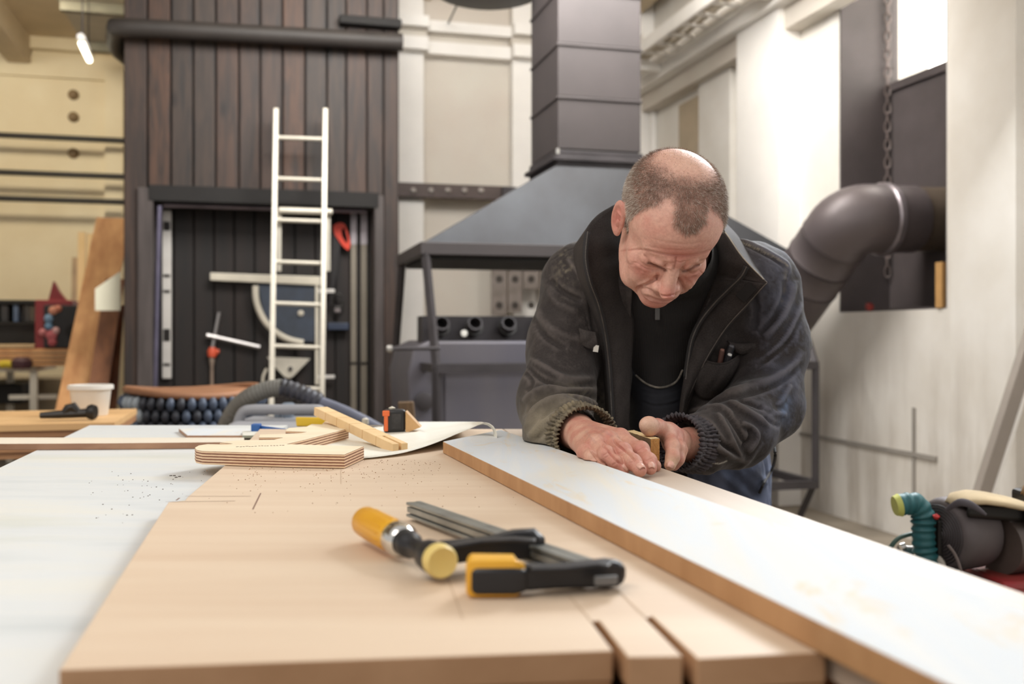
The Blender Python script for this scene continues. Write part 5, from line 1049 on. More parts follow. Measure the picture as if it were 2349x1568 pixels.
# ---------------------------------------------------------------- head
HO = np.array(P(1530, 523, 1.585)); PITCH, YAW, ROLL = math.radians(49), math.radians(13), math.radians(17)
base = np.array([[-1, 0, 0], [0, -1, 0], [0, 0, 1.]]).T
def rx(a): return np.array([[1, 0, 0], [0, math.cos(a), -math.sin(a)], [0, math.sin(a), math.cos(a)]])
def ry(a): return np.array([[math.cos(a), 0, math.sin(a)], [0, 1, 0], [-math.sin(a), 0, math.cos(a)]])
def rz(a): return np.array([[math.cos(a), -math.sin(a), 0], [math.sin(a), math.cos(a), 0], [0, 0, 1]])
HR = ry(ROLL) @ rx(PITCH) @ rz(YAW) @ base                             # local (his right, forward, up) -> world
HRf = HR.astype(f4); HOf = HO.astype(f4)
def h2w(v): return HR @ np.array(v)*.01+HO
def head_local(q):
    e = lambda c, r, R=None: s_ell(q, c, r, R)
    xa = np.abs(q[:, 0]); m = q.copy(); m[:, 0] = xa                    # mirrored coordinates
    em = lambda c, r, R=None: s_ell(m, c, r, R)
    cm_ = lambda a, b, ra, rb: s_cone(m, a, b, ra, rb)
    d = e((0, -1.6, 4.3), (8.0, 9.3, 7.6))
    d = smin(d, e((0, 3.2, 4.2), (6.7, 6.2, 6.3)), 2.2)                 # forehead
    d = smin(d, e((0, 3.0, -2.2), (6.3, 5.6, 6.6)), 1.8)
    d = smin(d, e((0, 3.0, -6.4), (5.9, 5.2, 4.6)), 1.5)                # jaw
    d = smin(d, em((4.2, .6, -5.8), (2.1, 3.0, 2.5)), 1.4)
    d = smin(d, e((0, 7.3, -9.0), (2.4, 1.6, 1.6)), 1.3)                # chin
    d = smin(d, e((0, 3.0, -8.8), (3.6, 4.2, 1.8)), 1.2)                # under-chin
    d = smin(d, em((4.2, 5.7, -2.0), (2.2, 1.9, 1.7)), 1.5)             # cheekbones
    d = smin(d, em((3.8, 6.2, -4.5), (1.8, 1.8, 2.1)), 1.3)             # cheeks pushed up by the squint
    d = smin(d, em((4.4, 4.2, -7.0), (1.5, 2.2, 1.9)), 1.3)             # jowl
    d = smin(d, cm_((0, 8.7, 1.6), (4.3, 7.1, 2.2), .95, .75), 1.1)       # brow ridge
    d = smax(d, -em((3.1, 9.1, -.15), (2.0, 1.35, .95)), .7)            # eye hollows
    d = smin(d, em((3.15, 7.15, -.35), (1.75, 1.35, 1.1)), .35)         # closed lids over the eyeballs
    d = smin(d, cm_((2.2, 8.6, .75), (4.5, 7.3, 1.05), .55, .5), .5)    # overhanging brow skin
    d = smin(d, em((3.2, 7.5, -1.75), (1.8, .75, .55)), .5)             # lower-lid bags
    d = smin(d, e((0, 8.3, -5.9), (3.1, 1.7, 2.3)), 1.1)                # muzzle
    n1 = s_cone(q, (0, 8.6, 1.2), (0, 10.6, -2.6), .85, 1.05); n1 = smin(n1, s_ell(q, (0, 11.0, -3.45), (1.22, 1.3, 1.08)), .5)
    n1 = smin(n1, em((1.50, 9.6, -3.7), (.82, 1.15, .88)), .45); n1 = smin(n1, s_cone(q, (0, 9.0, -.8), (0, 9.6, -3.2), 1.15, 1.2), .5)
    d = smin(d, n1, .55)
    d = smax(d, -em((.62, 10.0, -4.55), (.36, .62, .5)), .2)            # nostrils
    d = smin(d, s_chain(m, [A3((0, 9.75, -6.15)), A3((1.0, 9.6, -6.1)), A3((2.5, 8.5, -6.65))], [.42, .40, .22], .2), .35)
    d = smin(d, s_chain(m, [A3((0, 9.5, -7.15)), A3((1.2, 9.3, -7.15)), A3((2.4, 8.5, -6.95))], [.52, .46, .22], .2), .35)
    d = smax(d, -s_chain(m, [A3((0, 10.25, -6.62)), A3((1.2, 10.0, -6.6)), A3((2.7, 8.9, -6.95))], [.16, .16, .12], .1), .15)
    d = smax(d, -s_cone(m, A3((0, 9.75, -8.3)), A3((1.6, 9.2, -8.4)), .45, .3), .7)   # hollow under the lip
    # ears
    ca, sa = math.cos(.35), math.sin(.35)
    E = np.array([[math.cos(.42), -math.sin(.42), 0], [math.sin(.42), math.cos(.42), 0], [0, 0, 1]], f4)
    Tm = np.array([[1, 0, 0], [0, math.cos(.2), -math.sin(.2)], [0, math.sin(.2), math.cos(.2)]], f4); Rm = E @ Tm
    ear = em((8.05, -.9, -.1), (.62, 1.75, 3.2), Rm)
    ear = smax(ear, -em((8.50, -.60, .1), (.52, 1.15, 2.3), Rm), .18)
    ear = smin(ear, s_cone(m, A3((8.30, -1.7, 1.9)), A3((8.35, -1.3, -1.2)), .20, .16), .15)
    ear = smin(ear, em((8.15, .05, -.4), (.35, .4, .75), Rm), .2)
    ear = smin(ear, em((8.1, -.6, 1.0), (.28, .9, .25), Rm), .2)
    ear = smin(ear, em((7.7, -.2, -2.3), (.42, .75, .9), Rm), .3)
    d = smin(d, ear, .3)
    return d
NECK_A = h2w((0, -2.8, -3.5)); NECK_B = np.array(P(1560, 610, 1.86))
def head_sdf(p):
    q = ((p-HOf) @ HRf)*100; d = head_local(q)/100
    nk = s_cone(p, NECK_A, NECK_B, .060, .068); return smin(d, nk, .02)
def hands_sdf_right(p):
    J = lambda x, y, Y, z=None: A3(P(x, y, Y))
    W = J(1325, 990, 1.575); d = s_chain(p, [J(1280, 975, 1.66), W], [.031, .030], .02)
    mi, mm, mr, mp = J(1424, 1006, 1.455), J(1396, 1012, 1.440), J(1366, 1021, 1.430), J(1341, 1036, 1.430)
    for e, r in ((mi, .0150), (mm, .0150), (mr, .0140), (mp, .0125)): d = smin(d, s_cone(p, W+A3((0, -.012, 0)), e, .0225, r*.92), .010)
    d = smin(d, s_ell(p, (W+mm)/2+A3((0, 0, -.008)), (.032, .040, .017)), .012)
    fing = [([mi, J(1470, 1033, 1.415), J(1489, 1057, 1.390), J(1492, 1074, 1.378)], [.0130, .0113, .0100, .0090]),
            ([mm, J(1429, 1036, 1.395), J(1453, 1060, 1.368), J(1468, 1078, 1.352)], [.0134, .0116, .0103, .0094]),
            ([mr, J(1391, 1042, 1.392), J(1412, 1062, 1.376), J(1430, 1077, 1.372)], [.0126, .0106, .0092, .0082]),
            ([mp, J(1357, 1050, 1.405), J(1374, 1066, 1.395), J(1386, 1074, 1.392)], [.0112, .0098, .0088, .0080])]
    fd = None
    for pts, rs in fing:
        e = s_chain(p, pts, rs, .006); e = smin(e, s_ell(p, pts[1]+A3((0, 0, .002)), (rs[1]*1.08,)*3), .004); e = smin(e, s_ell(p, pts[2]+A3((0, 0, .001)), (rs[2]*1.06,)*3), .004)
        fd = e if fd is None else smin(fd, e, .0012)
    d = smin(d, fd, .005)
    for a in (mi, mm, mr): d = smin(d, s_ell(p, a+A3((0, 0, .004)), (.0112, .0112, .0105)), .006)
    th = [J(1375, 1015, 1.52), J(1440, 1040, 1.485), J(1482, 1058, 1.455), J(1502, 1068, 1.435)]
    d = smin(d, s_chain(p, th, [.018, .0135, .0115, .0095], .008), .006)
    for k, t in ((mi, 0), (mm, 0), (mr, 0)): d = smin(d, s_cone(p, W+A3((0, -.01, .014)), k+A3((0, 0, .009)), .0035, .0035), .008)   # tendons
    return d
def hands_sdf_left(p):
    J = lambda x, y, Y: A3(P(x, y, Y))
    W = J(1584, 1020, 1.61); d = s_chain(p, [J(1640, 1020, 1.66), W, J(1560, 1016, 1.59)], [.029, .026, .023], .015)
    pal = J(1547, 1012, 1.575)
    mi = J(1534, 1000, 1.535)
    d = smin(d, s_cone(p, pal, mi, .021, .0135), .010)
    f = [([mi, J(1543, 1024, 1.500), J(1543, 1048, 1.487), J(1537, 1066, 1.480)], [.0125, .0112, .0102, .0090]),
         ([J(1548, 1000, 1.550), J(1556, 1028, 1.52), J(1554, 1052, 1.51), J(1546, 1066, 1.512)], [.0125, .0112, .0102, .0090]),
         ([J(1555, 1004, 1.565), J(1560, 1032, 1.545), J(1556, 1050, 1.54), J(1546, 1060, 1.545)], [.0120, .0108, .0095, .0085]),
         ([J(1560, 1012, 1.58), J(1560, 1034, 1.57), J(1552, 1048, 1.57), J(1543, 1054, 1.575)], [.0105, .0095, .0085, .0078])]
    fd = None
    for pts, rs in f:
        e = s_chain(p, pts, rs, .006); fd = e if fd is None else smin(fd, e, .002)
    d = smin(d, fd, .007)
    th = [J(1552, 1010, 1.575), J(1534, 990, 1.545), J(1508, 979, 1.518), J(1490, 978, 1.503), J(1484, 974, 1.498)]
    d = smin(d, s_chain(p, th, [.019, .0145, .0125, .0128, .0120], .006), .008)
    d = smin(d, s_ell(p, th[3]+A3((.000, -.002, .001)), (.0135, .010, .0148)), .004)
    return d
# ---------------------------------------------------------------- body joints
SR, SL = np.array(P(1332, 652, 1.87)), np.array(P(1742, 655, 1.90))
ER, WRr = np.array(P(1276, 925, 1.745)), np.array(P(1318, 985, 1.60))
EL, WLl = np.array(P(1758, 925, 1.80)), np.array(P(1610, 1012, 1.66))
PEL = np.array((.36, 2.30, .90)); CHE = np.array((.285, 1.99, 1.12))
HIPR, HIPL = PEL+np.array((-.11, 0, -.04)), PEL+np.array((.125, -.02, -.04))
KR, KL = np.array((.22, 2.24, .48)), np.array((.47, 2.18, .48)); AR_, AL_ = np.array((.20, 2.36, .09)), np.array((.50, 2.32, .09))
def core(p, g=0.0, k=.05):
    d = s_ell(p, CHE, (.185+g, .125+g, .155+g))
    d = smin(d, s_cone(p, CHE, PEL, .13+g, .15+g), k)
    d = smin(d, s_cone(p, SR+(.03, .0, -.01), SL+(-.03, 0, -.01), .062+g, .062+g), k)
    d = smin(d, s_cone(p, (HIPR+HIPL)/2, PEL, .14+g, .14+g), k)
    return d
def arms(p, g, k=.03):
    d = s_chain(p, [SR, ER, WRr], [.052+g, .042+g, .030+g], k); return np.minimum(d, s_chain(p, [SL, EL, WLl], [.052+g, .042+g, .030+g], k))
def legs(p, g, k=.04):
    d = s_chain(p, [HIPR, KR, AR_], [.085+g, .058+g, .042+g], k); return smin(d, s_chain(p, [HIPL, KL, AL_], [.085+g, .058+g, .042+g], k), .02)
def body_sdf(p):
    d = smin(core(p), arms(p, 0), .04); d = smin(d, legs(p, 0), .05); d = smin(d, s_cone(p, NECK_B, NECK_A+(NECK_B-NECK_A)*.35, .066, .058), .04)
    for a in (AR_, AL_): d = smin(d, s_cone(p, a, a+(-.01, -.15, -.045), .04, .028), .02)
    return d
man = thing('person', 'balding grey haired man in dark work jacket leaning over the bench', 'person', (.36, 2.28, 0))
# head + neck at fine resolution, hands fine, trunk coarse: one body mesh
lo = HO-.17; hi = HO+.17; hi[1] += .03
Vh, Qh = surfnet(head_sdf, lo, np.array((hi[0], 1.74, hi[2])), .00155)
Vh = relax(Vh, Qh, 1, .5)
sk = Sculpt(Vh, Qh)
# --- wrinkles of the squinting face
S = lambda p_, w_, a_: sk.stroke(p_, w_*.92, a_*(1.4 if a_ < 0 else 1.15))
for pth, w, a in (
    ([(1425, 575), (1470, 572), (1520, 582), (1555, 586), (1600, 584), (1638, 570)], 2.4, -.0016),   # long brow furrow
    ([(1470, 562), (1520, 571), (1560, 574), (1610, 571)], 2.6, -.0006), ([(1490, 545), (1530, 556), (1580, 560), (1625, 552)], 3.0, -.0005),
    ([(1551, 588), (1550, 600), (1547, 612), (1544, 620)], 2.4, -.0018), ([(1576, 596), (1573, 606), (1568, 616)], 2.2, -.0013), ([(1523, 598), (1530, 602), (1549, 603)], 2.0, -.0008),
    ([(1552, 600), (1562, 601), (1574, 598)], 1.8, -.0008),
    ([(1462, 585), (1468, 600), (1480, 610), (1497, 616)], 2.4, -.0010),
    ([(1448, 602), (1462, 603), (1474, 611), (1486, 618)], 2.0, -.0009), ([(1468, 608), (1480, 616), (1500, 620), (1518, 617)], 2.2, -.0016),
    ([(1486, 603), (1500, 607), (1514, 613), (1528, 620)], 3.2, -.0034),                             # his right eye slit
    ([(1566, 622), (1580, 620), (1592, 612), (1604, 607)], 3.0, -.0030),                             # his left eye slit
    ([(1580, 626), (1592, 628), (1604, 622)], 2.0, -.0009), ([(1586, 634), (1597, 632), (1607, 626)], 2.0, -.0007), ([(1600, 618), (1608, 624), (1612, 630)], 1.8, -.0007),
    ([(1512, 630), (1500, 640), (1483, 651), (1467, 657), (1460, 665), (1459, 672)], 3.4, -.0044),   # nasolabial folds
    ([(1555, 636), (1560, 644), (1566, 652), (1570, 662), (1568, 670)], 3.4, -.0040),
    ([(1508, 632), (1503, 640)], 4.0, -.0022),
    ([(1458, 664), (1468, 660), (1484, 662), (1496, 668), (1508, 675), (1522, 679), (1540, 678), (1552, 674), (1562, 668)], 2.4, -.0030),   # mouth line
    ([(1480, 680), (1500, 684), (1525, 686), (1545, 682)], 4.0, -.0012),
    ([(1440, 640), (1448, 655), (1455, 668)], 3.0, -.0006), ([(1432, 600), (1444, 606), (1456, 606)], 2.2, -.0006)): S(pth, w, a)
for pth, w, a in (
    ([(1490, 596), (1510, 602), (1532, 612), (1545, 618)], 4.5, .0030), ([(1560, 616), (1574, 612), (1590, 600), (1603, 596)], 4.5, .0028),
    ([(1470, 622), (1490, 628), (1508, 626)], 6.0, .0018), ([(1572, 634), (1585, 642), (1590, 655)], 6.0, .0016),
    ([(1500, 646), (1480, 658), (1462, 668)], 4.5, -.0006), ([(1494, 640), (1476, 650), (1462, 656)], 5.0, .0018),
    ([(1578, 648), (1584, 660), (1580, 674)], 6.0, .0018),
    ([(1474, 671), (1492, 675), (1512, 684), (1540, 684)], 3.4, .0012), ([(1470, 592), (1500, 594), (1540, 597), (1590, 592)], 4.0, .0009),
    ([(1536, 590), (1540, 606), (1538, 616)], 5, .0010), ([(1562, 592), (1560, 606), (1556, 616)], 4, .0012)): S(pth, w, a)
sk.apply()
sk.V = sk.V+sk.N*(fbm(sk.V, 160, 3, 5)*.00022)[:, None]; sk.upd()
Vh = sk.V
# --- skin colour: reddish brow, nose, ears and cheeks, stubble tone on the scalp
ql = (Vh-HO) @ HR*100
az = np.degrees(np.arctan2(np.abs(ql[:, 0]), ql[:, 1]))
ipx = np.interp(az, [0, 10, 20, 30, 40, 50, 58, 66, 74, 84, 92, 100, 130, 180], [7.2, 7.6, 9.0, 10.0, 9.8, 8.8, 5.4, 2.6, -.6, -2.8, -2.0, -2.5, -5.5, -7.5])
def hair_density(q, V):
    az = np.degrees(np.arctan2(np.abs(q[:, 0]), q[:, 1])); zl = np.interp(az, [0, 8, 14, 20, 26, 32, 42, 52, 60, 68, 76, 84, 92, 100, 130, 180], [6.6, 6.9, 7.4, 8.3, 9.2, 9.6, 8.9, 7.2, 5.2, 2.8, .2, -2.4, -2.0, -2.5, -5.5, -7.5])
    zl = np.where(q[:, 2] > 10.2, np.minimum(zl, 10.2), zl)
    dn = np.clip((q[:, 2]-zl+.6*fbm(V, 90, 2, 3))/1.3+.2, 0, 1)
    cr = np.hypot(q[:, 0]/5.6, (q[:, 1]+4.2)/6.0); dn *= np.where(q[:, 2] > 4, np.clip((cr-.62)/.55, .12, 1), 1)
    fr = np.clip((q[:, 1]-1.5)/3, 0, 1)*np.clip((q[:, 2]-7)/2, 0, 1); dn *= 1-.15*fr
    ear = np.hypot((q[:, 1]+.6)/2.4, (q[:, 2]-.2)/3.3); dn *= np.where(np.abs(q[:, 0]) > 6.6, np.clip((ear-1)/.12, 0, 1), 1); return dn
dens = hair_density(ql, Vh)
SKIN = np.array(srgb(214, 167, 149)[:3]); RED = np.array(srgb(190, 108, 96)[:3]); PALE = np.array(srgb(220, 180, 156)[:3]); HAIRC = np.array(srgb(112, 90, 76)[:3]); LIP = np.array(srgb(176, 110, 104)[:3]); BAGC = np.array(srgb(168, 118, 100)[:3])
C = np.tile(SKIN, (len(Vh), 1))
def lerp(C, col, m): return C*(1-m[:, None])+col*m[:, None]
nz = fbm(Vh, 60, 3, 9)
C = lerp(C, RED, np.clip(.18+.35*nz, 0, 1)*.6)
def lb(c, r): return np.exp(-(((ql-np.array(c))/np.array(r))**2).sum(1))
C = lerp(C, RED, .75*np.clip(lb((0, 8.5, 3.6), (3.6, 3, 1.6)), 0, 1)); C = lerp(C, RED, .8*lb((0, 11.4, -3.2), (1.1, 1.5, 1.2))); C = lerp(C, RED, .65*(lb((4.2, 7, -2.4), (1.8, 2.5, 1.6))+lb((-4.2, 7, -2.4), (1.8, 2.5, 1.6))))
C = lerp(C, RED, .75*np.clip(lb((8.2, -1, 0), (1.0, 2.2, 3.4))+lb((-8.2, -1, 0), (1.0, 2.2, 3.4)), 0, 1)); C = lerp(C, PALE, .7*lb((0, -3.5, 12), (5.5, 5.5, 3)))
C = lerp(C, LIP, .8*np.clip(lb((0, 9.6, -7.2), (2.2, 1.5, .5))+lb((0, 9.8, -6.2), (2.0, 1.5, .35)), 0, 1)); C = lerp(C, RED, .6*lb((0, 8.6, -9.6), (2.8, 2.4, 1.6)))
C = lerp(C, np.array(srgb(176, 146, 130)[:3]), .35*np.clip(lb((0, 8.5, -5.2), (3, 2.5, 1.0)), 0, 1))
C = lerp(C, BAGC, .6*np.clip(lb((3.1, 7.8, -.4), (1.7, 1.4, .7))+lb((-3.1, 7.8, -.4), (1.7, 1.4, .7)), 0, 1))
for pth in ([(1486, 603), (1500, 607), (1514, 613), (1528, 620)], [(1566, 622), (1580, 620), (1592, 612), (1604, 607)]): C = lerp(C, np.array(srgb(96, 66, 54)[:3]), .75*sk.mask(pth, 3.0))  # shade painted into the eye slits
for pth in ([(1512, 630), (1500, 640), (1483, 651), (1467, 657), (1460, 668)], [(1555, 636), (1562, 648), (1570, 662)], [(1425, 575), (1470, 572), (1520, 582), (1555, 586), (1600, 584), (1638, 570)], [(1551, 588), (1550, 600), (1546, 616)]): C = lerp(C, np.array(srgb(158, 92, 76)[:3]), .45*sk.mask(pth, 2.0))  # shade painted into the cheek folds and brow furrows
C = lerp(C, HAIRC, np.clip(dens*.62*(1+.4*nz), 0, .75))
fine = fbm(Vh, 420, 2, 2); C = C*(1+.06*fine[:, None])
Ch = np.clip(C, 0, 1)
# hands
def hand(fn, c, r, cut=None):
    V, Q = surfnet(fn, np.array(c)-r, np.array(c)+r, .00115); return relax(V, Q, 1, .4), Q
cR = np.array(P(1395, 1020, 1.50)); VR, QR = hand(hands_sdf_right, cR, np.array((.13, .17, .075)))
cL = np.array(P(1555, 1010, 1.57)); VL, QL = hand(hands_sdf_left, cL, np.array((.09, .13, .08)))
VR[:, 2] = np.maximum(VR[:, 2], TZ+.0002)
PLX = lambda Y: .095+(1.467-Y)*.2955+.0012                               # right edge of the white plank
mk_ = (VR[:, 0] < PLX(VR[:, 1])) & (VR[:, 2] < .9215); VR[mk_, 0] = np.where(VR[mk_, 2] < .914, PLX(VR[mk_, 1]), VR[mk_, 0]); mk_ = (VR[:, 0] < PLX(VR[:, 1])-.0001) & (VR[:, 2] < .9215); VR[mk_, 2] = .9215
sr = Sculpt(VR, QR)
for pth, w, a in (([(1352, 985), (1380, 1000), (1392, 1010)], 3, .0010), ([(1345, 990), (1360, 1005), (1366, 1018)], 3, .0010), ([(1370, 982), (1400, 992), (1420, 1002)], 3, .0010), ([(1360, 978), (1384, 986), (1404, 988), (1420, 996)], 2.2, .0009), ([(1330, 1005), (1345, 1015), (1365, 1002), (1378, 996)], 2.2, .0008),
                 ([(1408, 1002), (1412, 1015), (1438, 1036), (1460, 1058)], 2.4, -.0046), ([(1378, 1018), (1392, 1028), (1404, 1044), (1428, 1068)], 2.4, -.0044), ([(1352, 1030), (1362, 1040), (1372, 1054), (1388, 1066)], 2.4, -.0040)): sr.stroke(pth, w, a)
for x, y, dx, dy in ((1470, 1030, 9, -5), (1474, 1036, 9, -5), (1429, 1034, 10, -7), (1433, 1040, 10, -7), (1391, 1040, 9, -6), (1395, 1046, 8, -5), (1488, 1054, 8, -4), (1452, 1058, 9, -5), (1412, 1062, 8, -5)): sr.stroke([(x-dx, y-dy), (x, y), (x+dx, y+dy)], 1.3, -.00075, sm=False)
sr.apply(); VR = sr.V
def handcol(V, s, tips, pale):
    n_ = fbm(V, 70, 3, 4); C = np.tile(np.array(srgb(198, 146, 126)[:3]), (len(V), 1)); C = lerp(C, RED, np.clip(.30+.5*n_, 0, 1)*.6); C = lerp(C, PALE, np.clip(.2+.9*fbm(V, 55, 2, 8), 0, 1)*.6)
    for t, r in tips: C = lerp(C, np.array(srgb(196, 116, 108)[:3]), .6*np.exp(-(((V-np.array(t))/r)**2).sum(1)))
    return C*(1+.05*fbm(V, 400, 2, 2)[:, None])
CR = handcol(VR, sr, [(P(1492, 1070, 1.38), .014), (P(1466, 1074, 1.355), .014), (P(1471, 1033, 1.41), .010), (P(1430, 1036, 1.39), .010), (P(1391, 1042, 1.39), .010), (P(1428, 1075, 1.37), .012)], 0)
for k_ in ([(1352, 975), (1384, 988), (1404, 1000)], [(1345, 990), (1366, 1014)]): CR = lerp(CR, np.array(srgb(150, 120, 118)[:3]), .25*Sculpt(VR, QR).mask(k_, 3))
CL_ = handcol(VL, None, [(P(1530, 990, 1.55), .02)], 0); CL_ = lerp(CL_, np.array(srgb(232, 208, 182)[:3]), .75*np.exp(-(((VL-np.array(P(1482, 978, 1.495)))/.016)**2).sum(1))); CL_ = lerp(CL_, np.array(srgb(226, 206, 170)[:3]), .6*np.exp(-(((VL-np.array(P(1540, 1062, 1.48)))/.013)**2).sum(1)))
# trunk
Vb, Qb = surfnet(body_sdf, (-.05, 1.55, 0), (.75, 2.6, 1.40), .011)
Cb = np.tile(SKIN, (len(Vb), 1))
Vs, Qs, Cs, off = [], [], [], 0
for V, Q, C in ((Vh, Qh, Ch), (VR, QR, np.clip(CR, 0, 1)), (VL, QL, np.clip(CL_, 0, 1)), (Vb, Qb, Cb)):
    Vs.append(V); Qs.append(Q+off); Cs.append(C); off += len(V)
n = NT('skin'); at = n.node('ShaderNodeVertexColor', layer_name='paint'); v = n.coord((1, 1, 1)); f = n.noise(v, 260, 4, .6); n.col(n.mix(n.ramp(f, [(.35, (0, 0, 0)), (.75, (.22, .22, .22))]), at.outputs[0], srgb(150, 92, 78)))
n.set(Roughness=.52); n.p.inputs['Subsurface Weight'].default_value = .12; n.p.inputs['Subsurface Radius'].default_value = (.006, .0025, .0015); n.p.inputs['Subsurface Scale'].default_value = 1.0
vo = n.node('ShaderNodeTexVoronoi'); n.link(v, vo.inputs['Vector']); vo.inputs['Scale'].default_value = 900
b1 = n.node('ShaderNodeBump'); b1.inputs['Strength'].default_value = .25; b1.inputs['Distance'].default_value = .0006; n.link(vo.outputs['Distance'], b1.inputs['Height']); n.bump(f, .35, .0012, b1.outputs[0])
M_SKIN = n.m
body = make_mesh('body', np.concatenate(Vs), np.concatenate(Qs), M_SKIN, man, np.concatenate(Cs))
# fingernails
M_NAIL = mat('nail', (214, 166, 148), .35, var=.12, vs_=200)
def nail(c, nrm, tip, w, l):
    c = Vector(c); nrm = Vector(nrm).normalized(); tip = Vector(tip); tip = (tip-nrm*tip.dot(nrm)).normalized(); sd = tip.cross(nrm); rows = []
    for i in range(7):
        t = i/6; ww = w*(.86+.14*math.sin(math.pi*min(1, t*1.2)))*(1 if t < .9 else .8); rows.append([c+tip*(l*(t-.5))+sd*(ww*u)-nrm*.0008+nrm*(.0016*(1-u*u*2.2)-.0008*(t-.4)**2*4) for u in np.linspace(-1, 1, 7)])
    mb = MB(); mb.grid(rows); return mb.build('fingernail', M_NAIL, man, smooth=True, auto=False, solid=.0006)
for (j, k, rt, w) in ((P(1489, 1057, 1.390), P(1492, 1074, 1.378), .0098, .0068), (P(1453, 1060, 1.368), P(1468, 1078, 1.352), .0102, .0074), (P(1412, 1062, 1.376), P(1430, 1077, 1.372), .0092, .0062)):
    t = (Vector(k)-Vector(j)).normalized(); up = Vector((.05, -.45, .8)); up = (up-t*up.dot(t)).normalized(); nail(Vector(k)+t*.001+up*(rt-.0004), up, t, w*.86, .0110)
j, k = P(1543, 1048, 1.487), P(1537, 1066, 1.480); t = (k-j).normalized(); up = Vector((-.1, -1, .1)); up = (up-t*up.dot(t)).normalized(); nail(k+t*.002+up*.0086, up, t, .0062, .012)
# ---------------------------------------------------------------- hair: short strands growing from the scalp
fa = Qh; cen = Vh[fa].mean(1); ar = np.linalg.norm(np.cross(Vh[fa[:, 2]]-Vh[fa[:, 0]], Vh[fa[:, 3]]-Vh[fa[:, 1]]), axis=1)
qf = (cen-HO) @ HR*100; df = hair_density(qf, cen); pw = ar*df**1.3; NH = 62000
sel = RNG.choice(len(fa), NH, p=pw/pw.sum()); jit = RNG.random((NH, 2)); a_, b_, c_, d_ = (Vh[fa[sel, i]] for i in range(4))
root = (a_*(1-jit[:, :1])+b_*jit[:, :1])*(1-jit[:, 1:])+(d_*(1-jit[:, :1])+c_*jit[:, :1])*jit[:, 1:]
nn = sk.N[fa[sel, 0]]; qs = (root-HO) @ HR*100
flow = np.stack([np.sign(qs[:, 0])*.25, np.where(qs[:, 2] > 7, .9, .25), np.where(qs[:, 2] > 7, -.2, -.9)], 1) @ HR.T
ln_ = np.where(qs[:, 2] > 6, .0062, .0052)*(.6+.7*RNG.random(NH))*np.clip(.5+df[sel], .5, 1)
fl = flow-nn*(flow*nn).sum(1, keepdims=True); dv = nn*.55+fl*.75+RNG.normal(0, .22, (NH, 3)); dv /= np.linalg.norm(dv, axis=1, keepdims=True)
# eyebrows: sparse fair hairs
tipv = root+dv*ln_[:, None]; mid = root+(dv*.5+nn*.12)*ln_[:, None]; sd = np.cross(dv, RNG.normal(0, 1, (NH, 3))); sd /= np.linalg.norm(sd, axis=1, keepdims=True); wd = .00012
Vq = np.concatenate([root-sd*wd-nn*.0005, root+sd*wd-nn*.0005, mid+sd*wd*.8, mid-sd*wd*.8, tipv+sd*wd*.25, tipv-sd*wd*.25]); ii = np.arange(NH)
Qq = np.concatenate([np.stack([ii, ii+NH, ii+2*NH, ii+3*NH], 1), np.stack([ii+3*NH, ii+2*NH, ii+4*NH, ii+5*NH], 1)])
side = np.clip((np.abs(qs[:, 0])-4.5)/3, 0, 1)*np.clip(1.1-(qs[:, 2]-3)/9, .2, 1); gr = RNG.random(NH) < (.22+.45*side)
hc = np.where(gr[:, None], np.array(srgb(206, 198, 186)[:3]), np.array(srgb(130, 104, 86)[:3]))*(.7+.6*RNG.random((NH, 1))); hc = np.tile(np.clip(hc, 0, 1), (6, 1))
n = NT('hair'); at = n.node('ShaderNodeVertexColor', layer_name='paint'); n.col(at.outputs[0]); n.set(Roughness=.5)
hair = make_mesh('hair', Vq, Qq, n.m, man, hc, smooth=False); hair['kind'] = 'stuff'
# ================================================================ CLOTHES
def PX(p): return np.stack([HX+p[:, 0]/p[:, 1]*FPX, HY-(p[:, 2]-CZ)/p[:, 1]*FPX], 1)
def poly2d(p, poly):                                                  # signed distance (m) to the cone of view of an outline
    px = PX(p); d, _ = pdist(px, list(poly)+[poly[0]]); x, y = px.T; c = np.zeros(len(p), bool); n = len(poly)
    for a in range(n):
        (x1, y1), (x2, y2) = poly[a], poly[(a+1) % n]; k = ((y1 > y) != (y2 > y)) & (x < (x2-x1)*(y-y1)/(y2-y1+1e-12)+x1); c ^= k
    return (np.where(c, -d, d)*p[:, 1]/FPX).astype(f4)
def jr(p):
    C3 = lambda x, y, Y: A3(P(x, y, Y))
    d = core(p, .030, .05)
    a1 = s_chain(p, [A3(SR), C3(1300, 790, 1.83), A3(ER), C3(1285, 990, 1.66), C3(1312, 1000, 1.61)], [.076, .068, .064, .056, .050], .03)
    a2 = s_chain(p, [A3(SL), C3(1765, 790, 1.87), A3(EL), C3(1690, 985, 1.72), C3(1612, 1018, 1.655)], [.078, .070, .066, .060, .052], .03)
    f1 = s_chain(p, [C3(1400, 640, 1.86), C3(1402, 800, 1.85), C3(1402, 1000, 1.83)], [.05, .050, .045], .03)
    f2 = s_chain(p, [C3(1650, 660, 1.90), C3(1640, 800, 1.885), C3(1620, 960, 1.86)], [.06, .060, .05], .03)
    d = smin(d, smin(f1, f2, .01), .03)
    d = smin(d, a1, .022); d = smin(d, a2, .022)
    d = smin(d, s_ell(p, A3(NECK_B)+A3((0, .03, .0)), (.10, .08, .06)), .04)
    return d
OPEN = [(1462, 560), (1450, 700), (1449, 760), (1446, 850), (1442, 930), (1440, 1120), (1554, 1120), (1560, 930), (1568, 860), (1582, 790), (1604, 720), (1640, 650), (1648, 560)]
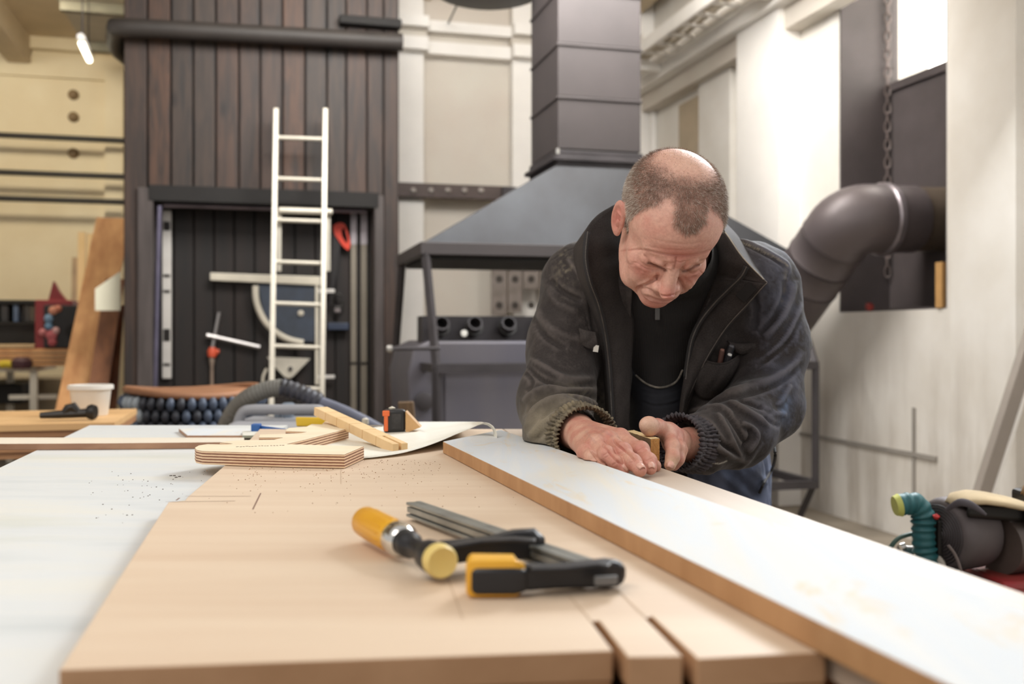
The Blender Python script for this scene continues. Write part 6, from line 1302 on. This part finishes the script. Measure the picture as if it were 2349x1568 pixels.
def jacket_sdf(p):
    d = jr(p); o = np.maximum(poly2d(p, OPEN), p[:, 1]-1.99); d = smax(d, -o, .004)
    nk = s_cone(p, A3(NECK_A), A3(NECK_B), .074, .080); d = smax(d, -nk, .01)
    d = np.maximum(d, .78-p[:, 2])
    ends = np.maximum(-(s_cone(p, A3(P(1312, 1000, 1.61)), A3(P(1400, 1020, 1.45)), .038, .04)), 0)
    d = smax(d, -s_cone(p, A3(P(1316, 1001, 1.60)), A3(P(1400, 1020, 1.45)), .040, .04), .004)
    d = smax(d, -s_cone(p, A3(P(1606, 1018, 1.65)), A3(P(1540, 1010, 1.56)), .040, .04), .004)
    return d
Vj, Qj = surfnet(jacket_sdf, (-.02, 1.50, .77), (.74, 2.56, 1.34), .0034)
Vj = relax(Vj, Qj, 2, .5)
js = Sculpt(Vj, Qj, ymax=2.05)
# broad irregular drape everywhere
dr = fbm(js.V*np.array([1, 1, .6]), 11, 3, 21)*.0042+fbm(js.V, 34, 2, 4)*.0013; js.D += dr; js.apply()
F_ = js.fold; S_ = js.stroke
for pth, w, a in (
    # his right sleeve (left in the picture)
    ([(1228, 690), (1246, 735), (1290, 768), (1345, 782)], 11, .0036), ([(1222, 720), (1250, 770), (1300, 800)], 7, -.0040), ([(1262, 640), (1290, 668), (1335, 690)], 7, -.0050), ([(1246, 640), (1275, 690), (1330, 716)], 10, .0030),
    ([(1214, 820), (1250, 842), (1300, 868), (1368, 868)], 8, .0055), ([(1206, 836), (1236, 864), (1290, 884), (1360, 884)], 6, -.0065), ([(1202, 850), (1220, 872), (1208, 898)], 6, -.0050),
    ([(1199, 922), (1245, 893), (1329, 889), (1372, 899)], 8, .0070), ([(1199, 952), (1225, 923), (1269, 904), (1323, 901), (1376, 912)], 5.5, -.0080),
    ([(1208, 978), (1232, 937), (1278, 914), (1345, 920), (1392, 950)], 9, .0080), ([(1240, 965), (1262, 938), (1300, 932)], 6, -.0045), ([(1322, 925), (1330, 940), (1341, 956)], 4, .0050), ([(1310, 925), (1318, 942), (1330, 955)], 4, -.0045), ([(1350, 925), (1372, 945), (1388, 962)], 5, .0035),
    ([(1212, 1004), (1240, 970), (1262, 955)], 7, .0045), ([(1226, 1010), (1250, 985), (1270, 968)], 5, -.0045), ([(1350, 640), (1358, 720), (1372, 800)], 7, -.0035), ([(1300, 590), (1325, 625), (1338, 660)], 6, .0030),
    # his left sleeve (right in the picture)
    ([(1668, 547), (1705, 552), (1740, 566), (1780, 588), (1806, 606), (1812, 630)], 4.5, .0040), ([(1668, 553), (1705, 559), (1738, 574), (1778, 596), (1800, 614)], 3, -.0035),
    ([(1822, 640), (1812, 690), (1790, 735), (1752, 775)], 9, .0060), ([(1800, 640), (1802, 680), (1776, 730), (1740, 765)], 8, -.0060), ([(1836, 690), (1822, 745), (1792, 790), (1762, 820)], 8, .0055), ([(1838, 720), (1812, 775), (1775, 812), (1735, 838)], 6, -.0055),
    ([(1840, 800), (1815, 840), (1770, 870), (1700, 890), (1640, 915)], 10, .0065), ([(1842, 830), (1800, 868), (1740, 895), (1660, 912), (1625, 928)], 7, -.0070),
    ([(1575, 952), (1597, 939), (1648, 932), (1672, 945), (1680, 965)], 7, .0055), ([(1566, 950), (1600, 984), (1642, 1024), (1698, 1052), (1720, 1050)], 7, .0075), ([(1606, 960), (1640, 995), (1668, 1025), (1690, 1042)], 6, -.0075),
    ([(1645, 945), (1668, 988), (1688, 1030), (1708, 1048)], 6, .0070), ([(1662, 940), (1690, 980), (1712, 1020)], 5.5, -.0060), ([(1668, 917), (1700, 935), (1735, 955), (1765, 975)], 7, .0070), ([(1690, 910), (1740, 930), (1780, 950)], 6, -.0065),
    ([(1700, 968), (1728, 982), (1737, 1004), (1712, 1040)], 5, .0065), ([(1716, 978), (1722, 1000), (1702, 1030)], 4, -.0055), ([(1746, 932), (1776, 946), (1806, 950)], 6, .0055), ([(1750, 955), (1775, 970), (1790, 975)], 5, -.0045), ([(1815, 880), (1795, 915), (1780, 930)], 6, .0045),
    ([(1600, 1075), (1640, 1088), (1700, 1070), (1750, 1010)], 6, .0040), ([(1720, 640), (1735, 700), (1730, 760)], 9, -.0040), ([(1690, 600), (1712, 640)], 6, .003),
    ([(1400, 720), (1404, 850), (1402, 960)], 6, -.0025), ([(1425, 760), (1424, 880), (1420, 970)], 5, .0022)): F_(pth, w*1.12, a*1.3) if a > 0 else S_(pth, w*.92, a*1.15)
js.apply()
# seams
for pth in ([(1812, 612), (1802, 650), (1790, 700)], [(1262, 598), (1300, 575), (1338, 560)], [(1342, 745), (1372, 750)], [(1336, 700), (1352, 760), (1365, 820), (1372, 860)]): js.stroke(pth, 1.6, -.0012)
js.apply(); js.V = js.V+js.N*(fbm(js.V, 230, 2, 6)*.00028)[:, None]; js.upd(); Vj = js.V
mk_ = (Vj[:, 0] < PLX(Vj[:, 1])) & (Vj[:, 1] < 1.86) & (Vj[:, 2] < .9225) & (Vj[:, 0] > -.1); Vj[mk_, 2] = .9225
Vj[:, 2] = np.where((Vj[:, 2] < TZ+.004) & (Vj[:, 0] < .235-.24*(Vj[:, 1]-1.43)-.002) & (Vj[:, 1] < 2.08), TZ+.002, Vj[:, 2])
# worn paint: dusty right forearm, blue worn left elbow, scuffed ridges
CB = np.array(srgb(38, 33, 32)[:3]); Cj = np.tile(CB, (len(Vj), 1)); nz = fbm(Vj, 22, 3, 31); nf = fbm(Vj, 120, 3, 17)
hp = relax(Vj, Qj, 8, .5); cur = ((Vj-hp)*js.N).sum(1); ridge = np.clip(cur/.0011, 0, 1)
DUST = np.array(srgb(140, 130, 110)[:3]); SHEEN_BLU = np.array(srgb(84, 94, 120)[:3]); pxj = js.px
def gz(c, r, an=0):
    q = (pxj-np.array(c))/np.array(r); return np.exp(-(q**2).sum(1))
right = np.clip((pxj[:, 0]-1700)/90, 0, 1)
Cj = lerp(Cj, SHEEN_BLU, np.clip(right*(.12+.30*nz+.75*ridge), 0, .8)); Cj = lerp(Cj, np.array(srgb(108, 100, 96)[:3]), np.clip(ridge*.5+.10*nz, 0, .55))  # blue sheen painted onto the left sleeve, then grey wear on the ridges
Cj = lerp(Cj, DUST, np.clip(1.25*gz((1262, 985), (62, 58))*(.75+.35*nz+.3*ridge), 0, .95)); Cj = lerp(Cj, DUST, np.clip(.45*gz((1330, 920), (60, 35))*(.6+.8*nf), 0, .6)); Cj = lerp(Cj, DUST, np.clip(.7*gz((1300, 612), (22, 50))*np.clip(nf+.1, 0, 1), 0, .7))
Cj = lerp(Cj, np.array(srgb(110, 128, 158)[:3]), np.clip(.75*gz((1802, 935), (14, 30))*(.7+.5*nf), 0, .8)); Cj = lerp(Cj, np.array(srgb(172, 160, 138)[:3]), .5*js.mask([(1674, 548), (1738, 570), (1786, 594), (1806, 608)], 1.8)); Cj = lerp(Cj, DUST, .35*js.mask([(1806, 612), (1800, 650), (1794, 690)], 5)*np.clip(.5+nf, 0, 1))
Cj = lerp(Cj, np.array(srgb(226, 220, 208)[:3]), np.clip(js.mask([(1596, 1010), (1602, 1022), (1616, 1030), (1610, 1048), (1592, 1046)], 5)*np.clip(nf*2.2, 0, 1), 0, .9)+.75*js.mask([(1634, 1061), (1650, 1063), (1667, 1057)], 1.2)+.8*js.mask([(1603, 1064), (1609, 1070), (1615, 1066)], 2.5))
n = NT('jacket_cloth'); at = n.node('ShaderNodeVertexColor', layer_name='paint'); v = n.coord((1, 1, 1)); f = n.noise(v, 420, 3, .6); n.col(n.mix(n.ramp(f, [(.3, (0, 0, 0)), (.8, (.35, .35, .35))]), at.outputs[0], srgb(80, 72, 68))); n.set(Roughness=.82, Specular_IOR_Level=.3); n.p.inputs['Sheen Weight'].default_value = .12; n.p.inputs['Sheen Roughness'].default_value = .4; n.bump(f, .5, .0008); M_JK = n.m
jk = make_mesh('jacket', Vj, Qj, M_JK, man, np.clip(Cj, 0, 1))
M_CLOTH = NT('collar_cloth'); n = M_CLOTH; v = n.coord((1, 1, 1)); f = n.noise(v, 420, 3, .6); g = n.noise(v, 22, 4); n.col(n.mix(n.ramp(f, [(.3, (0, 0, 0)), (.8, (.4, .4, .4))]), n.ramp(g, [(.3, srgb(38, 33, 32)), (.72, srgb(55, 49, 47))]), srgb(84, 78, 74))); n.set(Roughness=.82, Specular_IOR_Level=.3); n.bump(f, .5, .0008); M_CLOTH = n.m
def sheet(name, A, B, m, parent=jk, nu=6, nv=12, bulge=0, th=.003, curl=None, mid=None):
    a = catmull([P(*q) for q in A], nu); b = catmull([P(*q) for q in B], nu); c = catmull([P(*q) for q in mid], nu) if mid else None; rows = []
    for i, (x, y) in enumerate(zip(a, b)):
        r = []
        for k in range(nv+1):
            t = k/nv; p = x.lerp(y, t)
            if c: p = x*((1-t)*(1-2*t))+c[i]*(4*t*(1-t))+y*(t*(2*t-1))
            p = p+Vector((0, -1, .1))*(bulge*math.sin(math.pi*t)) + Vector((0, -1, 0))*(.0012*math.sin(i*.9+k*.7)*math.sin(math.pi*t)); r.append(p)
        rows.append(r)
    mb = MB(); mb.grid(rows); return mb.build(name, m, parent, smooth=True, auto=False, solid=th), a, b
O1 = [(1412, 470, 1.76), (1370, 496, 1.735), (1345, 532, 1.72), (1340, 590, 1.712), (1350, 645, 1.715), (1370, 700, 1.735), (1384, 760, 1.755), (1393, 830, 1.768), (1398, 900, 1.772), (1402, 985, 1.765)]
I1 = [(1446, 520, 1.83), (1436, 555, 1.82), (1434, 600, 1.81), (1436, 640, 1.81), (1442, 690, 1.81), (1453, 735, 1.81), (1451, 790, 1.81), (1447, 850, 1.80), (1444, 915, 1.795), (1441, 985, 1.79)]
cl1, oa, ia = sheet('front_placket', O1, I1, M_CLOTH, bulge=.006)
OUT0 = [(1400, 500, 1.90), (1350, 530, 1.87), (1316, 570, 1.84), (1315, 610, 1.82), (1330, 655, 1.80), (1352, 705, 1.795), (1370, 762, 1.80), (1380, 830, 1.805), (1385, 900, 1.81), (1388, 985, 1.80)]
sheet('collar_outer', O1, OUT0, M_CLOTH, bulge=.004)
O2 = [(1640, 505, 1.83), (1668, 540, 1.775), (1704, 592, 1.745), (1751, 641, 1.736), (1758, 649, 1.735), (1750, 658, 1.738), (1712, 700, 1.765), (1668, 748, 1.79), (1636, 795, 1.80), (1612, 838, 1.805), (1592, 880, 1.81), (1572, 925, 1.815), (1562, 975, 1.82)]
I2 = [(1632, 560, 1.86), (1636, 590, 1.84), (1636, 620, 1.82), (1634, 632, 1.818), (1632, 642, 1.816), (1630, 650, 1.815), (1618, 690, 1.815), (1602, 730, 1.815), (1588, 772, 1.815), (1577, 820, 1.815), (1570, 865, 1.815), (1563, 910, 1.815), (1557, 965, 1.82)]
cl2, ob, ib = sheet('lapel', O2, I2, M_CLOTH, bulge=.010)
B2 = [(1650, 500, 1.93), (1690, 540, 1.88), (1722, 590, 1.84), (1750, 636, 1.812), (1752, 644, 1.81), (1748, 654, 1.812), (1722, 692, 1.825), (1682, 740, 1.83), (1650, 790, 1.835), (1625, 835, 1.835), (1603, 880, 1.835), (1582, 925, 1.835), (1570, 975, 1.835)]
sheet('collar_outer', O2, B2, M_CLOTH, bulge=.0)
# back of the stand collar
mb = MB(); rows = []
for i in range(17):
    t = math.pi*(i/16); c = Vector((.300, 1.885, 1.215)); x = -.095*math.cos(t); y = .07*math.sin(t); rows.append([c+Vector((x, y, 0)), c+Vector((x*.95, y*.95, .05)), c+Vector((x*.90, y*.82+.0, .092+.012*math.sin(t)))])
mb.grid(rows); mb.build('collar_back', M_CLOTH, jk, smooth=True, auto=False, solid=.004)
# zipper teeth and tape
M_ZIP = mat('zip_teeth', (120, 114, 108), .4, .5, var=.3, vs_=30); M_TAPE = mat('zip_tape', (40, 37, 37), .8, var=.05)
def zipper(pts, off=.0022):
    pa = catmull([P(*q) for q in pts], 40); rows = []; mb = MB(); L = 0; nx_ = 0
    for i in range(1, len(pa)):
        d = pa[i]-pa[i-1]; l = d.length
        while nx_ < L+l:
            p = pa[i-1]+d*((nx_-L)/l); t = d.normalized(); v = (Vector((0, 0, CZ))-p).normalized(); s_ = t.cross(v).normalized(); mb.box(p+v*off, (.0019, .0015, .0013), Matrix((s_, t, v)).transposed()); nx_ += .0027
        L += l
    o = mb.build('zipper_teeth', M_ZIP, jk); o['kind'] = 'stuff'
    rows = []
    for i in range(0, len(pa), 6):
        t = (pa[min(i+3, len(pa)-1)]-pa[max(0, i-3)]).normalized(); v = (Vector((0, 0, CZ))-pa[i]).normalized(); s_ = t.cross(v).normalized(); rows.append([pa[i]+v*(off-.0012)-s_*.005, pa[i]+v*(off-.0008), pa[i]+v*(off-.0012)+s_*.005])
    mb = MB(); mb.grid(rows); mb.build('zipper_tape', M_TAPE, jk, smooth=True, auto=False, solid=.0006)
zipper([(x+3, y, Y-.004) for x, y, Y in O1[2:]])
zipper([(1712, 612, 1.733), (1700, 634, 1.742), (1672, 662, 1.762), (1640, 694, 1.782), (1608, 734, 1.797), (1588, 776, 1.806), (1579, 822, 1.809), (1573, 868, 1.81)])
mb = MB(); e = [p+Vector((0, -.0022, .0004)) for p in ob[5:31]]; mb.tube(e[:14], .0011, 6); mb.build('frayed_edge', mat('fray', (168, 158, 142), .8, var=.2, vs_=60), jk, smooth=True)
mb = MB(); e = [p+Vector((0, -.002, .0006)) for p in ob[18:74]]; mb.tube(e, .0010, 6); mb.build('edge_stitch', mat('stitch', (104, 96, 90), .8, var=.2, vs_=60), jk, smooth=True)
mb = MB(); c1, c2 = P(1690, 668, 1.752), P(1716, 640, 1.738); t = (c2-c1).normalized(); v = Vector((0, -1, .15)).normalized(); s_ = t.cross(v); mb.box((P(1697, 672, 1.752)+P(1726, 668, 1.745))/2, (.024, .034, .0014), Matrix((s_, t, v)).transposed()); mb.build('hook_patch', mat('patch_black', (36, 33, 32), .95, var=.1), jk)
# surface finder for patches that lie on the jacket
def hitY(x, y, y0=1.5, y1=2.1):
    i = np.nonzero((np.abs(js.px-np.array((x, y))).max(1) < 5) & (js.f > 0.02) & (js.V[:, 1] < y1))[0]
    return float(np.min(js.V[i, 1])) if len(i) else 1.8
# chest pocket with pens
PY = hitY(1650, 870)-.006
pk1 = [(1602, 822, PY), (1618, 828, PY-.008), (1640, 834, PY-.022), (1662, 834, PY-.026), (1684, 824, PY-.018), (1698, 812, PY+.004)]
pk2 = [(1592, 892, PY+.006), (1600, 905, PY+.004), (1616, 915, PY+.002), (1640, 912, PY+.002), (1664, 892, PY+.006), (1688, 860, PY+.012)]
pk, _a, _b = sheet('chest_pocket', pk1, pk2, M_CLOTH, bulge=.012, th=.0035)
mb = MB(); mb.tube(catmull([P(x, y-1, Y-.001) for x, y, Y in pk1], 5), .0018, 6); mb.build('pocket_hem', M_CLOTH, pk, smooth=True)
fl1 = [(1668, 782, PY-.002), (1690, 788, PY-.006), (1716, 788, PY-.008), (1742, 782, PY-.006)]; fl2 = [(1680, 802, PY-.004), (1700, 812, PY-.010), (1722, 806, PY-.012), (1748, 796, PY-.010)]
sheet('pocket_flap', fl1, fl2, M_CLOTH, bulge=.006, th=.003)
def pen(label, name, x, y, Yt, dx, L, r, m, tipm, tiplen=.006, cat='pen'):
    top = P(x, y, Yt); bot = P(x+dx, y+L, Yt+.012); d = (bot-top).normalized(); ln = (bot-top).length; t = thing(name, label, cat, top)
    mb = MB(); mb.lathe([(r*.6, 0), (r, .002), (r, ln)], top, d, 14); mb.build('barrel', m, t, smooth=True)
    mb = MB(); mb.lathe([(0, -.0012), (r*.7, -.0006), (r*.8, .001), (r*.8, tiplen)], top-d*.001, d, 14); mb.build('tip', tipm, t, smooth=True)
M_PENB = mat('pen_black', (48, 48, 52), .3, var=.05)
pen('thick black marker in the chest pocket with grey rounded end', 'marker_pen', 1678, 793, PY-.014, -16, 56, .0066, M_PENB, mat('marker_end', (96, 96, 100), .35))
pen('slim black pen with bright white end in the chest pocket', 'ballpoint_pen', 1674, 813, PY-.020, -12, 40, .0050, M_PENB, mat('pen_white', (240, 238, 232), .3, var=0))
pen('short brown pencil stub leftmost in the chest pocket', 'pencil_stub', 1657, 802, PY-.012, -9, 52, .0050, mat('pencil_brown', (96, 66, 58), .5), mat('pencil_end', (150, 110, 96), .6), cat='pencil')
# left chest: flap and small white tag
FY = hitY(1352, 800)-.003
sheet('pocket_flap', [(1328, 752, FY+.006), (1346, 758, FY), (1366, 762, FY+.001)], [(1332, 790, FY+.004), (1350, 799, FY-.003), (1372, 804, FY)], M_CLOTH, bulge=.004, th=.0025)
mb = MB(); mb.box(P(1367, 799, FY-.004), (.009, .002, .012), Matrix.Rotation(.15, 3, 'Y')); mb.build('white_tag', mat('tag_white', (206, 202, 192), .6, var=.03), jk)
# ---- elasticated cuffs
def cuff(C, Dir, R0, L, m, nr=44, flat=None, rows=4, sq=1.0, up=Vector((0, 0, 1)), amp=.0021):
    C = Vector(C); ax = Vector(Dir).normalized(); x = (up-ax*up.dot(ax)).normalized(); y = ax.cross(x); nu, nv = 264, 36; G = []
    for j in range(nv+1):
        t = j/nv; r = R0*(1.10-.16*math.sin(math.pi*min(1, t*1.02))*1.0-.02*t); r += .0016*abs(math.sin(math.pi*rows*t))
        if t > .93: r -= .004*(t-.93)/.07
        row = []
        for k in range(nu):
            u = 2*math.pi*k/nu; ph = 1.1*math.sin(3*u+rows*t*2)+.7*math.sin(7*u)+ (.9 if int(t*rows) % 2 else 0)
            a = amp*(1-.35*math.sin(math.pi*t*rows)**2)*(1+.5*math.sin(5*u+1)); rr = r+a*math.sin(nr*u+ph)+.0010*math.sin(nr*1.7*u+2+4*t)
            p = C+ax*(L*(t-.5)+.0022*math.sin(nr*u+ph+1.2))+x*math.cos(u)*rr+y*math.sin(u)*rr*sq
            fl_ = flat if flat is None or p.x > PLX(p.y) else .923
            if fl_ is not None and p.z < fl_: p.z = fl_+(p.z-fl_)*.03
            row.append(p)
        row.append(row[0]); G.append(row)
    mb = MB(); mb.grid(G); o = mb.build('cuff', m, jk, smooth=True, auto=False, solid=.0016); return o
M_CUF1 = mat('cuff_dusty', (134, 122, 98), .85, var=.2, vs_=60, c2=(86, 78, 66), bump=.5, bs=500, bd=.0006); M_CUF2 = mat('cuff_dark', (74, 66, 68), .8, var=.2, vs_=50, c2=(48, 44, 48), bump=.5, bs=500, bd=.0006)
cuff(P(1335, 1000, 1.575), P(1400, 1022, 1.455)-P(1322, 994, 1.60), .048, .044, M_CUF1, flat=TZ+.002, sq=1.02)
cuff(P(1571, 1016, 1.615), P(1548, 1012, 1.585)-P(1612, 1022, 1.66), .043, .058, M_CUF2, nr=40, rows=4)
# plaster splashes on the cuff
mb = MB()
for i in range(26):
    x, y = (1604, 1022) if i < 16 else (1594, 1048); x += RNG.normal(0, 5); y += RNG.normal(0, 9); c = P(x, y, 1.0); Y = hitY(x, y)-.002; c = P(x, y, Y); r = .0010+.0022*RNG.random()
    mb.lathe([(r, 0), (r*.9, r*.4), (r*.4, r*.7), (0, r*.75)], c, (RNG.normal(0, .3), -1, RNG.normal(0, .3)), 7)
mb.build('paint_splash', mat('splash_white', (222, 216, 204), .5, var=.1), jk, smooth=True)['kind'] = 'stuff'
# ---- sweater and bib overalls
def sw_sdf(p):
    d = core(p, .012, .05); d = smin(d, s_cone(p, A3(NECK_B), A3(NECK_A+(NECK_B-NECK_A)*.45), .078, .071), .02)
    d = smin(d, s_cone(p, A3(P(1520, 760, 1.90)), A3(P(1505, 980, 1.90)), .05, .05), .03); return np.maximum(d, .80-p[:, 2])
Vs_, Qs_ = surfnet(sw_sdf, (.02, 1.72, .78), (.60, 2.45, 1.33), .006); Vs_ = relax(Vs_, Qs_, 2)
ss_ = Sculpt(Vs_, Qs_); ss_.D += fbm(Vs_, 18, 3, 3)*.004; ss_.apply()
n = NT('knit_black'); v = n.coord((1, 1, 1)); w = n.node('ShaderNodeTexWave'); n.link(n.coord((1, 0, 0)), w.inputs[0]); w.inputs['Scale'].default_value = 95; n.col(srgb(36, 33, 32)); n.set(Roughness=.9); n.bump(w.outputs['Fac'], .5, .0012)
swt = make_mesh('sweater', ss_.V, Qs_, n.m, man)
mb = MB(); YY = 1.80; mb.box(P(1508, 720, float(np.min(ss_.V[(np.abs(ss_.px-np.array((1508, 720))).max(1) < 8), 1]))-.002), (.009, .003, .022)); mb.build('zip_pull', mat('pull_grey', (84, 82, 80), .5), swt, bevel=.001)
BIB = [(1440, 832), (1458, 858), (1480, 876), (1506, 886), (1530, 884), (1552, 872), (1566, 846), (1600, 838), (1600, 1100), (1430, 1100)]
def bib_sdf(p):
    d = sw_sdf(p)-.005; d = np.maximum(d, -(sw_sdf(p)-.0005)); d = np.maximum(d, poly2d(p, BIB)); return np.maximum(d, p[:, 1]-1.98)
Vb_, Qb_ = surfnet(bib_sdf, (.14, 1.74, .79), (.42, 2.0, 1.09), .0026, margin=1.2)
bs_ = Sculpt(Vb_, Qb_); bs_.D += fbm(Vb_, 30, 2, 3)*.0006
for pth, w, a in (([(1456, 890), (1490, 902), (1530, 902), (1566, 888)], 2, -.0012), ([(1470, 918), (1500, 930), (1540, 926), (1560, 918)], 2.4, -.0016), ([(1470, 914), (1500, 925), (1540, 921), (1560, 913)], 2.4, .0014)): bs_.stroke(pth, w, a)
bs_.apply(); M_BIB = mat('bib_navy', (42, 44, 52), .85, var=.2, vs_=30, c2=(30, 31, 36), bump=.4, bs=400, bd=.0008)
bib = make_mesh('overall_bib', bs_.V, Qb_, M_BIB, man)
def onmesh(sc, x, y, off=.002):
    i = np.nonzero((np.abs(sc.px-np.array((x, y))).max(1) < 7) & (sc.f > 0))[0]; Y = float(np.min(sc.V[i, 1])) if len(i) else 1.84; return P(x, y, Y-off)
mb = MB(); mb.tube(catmull([onmesh(bs_, x, y+2) for x, y in BIB[1:7]], 6), .0019, 6); mb.build('frayed_hem', mat('hem_grey', (128, 122, 112), .85, var=.3, vs_=90), bib, smooth=True)
# ---- trousers and boots
def tr_sdf(p):
    d = legs(p, .030, .05); d = smin(d, s_cone(p, (HIPR+HIPL)/2, PEL+np.array((0, -.01, -.02)), .165, .15), .05); d = smin(d, s_cone(p, A3((.43, 2.02, .90)), A3((.475, 2.06, .66)), .078, .088), .06)
    d = np.maximum(d, .06-p[:, 2]); return np.maximum(d, p[:, 2]-.96)
Vt, Qt = surfnet(tr_sdf, (.02, 1.85, .04), (.70, 2.56, .99), .0065); Vt = relax(Vt, Qt, 1)
ts = Sculpt(Vt, Qt); ts.D += fbm(Vt*np.array([1, 1, .45]), 16, 3, 12)*.008; ts.apply()
for pth, w, a in (([(1640, 1075), (1680, 1110), (1740, 1160)], 7, .006), ([(1655, 1065), (1700, 1100), (1752, 1150)], 6, -.006), ([(1775, 1025), (1772, 1070), (1758, 1100), (1740, 1130)], 5, .006), ([(1700, 1060), (1740, 1090), (1760, 1130)], 6, .004)): ts.fold(pth, w, a) if a > 0 else ts.stroke(pth, w, a)
ts.apply(); nt = fbm(ts.V, 30, 3, 2); Ct = np.tile(np.array(srgb(72, 80, 102)[:3]), (len(Vt), 1)); Ct = lerp(Ct, np.array(srgb(110, 120, 146)[:3]), np.clip(.2+.6*nt, 0, .7)); Ct = lerp(Ct, np.array(srgb(46, 48, 60)[:3]), np.clip(-.1-.9*nt, 0, .6))
n = NT('denim'); at = n.node('ShaderNodeVertexColor', layer_name='paint'); n.col(at.outputs[0]); n.set(Roughness=.85); n.bump(n.noise(n.coord(), 420, 3), .5, .0008)
tr_ = make_mesh('trousers', ts.V, Qt, n.m, man, Ct)
mb = MB(); mb.tube(catmull([onmesh(ts, x, y, .003) for x, y in ((1776, 1022), (1778, 1050), (1770, 1078), (1755, 1102), (1742, 1130))], 5), .003, 6); mb.build('pocket_seam', M_TAPE, tr_, smooth=True)
for a in (AR_, AL_):
    fn = lambda p, a=a: np.maximum(smin(smin(s_cone(p, a+(0, .01, .05), a+(0, .01, -.02), .055, .052), s_cone(p, a+(0, 0, -.035), a+(-.02, -.17, -.045), .05, .042), .03), s_ell(p, a+(-.02, -.15, -.04), (.05, .06, .045)), .02), .0-p[:, 2]+.001)
    V, Q = surfnet(fn, a-np.array((.1, .28, .12)), a+np.array((.1, .12, .14)), .006); V[:, 2] = np.maximum(V[:, 2], .0); bo = make_mesh('boot', relax(V, Q, 1), Q, mat('boot_leather', (54, 46, 42), .55, var=.15, bump=.3, bs=90), man)
# ---- the rough block of wood held on edge
wbk = thing('wood_block', 'rough sawn wood block held upright in his left hand', 'wood block')
e1, e2 = D(1497, 1073, TZ), D(1524, 1073, TZ)+Vector((0, .012, 0)); e2.z = TZ; bk_ = Vector((-.023, .125, 0)); e1 = e1+Vector((-.003, 0, 0)); e2 = e2+Vector((-.006, 0, 0)); wbk.location = e1
H = Vector((0, 0, .0430)); mb = MB(); R1, R2, nn_ = 14, 22, 10
b0_, b1_, b2_, b3_ = e1, e2, e2+bk_, e1+bk_
mb.hexa([b0_, b1_, b2_, b3_], [b0_+H, b1_+H, b2_+H, b3_+H]); M_BLK1 = mat('block_side', (150, 122, 84), .8, var=.3, vs_=14, stretch=(1, 1, 3), c2=(84, 70, 54), bump=.6, bs=160, bd=.002); mb.build('block_body', M_BLK1, wbk, bevel=.0008)
mb = MB(); rows = []
dd = (e2-e1); up_ = H; nrm = dd.cross(up_).normalized()
for i in range(31):
    rows.append([e1+dd*(k/22)+up_*(i/30)+nrm*(.0006+(.0007*mnoise.noise(Vector((k*.9, i*.5, 0)))+.0005*mnoise.noise(Vector((k*2, i*1.5, 3)))) * (0 if (k in (0, 22) or i in (0, 30)) else 1)) for k in range(23)])
mb.grid(rows); mb.build('end_grain', mat('end_grain', (204, 150, 84), .85, var=.2, vs_=60, c2=(168, 112, 54), bump=.9, bs=420, bd=.002), wbk, smooth=True, auto=False, solid=.0005)
mb = MB(); rows = []
for i in range(25): rows.append([e1+H+bk_*(i/24)+dd*(k/8)+Vector((0, 0, .0004+.0009*abs(mnoise.noise(Vector((i*.8, k, 7)))))) for k in range(9)])
mb.grid(rows); mb.build('sawn_top', mat('sawn_top', (226, 198, 148), .8, var=.12, vs_=40, bump=.5, bs=300), wbk, smooth=True, auto=False, solid=.0004)
